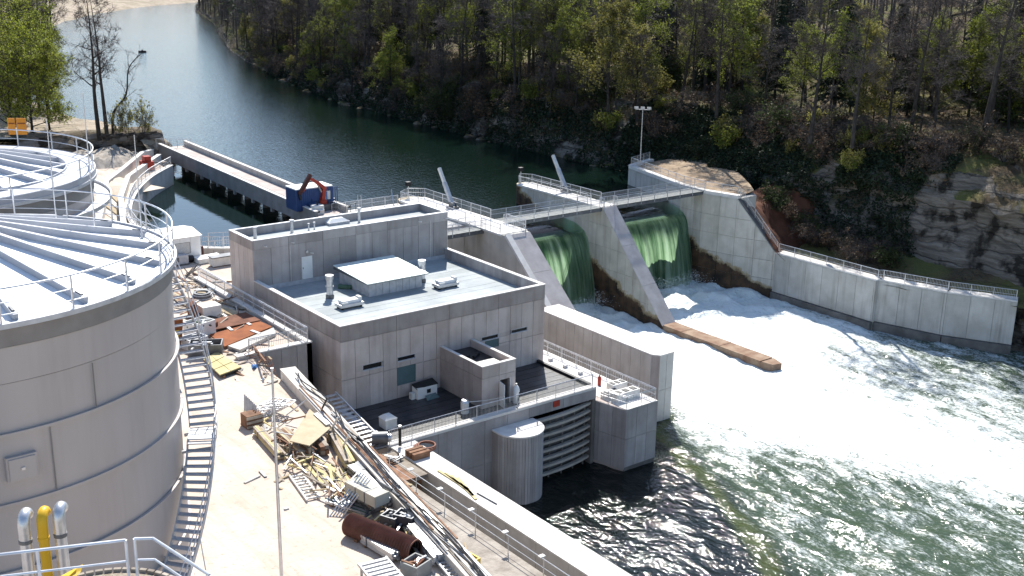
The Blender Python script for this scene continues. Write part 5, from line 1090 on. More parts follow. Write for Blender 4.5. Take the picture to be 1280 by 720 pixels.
railing('railing', 'short railing at the far end of the intake bridge', [(61.6, 166.6, DECK), (65.8, 163.5, DECK)], 1.3, 1.1, (1, .5), bal=.3)
# intake gate deck behind the powerhouse
t = thing('intake_block', 'pale concrete intake deck between the powerhouse and the first weir pier', 'deck', (67, 108, -9))
MB().box(62.6, P1X0 - .02, 101.9, 115.4, -9, DECK - .35).build('body', 'conc_light', t)
for k in range(4): MB().box(62.55 + 2.4 * k, 62.55 + 2.4 * (k + 1) - .03, 101.8, 115.45, DECK - .35, DECK - .3).build('deck_slab', 'conc_cap', t)
MB().box(62.6, P1X0 - .02, 94.5, 101.9, -9, -3.0).build('draft_floor', 'conc_dark', t)
railing('railing', 'brown steel guard frame on the intake deck beside the powerhouse', [(61.9, 101.2, DECK - .3), (67.6, 101.2, DECK - .3), (67.6, 104.2, DECK - .3), (61.9, 104.2, DECK - .3)], 1.3, 1.9, (1, .55, .08), r=.06, m='wood_grey')
railing('railing', 'fine mesh railing along the upstream edge of the intake deck', [(62.8, 115.2, DECK - .3), (71.8, 115.2, DECK - .3)], 1.1, 1.8, (1, .55), bal=.14)
t = thing('rake_motor', 'pale machine housing at the foot of the first tilted ram', 'machine', (70, 109, DECK - .3))
MB().box(69.3, 71.2, 108.2, 110.2, DECK - .3, DECK + .8).build('housing', 'white_dull', t); MB().tube([(69.1, 109.2, DECK + .4), (68.4, 109.2, DECK + .4)], .35, 12).build('motor', 'galv', t, True); MB().beam((68.8, 111, DECK - .3), (69.3, 112.6, DECK + 2.2), .1, .1).build('lever', 'galv', t)
# blue container and red crane of the rack cleaner
CX0, CX1, CY0, CY1, CZ = 58.9, 63.6, 116.4, 119.0, DECK + .1
t = thing('blue_container', 'dark blue site container with white roof on the intake bridge', 'container', (62, 118, CZ))
MB().box(CX0 + .06, CX1 - .06, CY0 + .06, CY1 - .06, CZ, CZ + 2.5).build('body', 'blue', t); MB().box(CX0 - .02, CX1 + .02, CY0 - .02, CY1 + .02, CZ + 2.5, CZ + 2.62).build('roof', 'white_paint', t)
rb_ = MB().box(0, .12, 0, .05, CZ + .1, CZ + 2.4).mesh('rib', 'blue')
for k in range(20): o = link('rib', rb_, t); o.location = (CX0 + .15 + k * .27, CY0 + .015, 0)
rb2 = MB().box(0, .05, 0, .12, CZ + .1, CZ + 2.4).mesh('rib', 'blue')
for k in range(10): o = link('rib', rb2, t); o.location = (CX0 + .015, CY0 + .15 + k * .26, 0)
for x_ in (CX0, CX1 - .12): MB().box(x_, x_ + .12, CY0 - .01, CY0 + .11, CZ, CZ + 2.5).build('corner_post', 'blue', t)
w_ = MB().box(CX0 + 3.3, CX0 + 4.4, CY0 - .03, CY0 + .02, CZ + 1.0, CZ + 2.0).build('window', 'white_dull', t); MB().box(CX0 + 3.8, CX0 + 4.0, CY0 - .05, CY0 - .03, CZ + 1.05, CZ + 1.95).build('shutter', 'blue_bright', w_)
for x_ in (CX0 + .4, CX1 - .7): MB().box(x_, x_ + .3, CY0 + .1, CY1 - .1, DECK, CZ).build('skid', 'steel_dark', t)
q = P(403, 262, DECK); t = thing('loader_crane', 'red folding loader crane on a machine base beside the blue container', 'crane', q)
cp = Vector((q.x, q.y, DECK)); yv = CY0 - 2.0
def cpt(x, y): return PY(x, y, q.y)
MB().box(q.x - 1.0, q.x + 1.2, q.y - .8, q.y + .9, DECK, DECK + .7).build('base', 'steel_dark', t); MB().tube([cpt(404, 258), cpt(404, 250)], .45, 12).build('slew_ring', 'red', t)
MB().beam(cpt(403, 252), cpt(405, 233), .5, .42).build('column', 'red', t); MB().beam(cpt(405, 235), cpt(396, 228), .42, .4).build('lower_boom', 'red', t); MB().beam(cpt(398, 229), cpt(387, 223), .36, .34).build('lower_boom', 'red', t)
MB().beam(cpt(388, 218), cpt(374, 243), .36, .4).build('folded_boom', 'red_dark', t); MB().beam(cpt(387, 222), cpt(378, 239), .28, .3).build('inner_boom', 'red', t); MB().tube([cpt(402, 240), cpt(397, 231)], .1, 8).build('cylinder', 'galv', t)
MB().beam(cpt(374, 243), cpt(376, 250), .2, .2).build('hook_link', 'black', t)
q2 = P(376, 259, DECK); t = thing('grapple', 'red grapple resting on the deck under the folded crane boom', 'grapple', q2)
MB().tube([q2 + Vector((0, 0, .5)), q2 + Vector((0, 0, 1.0))], .5, 12).build('rotator', 'red', t)
for k in range(5): a = k * 1.256; MB().tube([q2 + Vector((.4 * math.cos(a), .4 * math.sin(a), .6)), q2 + Vector((1.0 * math.cos(a), 1.0 * math.sin(a), .4)), q2 + Vector((.7 * math.cos(a), .7 * math.sin(a), .02))], .1, 6).build('claw', 'red', t)
for k, (px_, py_, m_, lb) in enumerate(((390, 263, 'blue', 'blue hydraulic power pack beside the red crane base'), (397, 267, 'white_dull', 'white valve cabinet in front of the red crane base'), (412, 258, 'steel_dark', 'dark drive unit right of the red crane base'), (386, 256, 'blue_bright', 'bright blue cylinder block between container and crane'))):
    q = P(px_, py_, DECK); t = thing('drive_unit', lb, 'machine unit', q); MB().box(q.x - .6, q.x + .6, q.y - .5, q.y + .5, DECK, DECK + 1.0).build('housing', m_, t)
    MB().tube([(q.x - .5, q.y - .62, DECK + .5), (q.x + .5, q.y - .62, DECK + .5)], .12, 8).build('pipe', 'galv', t); MB().tube([(q.x, q.y, DECK + 1.0), (q.x, q.y, DECK + 1.4)], .1, 8).build('stub', 'black', t)
railing('railing', 'low dark guard rail on the rack-cleaner deck beyond the crane', [P(412, 262, DECK), P(432, 268, DECK), P(445, 264, DECK)], 1.0, 1.2, (1, .5), m='steel_dark')
q = P(327, 275, DECK); t = thing('white_tank', 'small white water tank seen over the rear roof edge', 'water tank', (47.5, 100.5, YARD))
MB().box(46.4, 48.6, 99.8, 101.2, YARD, YARD + 2.3).build('body', 'white_paint', t); MB().box(46.3, 48.7, 99.7, 101.3, YARD + 2.3, YARD + 2.45).build('lid', 'white_dull', t); MB().box(47.3, 48.2, 99.76, 99.8, YARD + 1.5, YARD + 2.1).build('panel', 'steel_dark', t)
# site cabin
t = thing('site_cabin', 'white site cabin with shuttered window beside the near tank', 'cabin', (40.5, 107.5, YARD))
KX0, KX1, KY0, KY1, KZ = 36.4, 42.7, 105.3, 109.9, YARD
MB().box(KX0 + .05, KX1 - .05, KY0 + .05, KY1 - .05, KZ + .12, KZ + 2.55).build('body', 'white_paint', t)
panels(t, (0, KY0, 0), (1, 0, 0), (0, 0, 1), (0, 1, 0), [(KX0, KZ + .15), (KX1, KZ + .15), (KX1, KZ + 2.5), (KX0, KZ + 2.5)], 1.05, 3, 'white_paint', thick=.05, u0=KX0, v0=KZ, gap=.02, name='wall_panel', holes=[(40.1, 41.6, KZ + .85, KZ + 2.0)])
MB().add([(KX0 - .15, KY0 - .15, KZ + 2.55), (KX1 + .15, KY0 - .15, KZ + 2.55), (KX1 + .15, KY1 + .15, KZ + 2.55), (KX0 - .15, KY1 + .15, KZ + 2.55), (KX0 - .15, (KY0 + KY1) / 2, KZ + 2.9), (KX1 + .15, (KY0 + KY1) / 2, KZ + 2.9)], [(0, 1, 5, 4), (2, 3, 4, 5), (1, 2, 5), (3, 0, 4), (3, 2, 1, 0)]).build('roof', 'white_paint', t)
w_ = MB().box(40.1, 41.6, KY0 + .01, KY0 + .04, KZ + .85, KZ + 2.0).build('window', 'glass', t)
for k in range(11): MB().box(40.15, 41.55, KY0 - .02, KY0 + .008, KZ + .9 + k * .098, KZ + .9 + k * .098 + .075).build('shutter_slat', 'white_dull', w_)
MB().box(38.4, 39.2, KY0 - .03, KY0 - .001, KZ + 1.5, KZ + 1.6).build('sign', 'steel_dark', t)
for x_ in (KX0 + .5, KX1 - .8): MB().box(x_, x_ + .3, KY0 + .2, KY1 - .2, KZ, KZ + .12).build('skid', 'wood_brown', t)
q = P(225, 331, YARD); t = thing('generator', 'grey generator on a skid in front of the white cabin', 'generator', q)
MB().box(q.x - .75, q.x + .75, q.y - .4, q.y + .4, YARD + .15, YARD + 1.0).build('housing', 'galv_matt', t); MB().box(q.x - .8, q.x + .8, q.y - .45, q.y + .45, YARD, YARD + .15).build('skid', 'steel_dark', t); MB().box(q.x - .7, q.x - .2, q.y - .42, q.y - .4, YARD + .4, YARD + .85).build('grille', 'steel_dark', t)
q = P(238, 328, YARD); one('black_sack', MB().tube([q + Vector((-.5, 0, .2)), q + Vector((-.2, 0, .38)), q + Vector((.2, 0, .36)), q + Vector((.5, 0, .15))], [.15, .36, .34, .12], 10), 'black', 'black refuse sack beside the grey generator', 'sack', smooth=True)
q = P(213, 293, YARD); t = thing('blue_barrel', 'blue barrel behind the roof of the white cabin', 'barrel', (37.6, 112.6, YARD)); MB().tube([(37.6, 112.6, YARD), (37.6, 112.6, YARD + 2.2)], .5, 14).build('body', 'blue', t, True); MB().tube([(37.6, 112.6, YARD + 2.2), (37.6, 112.6, YARD + 2.3)], .53, 14).build('lid', 'blue_bright', t)
railing('railing', 'tall tube railing at the basin edge behind the white cabin', [P(250, 318, YARD), P(288, 314, YARD)], 1.3, 1.3, (1, .66, .33))
railing('railing', 'second tube railing beyond the white boards near the basin', [(44.5, 107.6, DECK + .12), (50, 105.6, DECK + .12), (58, 105.3, DECK + .12)], 1.3, 1.5, (1, .66, .33))
q = P(276, 325, YARD); t = thing('white_boards', 'stack of white boards beside the basin railing', 'boards', q)
for k in range(4): MB().obox(q + Vector((-1.2, .3, .1 + .12 * k)), (1.3, .1, 0), (0, .7, 0), (0, 0, .05)).build('board', 'white_paint', t)
q = P(280, 331, YARD); t = thing('pallet_box', 'low grey pallet box near the rear corner of the powerhouse', 'box', q)
MB().box(q.x - 1.3, q.x + .9, q.y - .5, q.y + .5, YARD + .1, YARD + .9).build('body', 'white_dull', t); MB().box(q.x - 1.4, q.x + 1.0, q.y - .55, q.y + .55, YARD + .9, YARD + 1.0).build('lid', 'steel_dark', t)
for k in range(3): MB().box(q.x - 1.2 + k * .9, q.x - 1.0 + k * .9, q.y - .5, q.y + .5, YARD, YARD + .1).build('runner', 'wood_brown', t)
q = P(250, 322, YARD); one('worker_bin', MB().box(q.x - .3, q.x + .3, q.y - .3, q.y + .3, YARD, YARD + 1.2), 'red_dark', 'dark upright bin at the corner of the white cabin', 'bin')
# ================================================================== BUILDER'S YARD: stacks, plates and scrap
Z0 = YARD
def bundle(name, label, cat, A, B, nw, nh, w, h, m, part='bar', ties=2, z=Z0, group=None, jit=.04, bearer=True, mats=None):
    A, B = Vector((A.x, A.y, z)), Vector((B.x, B.y, z)); u = (B - A).normalized(); n = Vector((-u.y, u.x, 0)); t = thing(name, label, cat, (A + B) / 2, group); zb = z + (.12 if bearer else .01)
    if bearer:
        for f in (.15, .85): c = A.lerp(B, f); MB().beam(c - n * nw * w * .55 + Vector((0, 0, .06)), c + n * nw * w * .55 + Vector((0, 0, .06)), .12, .12).build('bearer', 'wood_brown', t)
    for j in range(nh):
        for i in range(nw):
            o_ = n * ((i - (nw - 1) / 2) * w * 1.04) + Vector((0, 0, zb - z + h * (j + .5) * 1.02)); e = u * random.uniform(-jit, jit) * (B - A).length
            MB().beam(A + o_ + e, B + o_ + e, w * .96, h * .94).build(part, mats[(i + j) % len(mats)] if mats else m, t)
    for k in range(ties):
        c = A.lerp(B, .2 + .6 * k / max(1, ties - 1)); hw = nw * w * .54 + .02; ht = nh * h * 1.02 + .02
        MB().obox(c + Vector((0, 0, zb - z + ht / 2)), u * .03, n * hw, (0, 0, ht / 2)).build('strap', 'steel_dark', t)
    return t
def flat(name, label, cat, px4, z, th, m, group=None):
    q = [P(*p, z) for p in px4]; return one(name, MB().extr(q, (0, 0, th)), m, label, cat, group)
# rusty plates lying on timbers
flat('rusty_plate', 'brown rusted steel plate lying behind the bright red one', 'steel plate', ((258, 402), (307, 391), (326, 401), (258, 415)), Z0 + .28, .07, 'rust_dark')
flat('rusty_plate', 'bright red-brown rusted steel plate lying in the builders yard', 'steel plate', ((262, 419), (324, 402), (340, 409), (281, 434)), Z0 + .2, .07, 'rust')
for k, (a, c) in enumerate((((285, 409), (290, 413)), ((308, 403), (313, 406)), ((314, 413), (325, 417)))):
    one('offcut', MB().beam(P(*a, Z0 + .31), P(*c, Z0 + .31), .25, .07), 'white_dull', 'small pale wood offcut lying on the bright rusted plate', 'offcut', 'offcuts on the rusted plate')
for k, (a, c) in enumerate((((262, 421), (282, 435)), ((300, 409), (320, 420)), ((322, 403), (338, 412)), ((260, 404), (262, 414)), ((300, 393), (318, 402)))):
    one('plate_timber', MB().beam(P(*a, Z0 + .1), P(*c, Z0 + .1), .2, .19), 'wood_brown', 'timber bearer under the rusted steel plates', 'timber', 'bearers under the rusted plates')
flat('concrete_shelf', 'grey concrete slab beside the bright rusted plate', 'slab', ((285, 436), (342, 413), (345, 420), (300, 441)), Z0 + .05, .25, 'conc_dam')
# yellow formwork panel with dark grid
q4 = [P(*p, Z0 + .3) for p in ((254, 450), (271, 440), (302, 460), (275, 470))]; t = thing('formwork_panel', 'yellow formwork panel with dark grid ribs lying on the sand', 'formwork', q4[0] - Vector((0, 0, .3)))
for i in range(2):
    for j in range(3):
        def bl(a, c): return q4[0].lerp(q4[3], a).lerp(q4[1].lerp(q4[2], a), c)
        i0, i1, j0, j1 = j / 3 + .012, (j + 1) / 3 - .012, i / 2 + .012, (i + 1) / 2 - .012
        MB().extr([bl(i0, j0), bl(i1, j0), bl(i1, j1), bl(i0, j1)], (0, 0, .08)).build('board', 'wood_yellow', t)
MB().extr([p - Vector((0, 0, .1)) for p in q4], (0, 0, .1)).build('frame', 'black', t)
for k in (0, 1): MB().beam(q4[0].lerp(q4[1], .2 + .6 * k) - Vector((0, 0, .2)), q4[3].lerp(q4[2], .2 + .6 * k) - Vector((0, 0, .2)), .12, .2).build('bearer', 'wood_brown', t)
# upper scrap field
bundle('plank_pile', 'loose pile of pale planks beside the tank stair head', 'planks', P(215, 370, Z0), P(240, 384, Z0), 5, 2, .22, .07, 'wood_grey', 'plank', 0, mats=('wood_grey', 'wood', 'wood_brown'))
bundle('plank_pile', 'dark pile of rotten planks behind the steel plates', 'planks', P(222, 381, Z0), P(247, 379, Z0), 4, 2, .2, .08, 'wood_brown', 'plank', 0, mats=('wood_brown', 'steel_dark'))
bundle('plank_pile', 'two long pale boards lying beside the brown plate', 'planks', P(266, 384, Z0), P(298, 396, Z0), 3, 1, .3, .08, 'wood', 'plank', 0)
bundle('plank_pile', 'thin pale battens near the light well railing', 'planks', P(270, 376, Z0), P(305, 388, Z0), 3, 1, .14, .08, 'wood_grey', 'plank', 0)
for k in range(5):
    a = P(212 + 10 * k, 348 - 2 * k, Z0); c = P(236 + 9 * k, 362 - 3 * k, Z0); one('long_plank', MB().beam(a + Vector((0, 0, .05)), c + Vector((0, 0, .05)), .22, .08), ('wood_grey', 'wood_brown')[k % 2], ('grey long plank on the sand near the white cabin', 'brown long plank on the sand near the white cabin')[k % 2], 'plank', ('grey planks near the cabin', 'brown planks near the cabin')[k % 2])
q = P(253, 372, Z0); t = thing('cable_reel', 'flat reel of grey cable in the scrap field', 'cable reel', q)
for k in range(4): MB().ring((q.x, q.y), .55, .95 - .06 * k, Z0 + .02 + .13 * k, Z0 + .13 + .13 * k, 24).build('coil', 'steel_dark' if k % 2 else 'galv_matt', t)
q = P(250, 398, Z0); t = thing('rusty_case', 'rusty brown open case standing on edge', 'case', q); MB().obox(q + Vector((-.6, 0, .75)), (.25, .1, .1), (-.05, .55, 0), (-.1, 0, .75)).build('shell', 'rust_dark', t); MB().obox(q + Vector((-.9, -.2, .3)), (.5, 0, 0), (0, .3, 0), (0, 0, .04)).build('flap', 'rust_dark', t)
q = P(262, 396, Z0); one('grey_cabinet', MB().box(q.x - .8, q.x + .8, q.y - .7, q.y + .7, Z0, Z0 + 1.1), 'white_dull', 'pale grey metal cabinet lying behind the brown plate', 'cabinet')
for k in range(3): one('rusty_lump', MB().obox(P(255 + 4 * k, 405 + 2 * k, Z0 + .3), (.5, .15, .1), (-.1, .3, 0), (0, 0, .3)), 'rust_dark', 'rusty scrap lump beside the pale cabinet', 'scrap', 'rusty lumps near the cabinet')
def open_bin(label, q, lx, ly, h, m, fillm, a=0.):
    t = thing('skip_bin', label, 'bin', q); ca, sa = math.cos(a), math.sin(a); U, V = Vector((ca, sa, 0)), Vector((-sa, ca, 0)); z = Vector((0, 0, h / 2))
    for s_ in (-1, 1):
        MB().obox(q + U * s_ * lx / 2 + z, U * .04, V * (ly / 2 + .04), z).build('side', m, t); MB().obox(q + V * s_ * ly / 2 + z, U * (lx / 2 - .04), V * .04, z).build('side', m, t)
    MB().obox(q + Vector((0, 0, .05)), U * (lx / 2 - .05), V * (ly / 2 - .05), (0, 0, .05)).build('floor', m, t)
    for k in range(9):
        c = q + U * random.uniform(-.35, .35) * lx + V * random.uniform(-.3, .3) * ly + Vector((0, 0, h * random.uniform(.6, .95))); d = Vector((random.uniform(-1, 1), random.uniform(-1, 1), random.uniform(-.2, .3))).normalized() * lx * .3
        MB().beam(c - d, c + d, .12, .1).build('scrap', fillm[k % len(fillm)], t)
    return t
open_bin('grey open bin filled with green and white scrap beside the rusted plates', P(250, 420, Z0), 1.9, 1.5, 1.3, 'white_dull', ('green_junk', 'white_paint', 'black'), .3)
open_bin('wire mesh crate of scrap in front of the rusted plates', P(258, 443, Z0), 2.4, 1.4, 1.0, 'steel_dark', ('wood_grey', 'galv', 'white_dull'), -.5)
open_bin('low crate of steel fittings behind the spiral stair', P(243, 434, Z0), 1.6, 1.3, .9, 'galv_matt', ('steel_dark', 'black', 'galv'), .2)
q = PX(226, 418, 26.5); q = P(228, 437, Z0); t = thing('orange_banner', 'red-orange printed board standing behind the stair railing', 'board', q)
MB().obox(q + Vector((-.3, .2, 1.3)), (.55, .28, -.12), (.02, -.04, 0), (.12, 0, 1.1)).build('panel', 'rust', t); MB().obox(q + Vector((-.3, .14, 1.35)), (.2, .1, -.04), (.02, -.04, 0), (.03, 0, .25)).build('emblem', 'yellow_box', t)
for k in range(2): MB().beam(q + Vector((-.7 + .8 * k, .2, 0)), q + Vector((-.75 + .8 * k, .25, .5)), .06, .06).build('leg', 'galv', t)
for k in range(70):                                   # small offcuts and rubble lying about
    px_, py_ = random.choice(((random.uniform(215, 330), random.uniform(350, 395)), (random.uniform(290, 345), random.uniform(428, 480)), (random.uniform(300, 420), random.uniform(500, 640)), (random.uniform(238, 300), random.uniform(375, 440))))
    q = P(px_, py_, Z0 + .04); a = random.uniform(0, 3.1); l = random.uniform(.25, 1.2); m_ = random.choice(('wood', 'wood_grey', 'wood_brown', 'conc_dam', 'steel_dark', 'white_dull'))
    nm = {'wood': 'pale wood', 'wood_grey': 'grey wood', 'wood_brown': 'brown wood', 'conc_dam': 'concrete', 'steel_dark': 'dark steel', 'white_dull': 'white'}[m_]
    one('rubble_piece', MB().obox(q, (math.cos(a) * l / 2, math.sin(a) * l / 2, random.uniform(0, .08)), (-math.sin(a) * .08, math.cos(a) * .08, 0), (0, 0, .05)), m_, 'small %s offcut lying loose on the yard sand' % nm, 'offcut', 'loose %s offcuts in the yard' % nm)
one('blue_sheet', MB().add([P(314, 456, Z0 + .03), P(322, 455, Z0 + .03), P(321, 460, Z0 + .03), P(315, 461, Z0 + .03), P(318, 457, Z0 + .35)], [(0, 1, 4), (1, 2, 4), (2, 3, 4), (3, 0, 4), (3, 2, 1, 0)]), 'blue_bright', 'crumpled bright blue sheet below the yellow formwork', 'sheet')
for k in range(5): one('rebar', MB().tube([P(300 + 6 * k, 445 + k, Z0 + .1), P(318 + 5 * k, 437 + 3 * k, Z0 + .9), P(330 + 4 * k, 455 + 4 * k, Z0 + .1)], .03), 'rust_dark', 'bent reinforcing bar sprung up beside the light well', 'rebar', 'bent bars beside the light well')
one('leaning_prop', MB().beam(P(313, 428, Z0), P(332, 452, Z0 + 1.2), .12, .12), 'wood_brown', 'dark brown prop leaning near the light well corner', 'prop')
# the long debris heap along the parapet beam
t = thing('scaffold_stack', 'heap of galvanised scaffold frames on the upper end of the debris row', 'scaffold', P(330, 515, Z0))
ff = []
for k in range(6):
    A = P(313 + 4 * k, 528 - 5 * k, Z0 + .25 + .13 * k); B = P(352 + 2 * k, 512 - 1 * k, Z0 + .25 + .13 * k); n = Vector((-(B - A).y, (B - A).x, 0)).normalized() * .9
    mb = MB(); mb.beam(A, B, .08, .08); mb.beam(A + n, B + n, .08, .08)
    for j in range(5): c = A.lerp(B, j / 4); mb.beam(c, c + n, .06, .06)
    mb.build('frame', 'galv', t)
for k in range(8): a = P(306 + 2 * k, 518 + 2 * k, Z0); MB().beam(a + Vector((0, 0, .1)), a + Vector((.2, .3, 1.3)), .1, .06).build('upright', 'galv_matt', t)
q = P(328, 541, Z0 + .0); t = thing('brown_crate', 'small reddish wooden crate at the end of the scaffold heap', 'crate', P(316, 530, Z0)); q = P(316, 532, Z0)
MB().box(q.x - .6, q.x + .5, q.y - .5, q.y + .5, Z0, Z0 + .9).build('body', 'wood_brown', t)
for k in range(3): MB().box(q.x - .64, q.x + .54, q.y - .55, q.y - .51, Z0 + .08 + .3 * k, Z0 + .26 + .3 * k).build('slat', 'wood_grey', t)
bundle('timber_stack', 'stack of yellow formwork beams at the outer edge of the debris row', 'timber', P(322, 542, Z0), P(352, 576, Z0), 4, 3, .13, .13, 'wood_yellow', 'beam', 1, mats=('wood_yellow', 'wood', 'wood_grey'))
bundle('timber_stack', 'stack of brown square timbers beside the plywood sheet', 'timber', P(352, 546, Z0), P(385, 575, Z0), 5, 3, .17, .16, 'wood_grey', 'beam', 0, mats=('wood_grey', 'wood_brown', 'wood'))
bundle('timber_stack', 'two thick dark timbers behind the plywood sheet', 'timber', P(388, 545, Z0), P(406, 570, Z0), 2, 2, .28, .28, 'wood_grey', 'beam', 1, mats=('wood_grey', 'wood_brown'))
bundle('timber_stack', 'stack of long pale yellow formwork girders near the parapet beam', 'timber', P(415, 548, Z0), P(438, 590, Z0), 3, 3, .2, .2, 'wood', 'beam', 1, mats=('wood', 'wood_yellow', 'wood_grey'))
q4 = [P(*p, Z0 + .95) for p in ((362, 552), (387, 512), (413, 536), (387, 558))]; t = thing('plywood_form', 'plywood formwork sheet with timber backing propped on the debris row', 'formwork', P(385, 548, Z0))
MB().extr(q4, (0, 0, .06)).build('sheet', 'plywood', t)
for k in range(3): MB().beam(q4[0].lerp(q4[1], .1 + .4 * k) - Vector((0, 0, .1)), q4[3].lerp(q4[2], .1 + .4 * k) - Vector((0, 0, .1)), .1, .18).build('batten', 'wood_grey', t)
for k in (0, 1, 2, 3): MB().beam(q4[k] - Vector((0, 0, .95)), q4[k] - Vector((0, 0, .1)), .12, .12).build('leg', 'wood_grey', t)
MB().beam(q4[1].lerp(q4[2], .3) + Vector((0, 0, .1)), q4[1].lerp(q4[2], .9) + Vector((0, 0, .15)), .3, .1).build('bracket', 'galv', t)
for k, (a, c, z) in enumerate((((358, 519), (383, 500), 1.5), ((352, 527), (382, 520), 1.1), ((358, 538), (396, 562), .9))): one('scaffold_tube', MB().tube([P(*a, Z0 + .5), P(*c, Z0 + z)], .05), 'wood_brown' if k else 'galv', ('bright scaffold tube poking out of the debris row', 'brown pole poking out of the debris row')[min(k, 1)], 'pole', ('bright poles', 'brown poles')[min(k, 1)])
for k in range(12):
    a = P(362 + 6 * k + random.uniform(-4, 4), 570 + 1.5 * k, Z0); c = P(392 + 5.2 * k + random.uniform(-3, 3), 604 + 2.2 * k, Z0); one('loose_board', MB().beam(a + Vector((0, 0, .1)), c + Vector((0, 0, .1 + .05 * (k % 3))), .2, .07), ('wood', 'wood_grey', 'wood_yellow')[k % 3], ('pale loose board laid out beside the debris row', 'grey loose board laid out beside the debris row', 'yellow loose board laid out beside the debris row')[k % 3], 'board', ('pale', 'grey', 'yellow')[k % 3] + ' loose boards beside the debris row')
def ladder_frame(label, A, B, w, n, m, z=Z0 + .12, h=.12, rung=.1):
    A, B = Vector((A.x, A.y, z)), Vector((B.x, B.y, z)); u = (B - A).normalized(); nn = Vector((-u.y, u.x, 0)) * w; t = thing('slatted_rack', label, 'frame', A)
    for s_ in (0, 1): MB().beam(A + nn * s_, B + nn * s_, .09, h).build('side_rail', m, t)
    for k in range(n): c = A.lerp(B, (k + .5) / n); MB().beam(c, c + nn, rung, h * .8).build('rung', m, t)
    for f in (.15, .85):
        c = A.lerp(B, f) - Vector((0, 0, h / 2)); hgt = max(.06, c.z - Z0)
        for s_ in (0, 1): MB().box((c + nn * s_).x - .05, (c + nn * s_).x + .05, (c + nn * s_).y - .05, (c + nn * s_).y + .05, Z0, Z0 + hgt).build('foot', m, t)
    return t
ladder_frame('white slatted steel frame lying on the sand below the boards', P(362, 597, Z0), P(384, 628, Z0), .75, 9, 'white_dull')
ladder_frame('large raised steel frame with thick rungs at the bottom of the debris row', P(448, 716, Z0), P(476, 752, Z0), 1.5, 8, 'galv_matt', Z0 + .5, .14, .2)
ladder_frame('narrow pale steel ladder frame right of the raised frame', P(540, 701, Z0), P(572, 740, Z0), .7, 9, 'galv_matt', Z0 + .3)
mat('case_cream', (.40, .385, .32), (.47, .455, .39), 1, .7); mat('case_grey', (.26, .265, .25), (.33, .335, .32), 1, .7)
def crate_box(label, A, B, w, h, z, m):
    A, B = Vector((A.x, A.y, z)), Vector((B.x, B.y, z)); u = (B - A).normalized(); n = Vector((-u.y, u.x, 0)); t = thing('long_case', label, 'case', (A + B) / 2, 'long grey cases')
    MB().obox((A + B) / 2 + Vector((0, 0, h / 2 + .1)), (B - A) / 2, n * w / 2, (0, 0, h / 2)).build('body', m, t)
    for f in (.02, .35, .65, .98): MB().obox(A.lerp(B, f) + Vector((0, 0, h / 2 + .1)), u * .04, n * (w / 2 + .02), (0, 0, h / 2 + .015)).build('band', 'steel_dark' if f in (.35, .65) else m, t)
    for f in (.2, .8): MB().obox(A.lerp(B, f) + Vector((0, 0, .05)), u * .1, n * w / 2, (0, 0, .05)).build('runner', 'wood_brown', t)
crate_box('lower long grey case of the stacked pair beside the cable trays', P(444, 622, Z0), P(474, 640, Z0), 1.05, .6, Z0, 'case_grey'); crate_box('upper long cream case stacked on the lower grey case', P(440, 614, Z0 + .7), P(478, 634, Z0 + .7), 1.0, .65, Z0 + .71, 'case_cream')
bundle('tray_bundle', 'heap of galvanised cable trays leaning along the parapet beam', 'cable trays', P(446, 590, Z0), P(497, 632, Z0), 5, 3, .24, .16, 'galv', 'tray', 2, mats=('galv', 'steel_dark', 'galv_matt'))
bundle('tube_bundle', 'fan of thin bright conduits crossing in front of the long cases', 'tubes', P(412, 628, Z0), P(462, 645, Z0), 7, 2, .1, .08, 'galv', 'tube', 1, mats=('galv', 'steel', 'green_junk'))
for k in range(5): one('leaning_tube', MB().tube([P(412 + 4 * k, 646, Z0), P(452 + 3 * k, 590 + 2 * k, Z0 + 1.9)], .04), 'galv', 'thin bright tube leaning over the long cases', 'tube', 'tubes leaning over the cases')
random.seed(31)
for k in range(130):                                   # loose scrap heaped over the stacks
    f = random.random(); cx_ = 318 + 222 * f + random.uniform(-16, 14); cy_ = 520 + 178 * f + random.uniform(-16, 16); q = P(cx_, cy_, Z0 + .15 + .8 * random.random() * (1 - abs(2 * f - 1)) ** .5 * (.5 if f > .55 else 1))
    a = random.gauss(-2.0, .55); l = random.uniform(.7, 2.6); m_ = random.choice(('wood', 'wood_grey', 'wood_brown', 'galv', 'wood_grey', 'steel_dark', 'wood_yellow')); nm = {'wood': 'pale', 'wood_grey': 'grey', 'wood_brown': 'brown', 'galv': 'bright steel', 'steel_dark': 'dark steel', 'wood_yellow': 'yellow'}[m_]
    one('scrap_batten', MB().beam(q - Vector((math.cos(a), math.sin(a), random.uniform(-.12, .12))) * l / 2, q + Vector((math.cos(a), math.sin(a), 0)) * l / 2, random.choice((.06, .1, .16)), .06), m_, '%s batten thrown on the debris row beside the parapet beam' % nm, 'batten', '%s battens on the debris row' % nm)
for k in range(60):
    cx_ = random.uniform(214, 300); cy_ = 352 + (cx_ - 214) * .35 + random.uniform(-8, 34); q = P(cx_, cy_, Z0 + random.uniform(.06, .4)); a = random.uniform(0, 3.1); l = random.uniform(.5, 2.4); m_ = random.choice(('wood', 'wood_grey', 'wood_brown', 'black', 'wood_grey', 'white_dull')); nm = {'wood': 'pale', 'wood_grey': 'grey', 'wood_brown': 'brown', 'black': 'black', 'white_dull': 'white'}[m_]
    one('scrap_batten', MB().beam(q - Vector((math.cos(a), math.sin(a), .1)) * l / 2, q + Vector((math.cos(a), math.sin(a), .1)) * l / 2, random.choice((.08, .14, .24)), .06), m_, '%s board strewn between the tank stair and the rusted plates' % nm, 'board', '%s boards near the rusted plates' % nm)
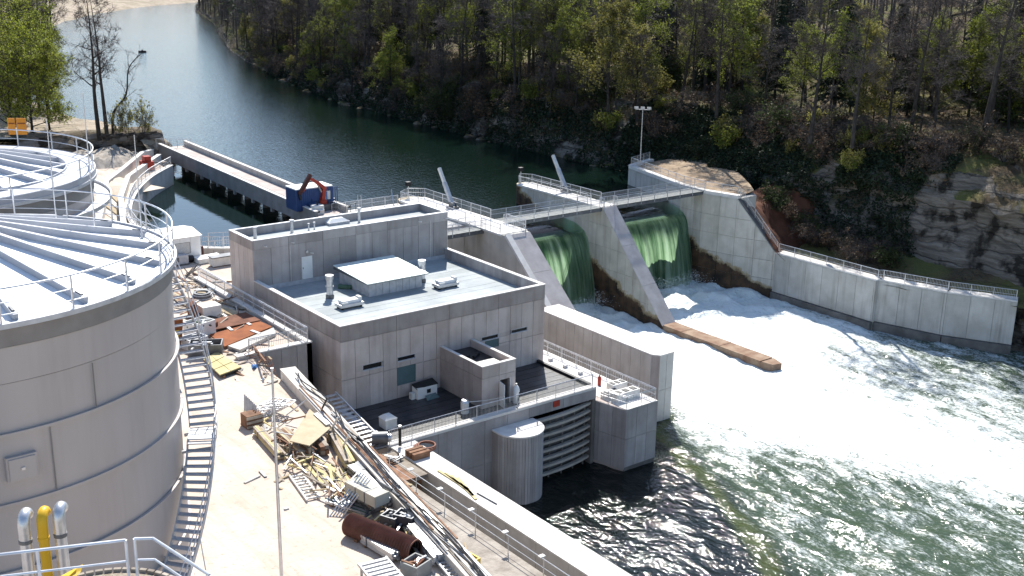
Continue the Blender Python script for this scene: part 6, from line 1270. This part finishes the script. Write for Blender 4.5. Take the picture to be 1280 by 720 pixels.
# corrugated culvert pipe
A, B = P(437, 655, Z0 + .55), P(519, 688, Z0 + .55); u = (B - A).normalized(); t = thing('culvert_pipe', 'rust-brown corrugated culvert pipe lying in the debris row', 'pipe', (A + B) / 2 - Vector((0, 0, .55)))
pts = []; rr = []; nr = 26
for k in range(nr * 4 + 1): pts.append(A.lerp(B, k / (nr * 4))); rr.append(.56 + .07 * math.sin(k * math.pi / 2))
MB().tube(pts, rr, 28, False).build('corrugated_shell', 'rust_pipe', t, True); MB().tube([A.lerp(B, .0), A.lerp(B, 1.0)], .505, 28, False).build('inner_wall', 'dark_hole', t, True)
for p, s_ in ((A, -1), (B, 1)):
    mb = MB(); o_ = u.orthogonal().normalized(); w2 = u.cross(o_); mb.tube([p + u * .0 + (o_ * math.cos(q) + w2 * math.sin(q)) * .555 for q in [2 * math.pi * k / 28 for k in range(29)]], .045, 6, False); mb.build('end_ring', 'rust_pipe', t, True)
for f in (.2, .8):
    c = A.lerp(B, f); n = Vector((-u.y, u.x, 0))
    for s_ in (-1, 1): MB().obox(c + n * .45 * s_ + Vector((0, 0, -.47)), u * .1, n * .1, (0, 0, .08)).build('chock', 'wood_brown', t)
bundle('profile_bundle', 'strapped bundle of galvanised profiles beside the culvert mouth', 'steel profiles', P(518, 668, Z0), P(551, 708, Z0), 6, 3, .15, .19, 'galv', 'profile', 2, mats=('galv', 'galv_matt', 'galv'))
bundle('profile_bundle', 'bundle of bright steel tubes in front of the culvert pipe', 'steel tubes', P(458, 678, Z0), P(497, 702, Z0), 5, 3, .15, .16, 'galv', 'tube', 1, mats=('galv', 'steel'))
open_bin('dark crate full of scaffold couplers behind the culvert pipe', P(490, 659, Z0), .8, .9, .8, 'steel_dark', ('galv', 'steel_dark', 'white_dull'), .4)
open_bin('grey steel bin with upright bright profiles beside the parapet beam', P(508, 660, Z0), .8, 1.1, .9, 'steel_dark', ('galv', 'white_paint', 'galv'), .5)
open_bin('grey tool bin with brown flaps at the bottom of the debris row', P(520, 718, Z0), 1.1, 1.0, .8, 'case_grey', ('wood_brown', 'rust_dark', 'galv'), .3)
open_bin('small yellow box of fittings at the foot of the parapet beam', P(584, 714, Z0), .95, .8, .75, 'yellow_box', ('steel_dark', 'galv_matt', 'black'), .1)
for k in range(4): one('leaning_tube', MB().tube([P(470 + 8 * k, 600 + 6 * k, Z0 + 1.0), P(490 + 9 * k, 612 + 8 * k, Z0 + 1.2)], .06), 'steel_dark', 'dark tube lying across the cable trays', 'tube', 'dark tubes across the trays')
for k in range(3): one('shore_tube', MB().tube([P(398 + 14 * k, 520 + 22 * k, Z0 + .2), P(408 + 14 * k, 500 + 22 * k, Z0 + 1.8)], .07), 'black' if k == 0 else 'white_dull', ('black post clamped against the parapet beam', 'pale prop leaning against the parapet beam')[min(k, 1)], 'prop', None if k == 0 else 'pale props at the parapet beam')
# ================================================================== TREES
def leaf_mat(name, c1, c2, tr=.45, rand=.5, rough=.6):
    m, nt, b = new_mat(name); oi = nt.nodes.new('ShaderNodeObjectInfo'); g = nt.nodes.new('ShaderNodeNewGeometry')
    c = ramp(nt, noisen(nt, g.outputs['Position'], .9, 3), c1, c2, .35, .65)
    hs = nt.nodes.new('ShaderNodeHueSaturation'); nt.links.new(c, hs.inputs['Color']); v = math_n(nt, 'MULTIPLY_ADD', oi.outputs['Random'], rand); v.node.inputs[2].default_value = 1 - rand / 2; nt.links.new(v, hs.inputs['Value'])
    nt.links.new(hs.outputs[0], b.inputs['Base Color']); b.inputs['Roughness'].default_value = rough; b.inputs['Specular IOR Level'].default_value = .2
    if tr:
        t = nt.nodes.new('ShaderNodeBsdfTranslucent'); nt.links.new(hs.outputs[0], t.inputs[0]); mx = nt.nodes.new('ShaderNodeMixShader'); mx.inputs[0].default_value = tr
        nt.links.new(b.outputs[0], mx.inputs[1]); nt.links.new(t.outputs[0], mx.inputs[2]); nt.links.new(mx.outputs[0], nt.nodes['Material Output'].inputs[0])
leaf_mat('leaf_spring', (.13, .16, .024), (.25, .275, .048)); leaf_mat('leaf_yellow', (.19, .18, .04), (.30, .28, .08)); leaf_mat('needles', (.012, .022, .012), (.03, .045, .022), .15)
leaf_mat('leaf_fresh', (.20, .24, .03), (.33, .36, .06), .5, .3); leaf_mat('leaf_dark', (.03, .045, .014), (.06, .08, .025), .3); leaf_mat('leaf_litter', (.10, .06, .035), (.18, .12, .07), .2)
mat('twig', (.078, .062, .056), (.115, .094, .086), .8, .9, rand=.5); mat('bark', (.026, .022, .02), (.055, .048, .043), 1.5, .95, rand=.4, bump=.3); mat('bark_dark', (.025, .02, .018), (.05, .042, .036), 1.5, .95, rand=.3)
def rvec(): return Vector((random.gauss(0, 1), random.gauss(0, 1), random.gauss(0, 1))).normalized()
def limb(mb, p, d, L, r0, lev, tips, bend=.25, up=.15, segs=4):
    pts = [p.copy()]; rad = [r0]; q = p.copy(); dd = d.normalized()
    for i in range(segs):
        dd = (dd + rvec() * bend * .6 + Vector((0, 0, up * .5))).normalized(); q = q + dd * (L / segs); pts.append(q.copy()); rad.append(max(.012, r0 * (1 - .8 * (i + 1) / segs)))
        if lev > 0 and i >= 1:
            for _ in range(random.choice((1, 2))):
                s = (dd * .55 + rvec() * .85); limb(mb, q, s, L * random.uniform(.38, .6), rad[-1] * .6, lev - 1, tips, bend, up, 3)
    mb.tube(pts, rad, 5 if r0 > .08 else 3, False); tips.append((q, dd, L))
def bare_tree(h, spread, seed, leafy=0, leafm=None, start=.35, twigs=9, nl=13):
    random.seed(seed); mb = MB(); tips = []; q = Vector((0, 0, -.6)); pts = [q.copy()]; rad = [h * .0165]; d = Vector((0, 0, 1)); n = 9
    for i in range(n):
        d = (d + rvec() * .06 + Vector((0, 0, .1))).normalized(); q = q + d * (h + .6) / n; pts.append(q.copy()); rad.append(max(.02, h * .0165 * (1 - .93 * (i + 1) / n)))
    mb.tube(pts, rad, 7, False)
    for k in range(nl):
        f = start + (.97 - start) * (k + random.random()) / nl; i = min(int(f * n), n - 1); p = pts[i].lerp(pts[i + 1], f * n - i); a = k * 2.4 + random.uniform(-.5, .5); e = random.uniform(.25, .8)
        limb(mb, p, Vector((math.cos(a), math.sin(a), e)), spread * (1.15 - .6 * (f - start) / (1 - start)) * random.uniform(.7, 1.1), rad[i] * .5, 2, tips)
    tw = MB(); lf = MB()
    for p, dd, L in tips:
        for k in range(twigs):
            t = (dd * .7 + rvec() * .9 + Vector((0, 0, .15))).normalized(); a = p - dd * random.uniform(0, .5 * L); e = a + t * random.uniform(.5, 1.5); s = t.orthogonal().normalized() * random.uniform(.016, .03); tw.add([a - s, a + s, e], [(0, 1, 2)])
            if leafy and random.random() < leafy:
                for j in range(6):
                    c = a.lerp(e, random.random()) + rvec() * .3; u = rvec() * random.uniform(.07, .15); v = u.cross(rvec()).normalized() * u.length * .8; lf.add([c - u, c + v, c + u, c - v], [(0, 1, 2, 3)])
    return mb, tw, lf, leafm
def conifer(h, r, seed, droop=.25):
    random.seed(seed); mb = MB(); mb.tube([(0, 0, -.6), (0, 0, h * .5), (0, 0, h)], [h * .014, h * .008, .02], 7, False); nd = MB(); nlev = int(h * 3.4)
    for i in range(nlev):
        z = h * (.12 + .86 * (i + random.uniform(-.6, .6)) / nlev); rr = r * (1 - i / nlev) ** .8 * random.uniform(.75, 1.1) + .25; nb = random.randint(5, 8); a0 = random.random() * 6
        for k in range(nb):
            a = a0 + 6.283 * k / nb + random.uniform(-.2, .2); d = Vector((math.cos(a), math.sin(a), 0)); L = rr * random.uniform(.7, 1.1); s = Vector((-d.y, d.x, 0)); m_ = 5
            for j in range(m_):
                f0, f1 = j / m_, (j + 1) / m_; c0 = d * L * f0 + Vector((0, 0, z - droop * L * f0 * f0)); c1 = d * L * f1 + Vector((0, 0, z - droop * L * f1 * f1)); w = .45 * (1 - f0 * .6) * (.4 + .12 * h / 10)
                for sg in (-1, 1):
                    e = c0.lerp(c1, .7) + s * sg * w * random.uniform(.6, 1.2) + Vector((0, 0, -random.uniform(.05, .35))); nd.add([c0, c1, e], [(0, 1, 2)])
                e = c1 + Vector((0, 0, -random.uniform(.2, .5))) + s * random.uniform(-.1, .1); nd.add([c0, c1, e], [(0, 1, 2)])
    return mb, nd, None, 'needles'
def make_tree(name, parts, label, cat, group):
    mb, tw, lf, lm = parts; e = bpy.data.objects.new(name, None); OFF[e.name] = Vector((0, 0, 0)); tag(e, label, cat, group)
    ch = [bpy.data.objects.new('trunk', mb.mesh('trunk', 'bark' if lm != 'needles' else 'bark_dark', True, False))]
    if lm == 'needles': ch.append(bpy.data.objects.new('crown', tw.mesh('crown', 'needles', False, False)))
    else:
        me = tw.mesh('crown', 'twig', False, False)
        if lf and lf.f:
            n0 = len(tw.f); tw.add(lf.v, lf.f); me = tw.mesh('crown', 'twig', False, False); me.materials.append(MATS[lm]); me.polygons.foreach_set('material_index', [0] * n0 + [1] * (len(tw.f) - n0))
        ch.append(bpy.data.objects.new('crown', me))
    return e, ch
def plant(proto, loc, rotz, s, label=None):
    e, ch = proto; c = e.copy(); col.objects.link(c); c.location = loc; c.rotation_euler = (0, 0, rotz); c.scale = s if isinstance(s, tuple) else (s,) * 3
    if label: c['label'] = label
    for q in ch: o = q.copy(); col.objects.link(o); o.parent = c
    return c
def bush_parts(h, seed, leafy, lm, stems=9):
    random.seed(seed); mb = MB(); tips = []
    for k in range(stems):
        a = k * 2.4; limb(mb, Vector((.15 * math.cos(a), .15 * math.sin(a), -.2)), Vector((math.cos(a) * .6, math.sin(a) * .6, 1)), h * random.uniform(.6, 1), .045, 2, tips, .35, .1, 4)
    tw, lf = MB(), MB()
    for p, dd, L in tips:
        for k in range(7):
            t = (dd * .5 + rvec()).normalized(); a = p - dd * random.uniform(0, .6 * L); e = a + t * random.uniform(.3, .9); s = t.orthogonal().normalized() * .014; tw.add([a - s, a + s, e], [(0, 1, 2)])
            if random.random() < leafy:
                for j in range(3):
                    c = a.lerp(e, random.random()) + rvec() * .2; u = rvec() * random.uniform(.07, .16); v = u.cross(rvec()).normalized() * u.length * .8; lf.add([c - u, c + v, c + u, c - v], [(0, 1, 2, 3)])
    return mb, tw, lf, lm
BARE = [make_tree('bare_tree', bare_tree(h, sp, s, start=st), 'bare grey-brown deciduous tree in the wood on the far bank', 'tree', 'bare trees in the wood on the far bank') for h, sp, s, st in ((19, 4.2, 11, .4), (17, 3.6, 12, .3), (21, 4.6, 13, .5), (15, 3.4, 14, .25), (18, 3.0, 15, .35))]
SPRING = [make_tree('spring_tree', bare_tree(h, sp, s, lv, lm, st), 'tree with fresh yellow-green spring leaves in the far wood', 'tree', 'fresh green trees in the wood on the far bank') for h, sp, s, lv, lm, st in ((14, 3.4, 21, .55, 'leaf_spring', .2), (11, 3.0, 22, .5, 'leaf_yellow', .15), (16, 3.8, 23, .45, 'leaf_spring', .25))]
PINE = [make_tree('conifer', conifer(h, r_, s), 'dark green conifer standing in the wood on the far bank', 'tree', 'dark conifers in the wood on the far bank') for h, r_, s in ((19, 2.9, 31), (15, 2.5, 32), (23, 3.3, 33))]
BUSH = [make_tree('bare_bush', bush_parts(h, s, lv, lm), 'twiggy bare bush overhanging the rocky far bank', 'bush', 'bare bushes on the far bank') for h, s, lv, lm in ((3.2, 41, .12, 'leaf_litter'), (4.2, 42, .05, 'leaf_litter'))]
GBUSH = [make_tree('green_bush', bush_parts(h, s, lv, lm), 'leafy green bush growing on the far bank', 'bush', 'green bushes on the far bank') for h, s, lv, lm in ((2.8, 43, .6, 'leaf_spring'), (3.2, 44, .75, 'leaf_dark'), (2.6, 45, .5, 'leaf_yellow'))]
random.seed(99)
placed = []
LOOK = {'b': ('bare tree with a broad crown', 'slender bare tree', 'very tall bare tree with a high crown', 'short bare tree branching low', 'narrow-crowned bare tree'), 's': ('tree with fresh yellow-green leaves', 'pale yellow leafing tree', 'tall tree with thin fresh green leaves'), 'c': ('dark spire-shaped conifer', 'small dark conifer', 'very tall dark conifer')}
def wood_label(o, kind, i, d, y):
    zone = 'on the grassy terrace above the training wall' if y < 116 and d < 25 else ('on the hillside above the terrace' if y < 116 else ('at the water edge of the upstream bank' if d < 7 else ('in the wood above the upstream bank' if d < 30 else 'on the upstream hillside')))
    o['label'] = LOOK[kind][i] + ' ' + zone; o['group'] = o['label'].replace('tree', 'trees', 1).replace('conifer', 'conifers', 1)
def near_d(q): p, n = rb_frame(q.y); return (q - Vector((p.x, p.y, q.z))).dot(n)
def try_place(y, d, mind):
    q = rb_point(d, y)
    if any((q.xy - p).length < mind for p in placed): return None
    placed.append(q.xy.copy()); return q
counts = dict(b=0, s=0, c=0)
# single trees picked out along the terrace edge (pixel of the foot, kind, height)
def foot(px_, py_, z):
    q = P(px_, py_, z); return q
for px_, py_, z, kind, i, s in ((1013, 172, 12.6, 'b', 0, 1.0), (1066, 178, 12.6, 'b', 4, .95), (1110, 170, 12.8, 'b', 1, .8), (1137, 176, 12.6, 'b', 2, .9), (1226, 182, 12.8, 'b', 2, 1.05), (896, 140, 12.8, 'b', 4, 1.0), (1150, 165, 13, 'b', 3, .7), (1260, 170, 13, 'b', 1, .8), (760, 132, 12.5, 's', 1, 1.25), (770, 128, 12.7, 'b', 3, .6), (692, 100, 12.6, 'b', 4, 1.0), (644, 110, 12.4, 'b', 0, .95), (660, 100, 12.8, 'b', 2, .9), (603, 92, 12.0, 'c', 0, 1.0), (825, 98, 13.2, 'c', 2, 1.1), (968, 125, 13, 'c', 0, .9), (498, 78, 11, 'c', 1, 1.1), (430, 60, 9, 'c', 1, .9), (1210, 150, 13.4, 's', 0, 1.0), (1160, 140, 13.5, 's', 2, .8), (1000, 140, 13.2, 's', 0, .8), (1035, 150, 13.2, 's', 2, .8), (395, 95, 6, 's', 2, .7), (520, 100, 9, 's', 0, .7), (1090, 160, 13, 's', 1, .8)):
    q = foot(px_, py_, z); placed.append(q.xy.copy()); pr = {'b': BARE, 's': SPRING, 'c': PINE}[kind][i]; wood_label(plant(pr, (q.x, q.y, q.z - .2), random.random() * 6, s * random.uniform(.95, 1.05)), kind, i, near_d(q), q.y); counts[kind] += 1
tries = 0
while tries < 6000 and (counts['b'] < 280 or counts['s'] < 95 or counts['c'] < 60):
    tries += 1
    y = random.uniform(52, 330) if random.random() < .8 else random.uniform(330, 640)
    d = 3 + abs(random.gauss(0, 1)) * 24 if y > 120 else 9.5 + abs(random.gauss(0, 1)) * 26
    if y > 170: d = .8 + abs(random.gauss(0, 1)) * 22
    if y < 120 and 8 < d < 19 and random.random() < .7: continue            # open glade on the terrace
    q = try_place(y, d, 3.0 if y < 330 else 5)
    if q is None: continue
    u = random.random(); kind = 'b' if u < .6 else ('s' if u < .82 else 'c')
    if kind == 'c' and d < 12: kind = 'b'
    lim = {'b': 280, 's': 95, 'c': 60}[kind]
    if counts[kind] >= lim: continue
    counts[kind] += 1; ls = {'b': BARE, 's': SPRING, 'c': PINE}[kind]; i = random.randrange(len(ls)); wood_label(plant(ls[i], (q.x, q.y, q.z - .2), random.random() * 6, random.uniform(.75, 1.1) * (.8 if d < 5 else 1)), kind, i, d, y)
nb_ = 0
for k in range(400):                             # bushes hang over the rock edge and fill the wood floor
    y = random.uniform(48, 125) if random.random() < .45 else random.uniform(125, 300); d = random.uniform(2.5, 10.5) if random.random() < .6 else random.uniform(14, 60)
    if y > 150: d = random.uniform(-.3, 9)
    if y < 115 and 9 < d < 24: continue
    q = rb_point(d, y)
    if 60 < y < 76 and d < 6.5: continue          # leave the bare rock face open
    g_ = random.random() < .4; i = random.randrange(3 if g_ else 2); c = plant((GBUSH if g_ else BUSH)[i], (q.x, q.y, q.z - .1), random.random() * 6, random.uniform(.55, 1.15) * (1 if d < 12 else 1.5))
    c['label'] = (('fresh green bush', 'dark green leafy bush', 'pale yellow-green bush')[i] if g_ else ('low twiggy bare bush', 'tall twiggy bare bush')[i]) + ' ' + ('hanging over the rock behind the dam walls' if y < 120 and d < 12 else ('under the trees above the training wall' if y < 120 else ('along the upstream water edge' if d < 5 else 'in the wood above the upstream bank'))); c['group'] = c['label'].replace('bush', 'bushes', 1)
# far wood closing the view, one mass
random.seed(5); fw_ = MB(); fl_ = MB()
for k in range(2000):
    y = random.uniform(55, 900); d = 44 + abs(random.gauss(0, 1)) * 90 if y < 320 else 1.5 + abs(random.gauss(0, 1)) * 60; q = rb_point(d, y); h = random.uniform(13, 22)
    fw_.tube([q - Vector((0, 0, .5)), q + Vector((random.uniform(-.5, .5), random.uniform(-.5, .5), h))], [.24, .04], 4, False)
    c = q + Vector((0, 0, h * .62)); g_ = random.random()
    for j in range(46):
        p = c + Vector((random.gauss(0, 1.9), random.gauss(0, 1.9), random.gauss(0, h * .2))); t_ = (rvec() + Vector((0, 0, .5))).normalized()
        s = t_.orthogonal().normalized() * (.05 if g_ < .7 else .3); (fw_ if g_ < .7 else fl_).add([p - s, p + s, p + t_ * random.uniform(1, 2.2)], [(0, 1, 2)])
for k in range(15000):
    y = random.uniform(215, 560); d = random.uniform(-.6, 9); p, n_ = rb_frame(y); q = p + n_ * d; q.z = rb_z(d, y) + random.uniform(0, 2.6); t_ = (rvec() + Vector((0, 0, .6))).normalized(); s = t_.orthogonal().normalized() * .06; (fw_ if random.random() < .7 else fl_).add([q - s, q + s, q + t_ * random.uniform(.7, 1.8)], [(0, 1, 2)])
o = fw_.build('distant_wood', 'twig', None, False, False, kind='stuff'); tag(o, 'hazy brown mass of bare woodland on the hillside', 'wood')
o = fl_.build('distant_evergreens', 'leaf_dark', None, False, False, kind='stuff'); tag(o, 'dark green mass of evergreens on the hillside', 'wood')
# leaf litter, ivy and low growth on the bank
gr = MB(); lt = MB()
for k in range(70000):
    y = random.uniform(44, 180) if random.random() < .75 else random.uniform(180, 320); d = random.uniform(1.5, 30) if y < 150 else random.uniform(0, 22)
    if y < 112 and d > 9.5 and random.random() < .8: continue
    if fbm(y * .09, d * .16, 7, 3) < -.22 + (.45 if (58 < y < 74 and d < 7) else 0): continue
    p, n_ = rb_frame(y); q = p + n_ * d; a_ = sstep(-1, 1.5, d) * (1 - sstep(8, 16, d)); q = q + n_ * (a_ * 1.2 * noise.noise(Vector((q.x * .16, q.y * .16, 1)))); q.z = rb_z(d, y) + random.uniform(.1, .7)
    u = rvec() * random.uniform(.08, .26); v = u.cross(rvec()).normalized() * u.length * .7; (gr if random.random() < .55 else lt).add([q - u, q + v, q + u, q - v], [(0, 1, 2, 3)])
tag(gr.build('undergrowth', 'leaf_dark', None, False, False, kind='stuff'), 'low ivy and weeds covering the rocky bank', 'undergrowth'); tag(lt.build('leaf_litter', 'leaf_litter', None, False, False, kind='stuff'), 'brown dead leaves strewn over the rocky bank', 'leaf litter')
iv = MB()
for k in range(90000):                           # ivy and brambles hanging over the rock behind the training wall
    y = random.uniform(74, 128); d = random.uniform(-.6, 9.5)
    if fbm(y * .16, d * .3, 17, 3) < -.42 + .6 * sstep(80, 74, y): continue
    q = rb_point(d, y) + rvec() * .12 + Vector((-.35, 0, random.uniform(0, .45))); u = rvec() * random.uniform(.08, .24); v = u.cross(rvec()).normalized() * u.length * .7; iv.add([q - u, q + v, q + u, q - v], [(0, 1, 2, 3)])
for k in range(46000):
    y = random.uniform(118, 275); d = random.uniform(-.8, 5.5)
    if fbm(y * .12, d * .3, 23, 3) < -.3: continue
    q = rb_point(d, y) + Vector((-.4, 0, random.uniform(0, .9))); u = rvec() * random.uniform(.10, .30); v = u.cross(rvec()).normalized() * u.length * .6; iv.add([q - u, q + v, q + u, q - v], [(0, 1, 2, 3)])
tag(iv.build('ivy_cover', 'needles', None, False, False, kind='stuff'), 'dark ivy and brambles hanging over the rocky far bank', 'ivy')
for k in range(26):
    x, y = random.uniform(114.2, 120.5), random.uniform(76, 96.5)
    if y > 86: x = max(x, 117.2)
    i = k % 3; c = plant((BUSH + GBUSH[1:2])[i], (x, y, lerp_tab([(78, -.6), (89, -.3), (94, 3.0), (97, 4)], y) - .3), random.random() * 6, random.uniform(.5, .85)); c['label'] = ('low twiggy bare bush', 'tall twiggy bare bush', 'dark green leafy bush')[i] + ' on the dark slope beside the abutment wall'; c['group'] = c['label'].replace('bush', 'bushes', 1)
# left bank: two bare trunks on the cut bank, green trees above the shore
LBARE = [make_tree('shore_tree', bare_tree(h, sp, s, start=st, twigs=7, nl=14), 'tall bare dark tree on the cut bank above the intake', 'tree', 'bare trees on the cut bank') for h, sp, s, st in ((21, 3.0, 51, .3), (20, 3.2, 52, .35))]
for (px_, py_), i, s, lb in (((124, 168), 0, 1.0, 'tall bare dark tree with straight trunk on the cut bank'), ((134, 168), 1, 1.0, 'tall bare dark tree with forked crown on the cut bank')):
    q = P(px_, py_, 7.9); plant(LBARE[i], (q.x, q.y, 7.6), 1.0 + i, s, lb)
random.seed(77); mb = MB(); tips = []; q0 = P(141, 166, 7.9); pts = [Vector((q0.x, q0.y, 7.4)), P(143, 140, 9) * 0 + q0 + Vector((.3, -.2, 3)), q0 + Vector((2.0, -1.2, 5.6)), q0 + Vector((2.6, -1.6, 9.5)), q0 + Vector((4.6, -2.9, 12))]
t = thing('leaning_tree', 'thin crooked bare tree leaning out over the water', 'tree', q0); mb.tube(catmull(pts, 4), [.22 * (1 - .85 * k / 16) for k in range(17)], 6, False)
for k in range(7): limb(mb, catmull(pts, 4)[7 + k], Vector((random.uniform(-.3, 1), random.uniform(-1, .3), .5)), 2.4, .06, 1, tips)
mb.build('trunk', 'bark_dark', t, True, False); tw = MB()
for p, dd, L in tips:
    for k in range(7): tt = (dd + rvec() * .8).normalized(); a = p - dd * random.uniform(0, .5 * L); s = tt.orthogonal().normalized() * .02; tw.add([a - s, a + s, a + tt * random.uniform(.5, 1.3)], [(0, 1, 2)])
tw.build('crown', 'twig', t, False, False)
SHORE = [make_tree('shore_bush', bush_parts(h, s, lv, 'leaf_yellow', 5), 'thin leafing bush on the cut bank', 'bush', 'bushes on the cut bank') for h, s, lv in ((2.6, 46, .16), (3.0, 47, .1))]
for (px_, py_), i, s, lb in (((148, 168), 2, 1.1, 'sparse pale green sapling beside the bare trees on the cut bank'), ((160, 167), 2, 1.2, 'airy young bush in the middle of the cut bank'), ((178, 165), 0, 1.15, 'young leafing bush near the outer end of the cut bank'), ((184, 166), 2, .9, 'small leafing bush at the very corner of the cut bank')):
    q = P(px_, py_, 8.0); c = plant(SHORE[i % 2], (q.x, q.y, 7.7), random.random() * 6, (s * .8, s * .8, s * 1.3), lb)
q = P(165, 170, 8.0)
for k in range(9): one('driftwood', MB().tube([P(125 + 7 * k, 171 - k * .4, 8.1), P(140 + 7 * k, 168 - k * .4 + 2 * (k % 2), 8.5)], .16), 'bark' if k % 2 else 'bark_dark', ('dark log lying on top of the cut bank', 'grey log lying on top of the cut bank')[k % 2], 'log', ('dark logs on the cut bank', 'grey logs on the cut bank')[k % 2])
LGREEN = [make_tree('leafing_tree', bare_tree(h, sp, s, lv * .55, 'leaf_fresh', st, 11, 15), 'bright yellow-green leafing tree on the left bank behind the tanks', 'tree', 'leafing trees behind the tanks') for h, sp, s, lv, st in ((15, 4.2, 61, .75, .12), (13, 3.6, 62, .8, .1), (18, 4.0, 63, .4, .2))]
for px_, py_, i, s in ((12, 165, 0, 1.0), (40, 165, 1, 1.05), (62, 160, 1, .9), (-15, 170, 2, 1.1), (25, 150, 2, 1.0), (50, 140, 0, 1.0), (5, 140, 1, 1.1), (-40, 160, 0, 1.1), (30, 128, 2, 1.1), (60, 128, 0, .9), (-10, 120, 1, 1.2), (15, 105, 2, 1.2), (48, 108, 0, 1.1)):
    q = P(px_, py_, 8.0); c = plant(LGREEN[i], (q.x, q.y, 7.2), random.random() * 6, s); c['label'] = ('broad yellow-green leafing tree on the left bank behind the tanks', 'rounded bright green leafing tree on the left bank behind the tanks', 'tall thinly leafed tree on the left bank behind the tanks')[i]; c['group'] = c['label'].replace('tree', 'trees', 1)
for px_, py_, i, s in ((8, 120, 0, 1.1), (35, 112, 2, 1.15), (58, 118, 4, 1.1), (-5, 100, 1, 1.1), (25, 90, 2, 1.2), (50, 80, 0, 1.2), (68, 75, 4, 1.1), (10, 75, 1, 1.2), (38, 60, 2, 1.2), (62, 52, 3, 1.3)):
    q = P(px_, py_, 8.5); c = plant(BARE[i], (q.x, q.y, 7.8), random.random() * 6, s, 'bare brown tree among the leafing trees on the left bank'); c['group'] = 'bare trees on the left bank'
# wood behind the far shingle beach
random.seed(8); fb = MB()
for k in range(420):
    i = random.randint(len(LB) // 2, len(LB) - 1); q = lb_point(i, random.uniform(30, 130)); h = random.uniform(9, 16)
    for j in range(60):
        p = q + Vector((random.gauss(0, 1.8), random.gauss(0, 1.8), h * random.random())); t_ = rvec(); s = t_.orthogonal().normalized() * .35; fb.add([p - s, p + s, p + t_ * 1.4], [(0, 1, 2)])
tag(fb.build('beach_wood', 'leaf_dark', None, False, False, kind='stuff'), 'dark wood behind the far shingle beach', 'wood')
# boulders at the foot of the rock beyond the training wall
random.seed(14)
def boulder(seed, r_):
    bm = bmesh.new(); bmesh.ops.create_icosphere(bm, subdivisions=2, radius=r_)
    for v in bm.verts: v.co *= 1 + .45 * noise.noise(v.co * 1.1 / r_ + Vector((seed, 0, 0))); v.co.z *= .7
    me = bpy.data.meshes.new('boulder'); bm.to_mesh(me); bm.free(); me.materials.append(MATS['bank_rock']); return me
BM_ = [boulder(k * 3.1, 1.0) for k in range(4)]
for k in range(46):
    y = random.uniform(44, 60.5); x = 119.2 + random.uniform(-1.6, 2.4) + (60 - y) * .08; o = link('boulder', BM_[k % 4]); s = random.uniform(.5, 1.2); o.location = (x, y, lerp_tab([(116.5, -6.8), (121, -3)], x)); o.scale = (s, s * 1.2, s); o.rotation_euler = (random.random(), random.random(), random.random() * 6); tag(o, 'grey boulder in the riprap beyond the end of the training wall', 'boulder', 'boulders beyond the training wall')
for k in range(40):
    y = random.uniform(122, 260); p, n_ = rb_frame(y); q = p + n_ * random.uniform(-1.6, .3); o = link('boulder', BM_[k % 4]); s = random.uniform(.4, 1.0); o.location = (q.x, q.y, ZU - .1); o.scale = (s, s * 1.3, s * .8); o.rotation_euler = (0, 0, random.random() * 6); tag(o, 'rock at the upstream waterline of the wooded bank', 'boulder', 'rocks at the upstream waterline')
q = P(178, 65, ZU); t = thing('river_float', 'small dark float on the river upstream', 'float', q); MB().obox(q + Vector((0, 0, .1)), (1.0, -.5, 0), (.2, .4, 0), (0, 0, .3)).build('hull', 'black', t); MB().box(q.x - .2, q.x + .2, q.y - .2, q.y + .2, ZU + .4, ZU + .7).build('marker', 'steel_dark', t)
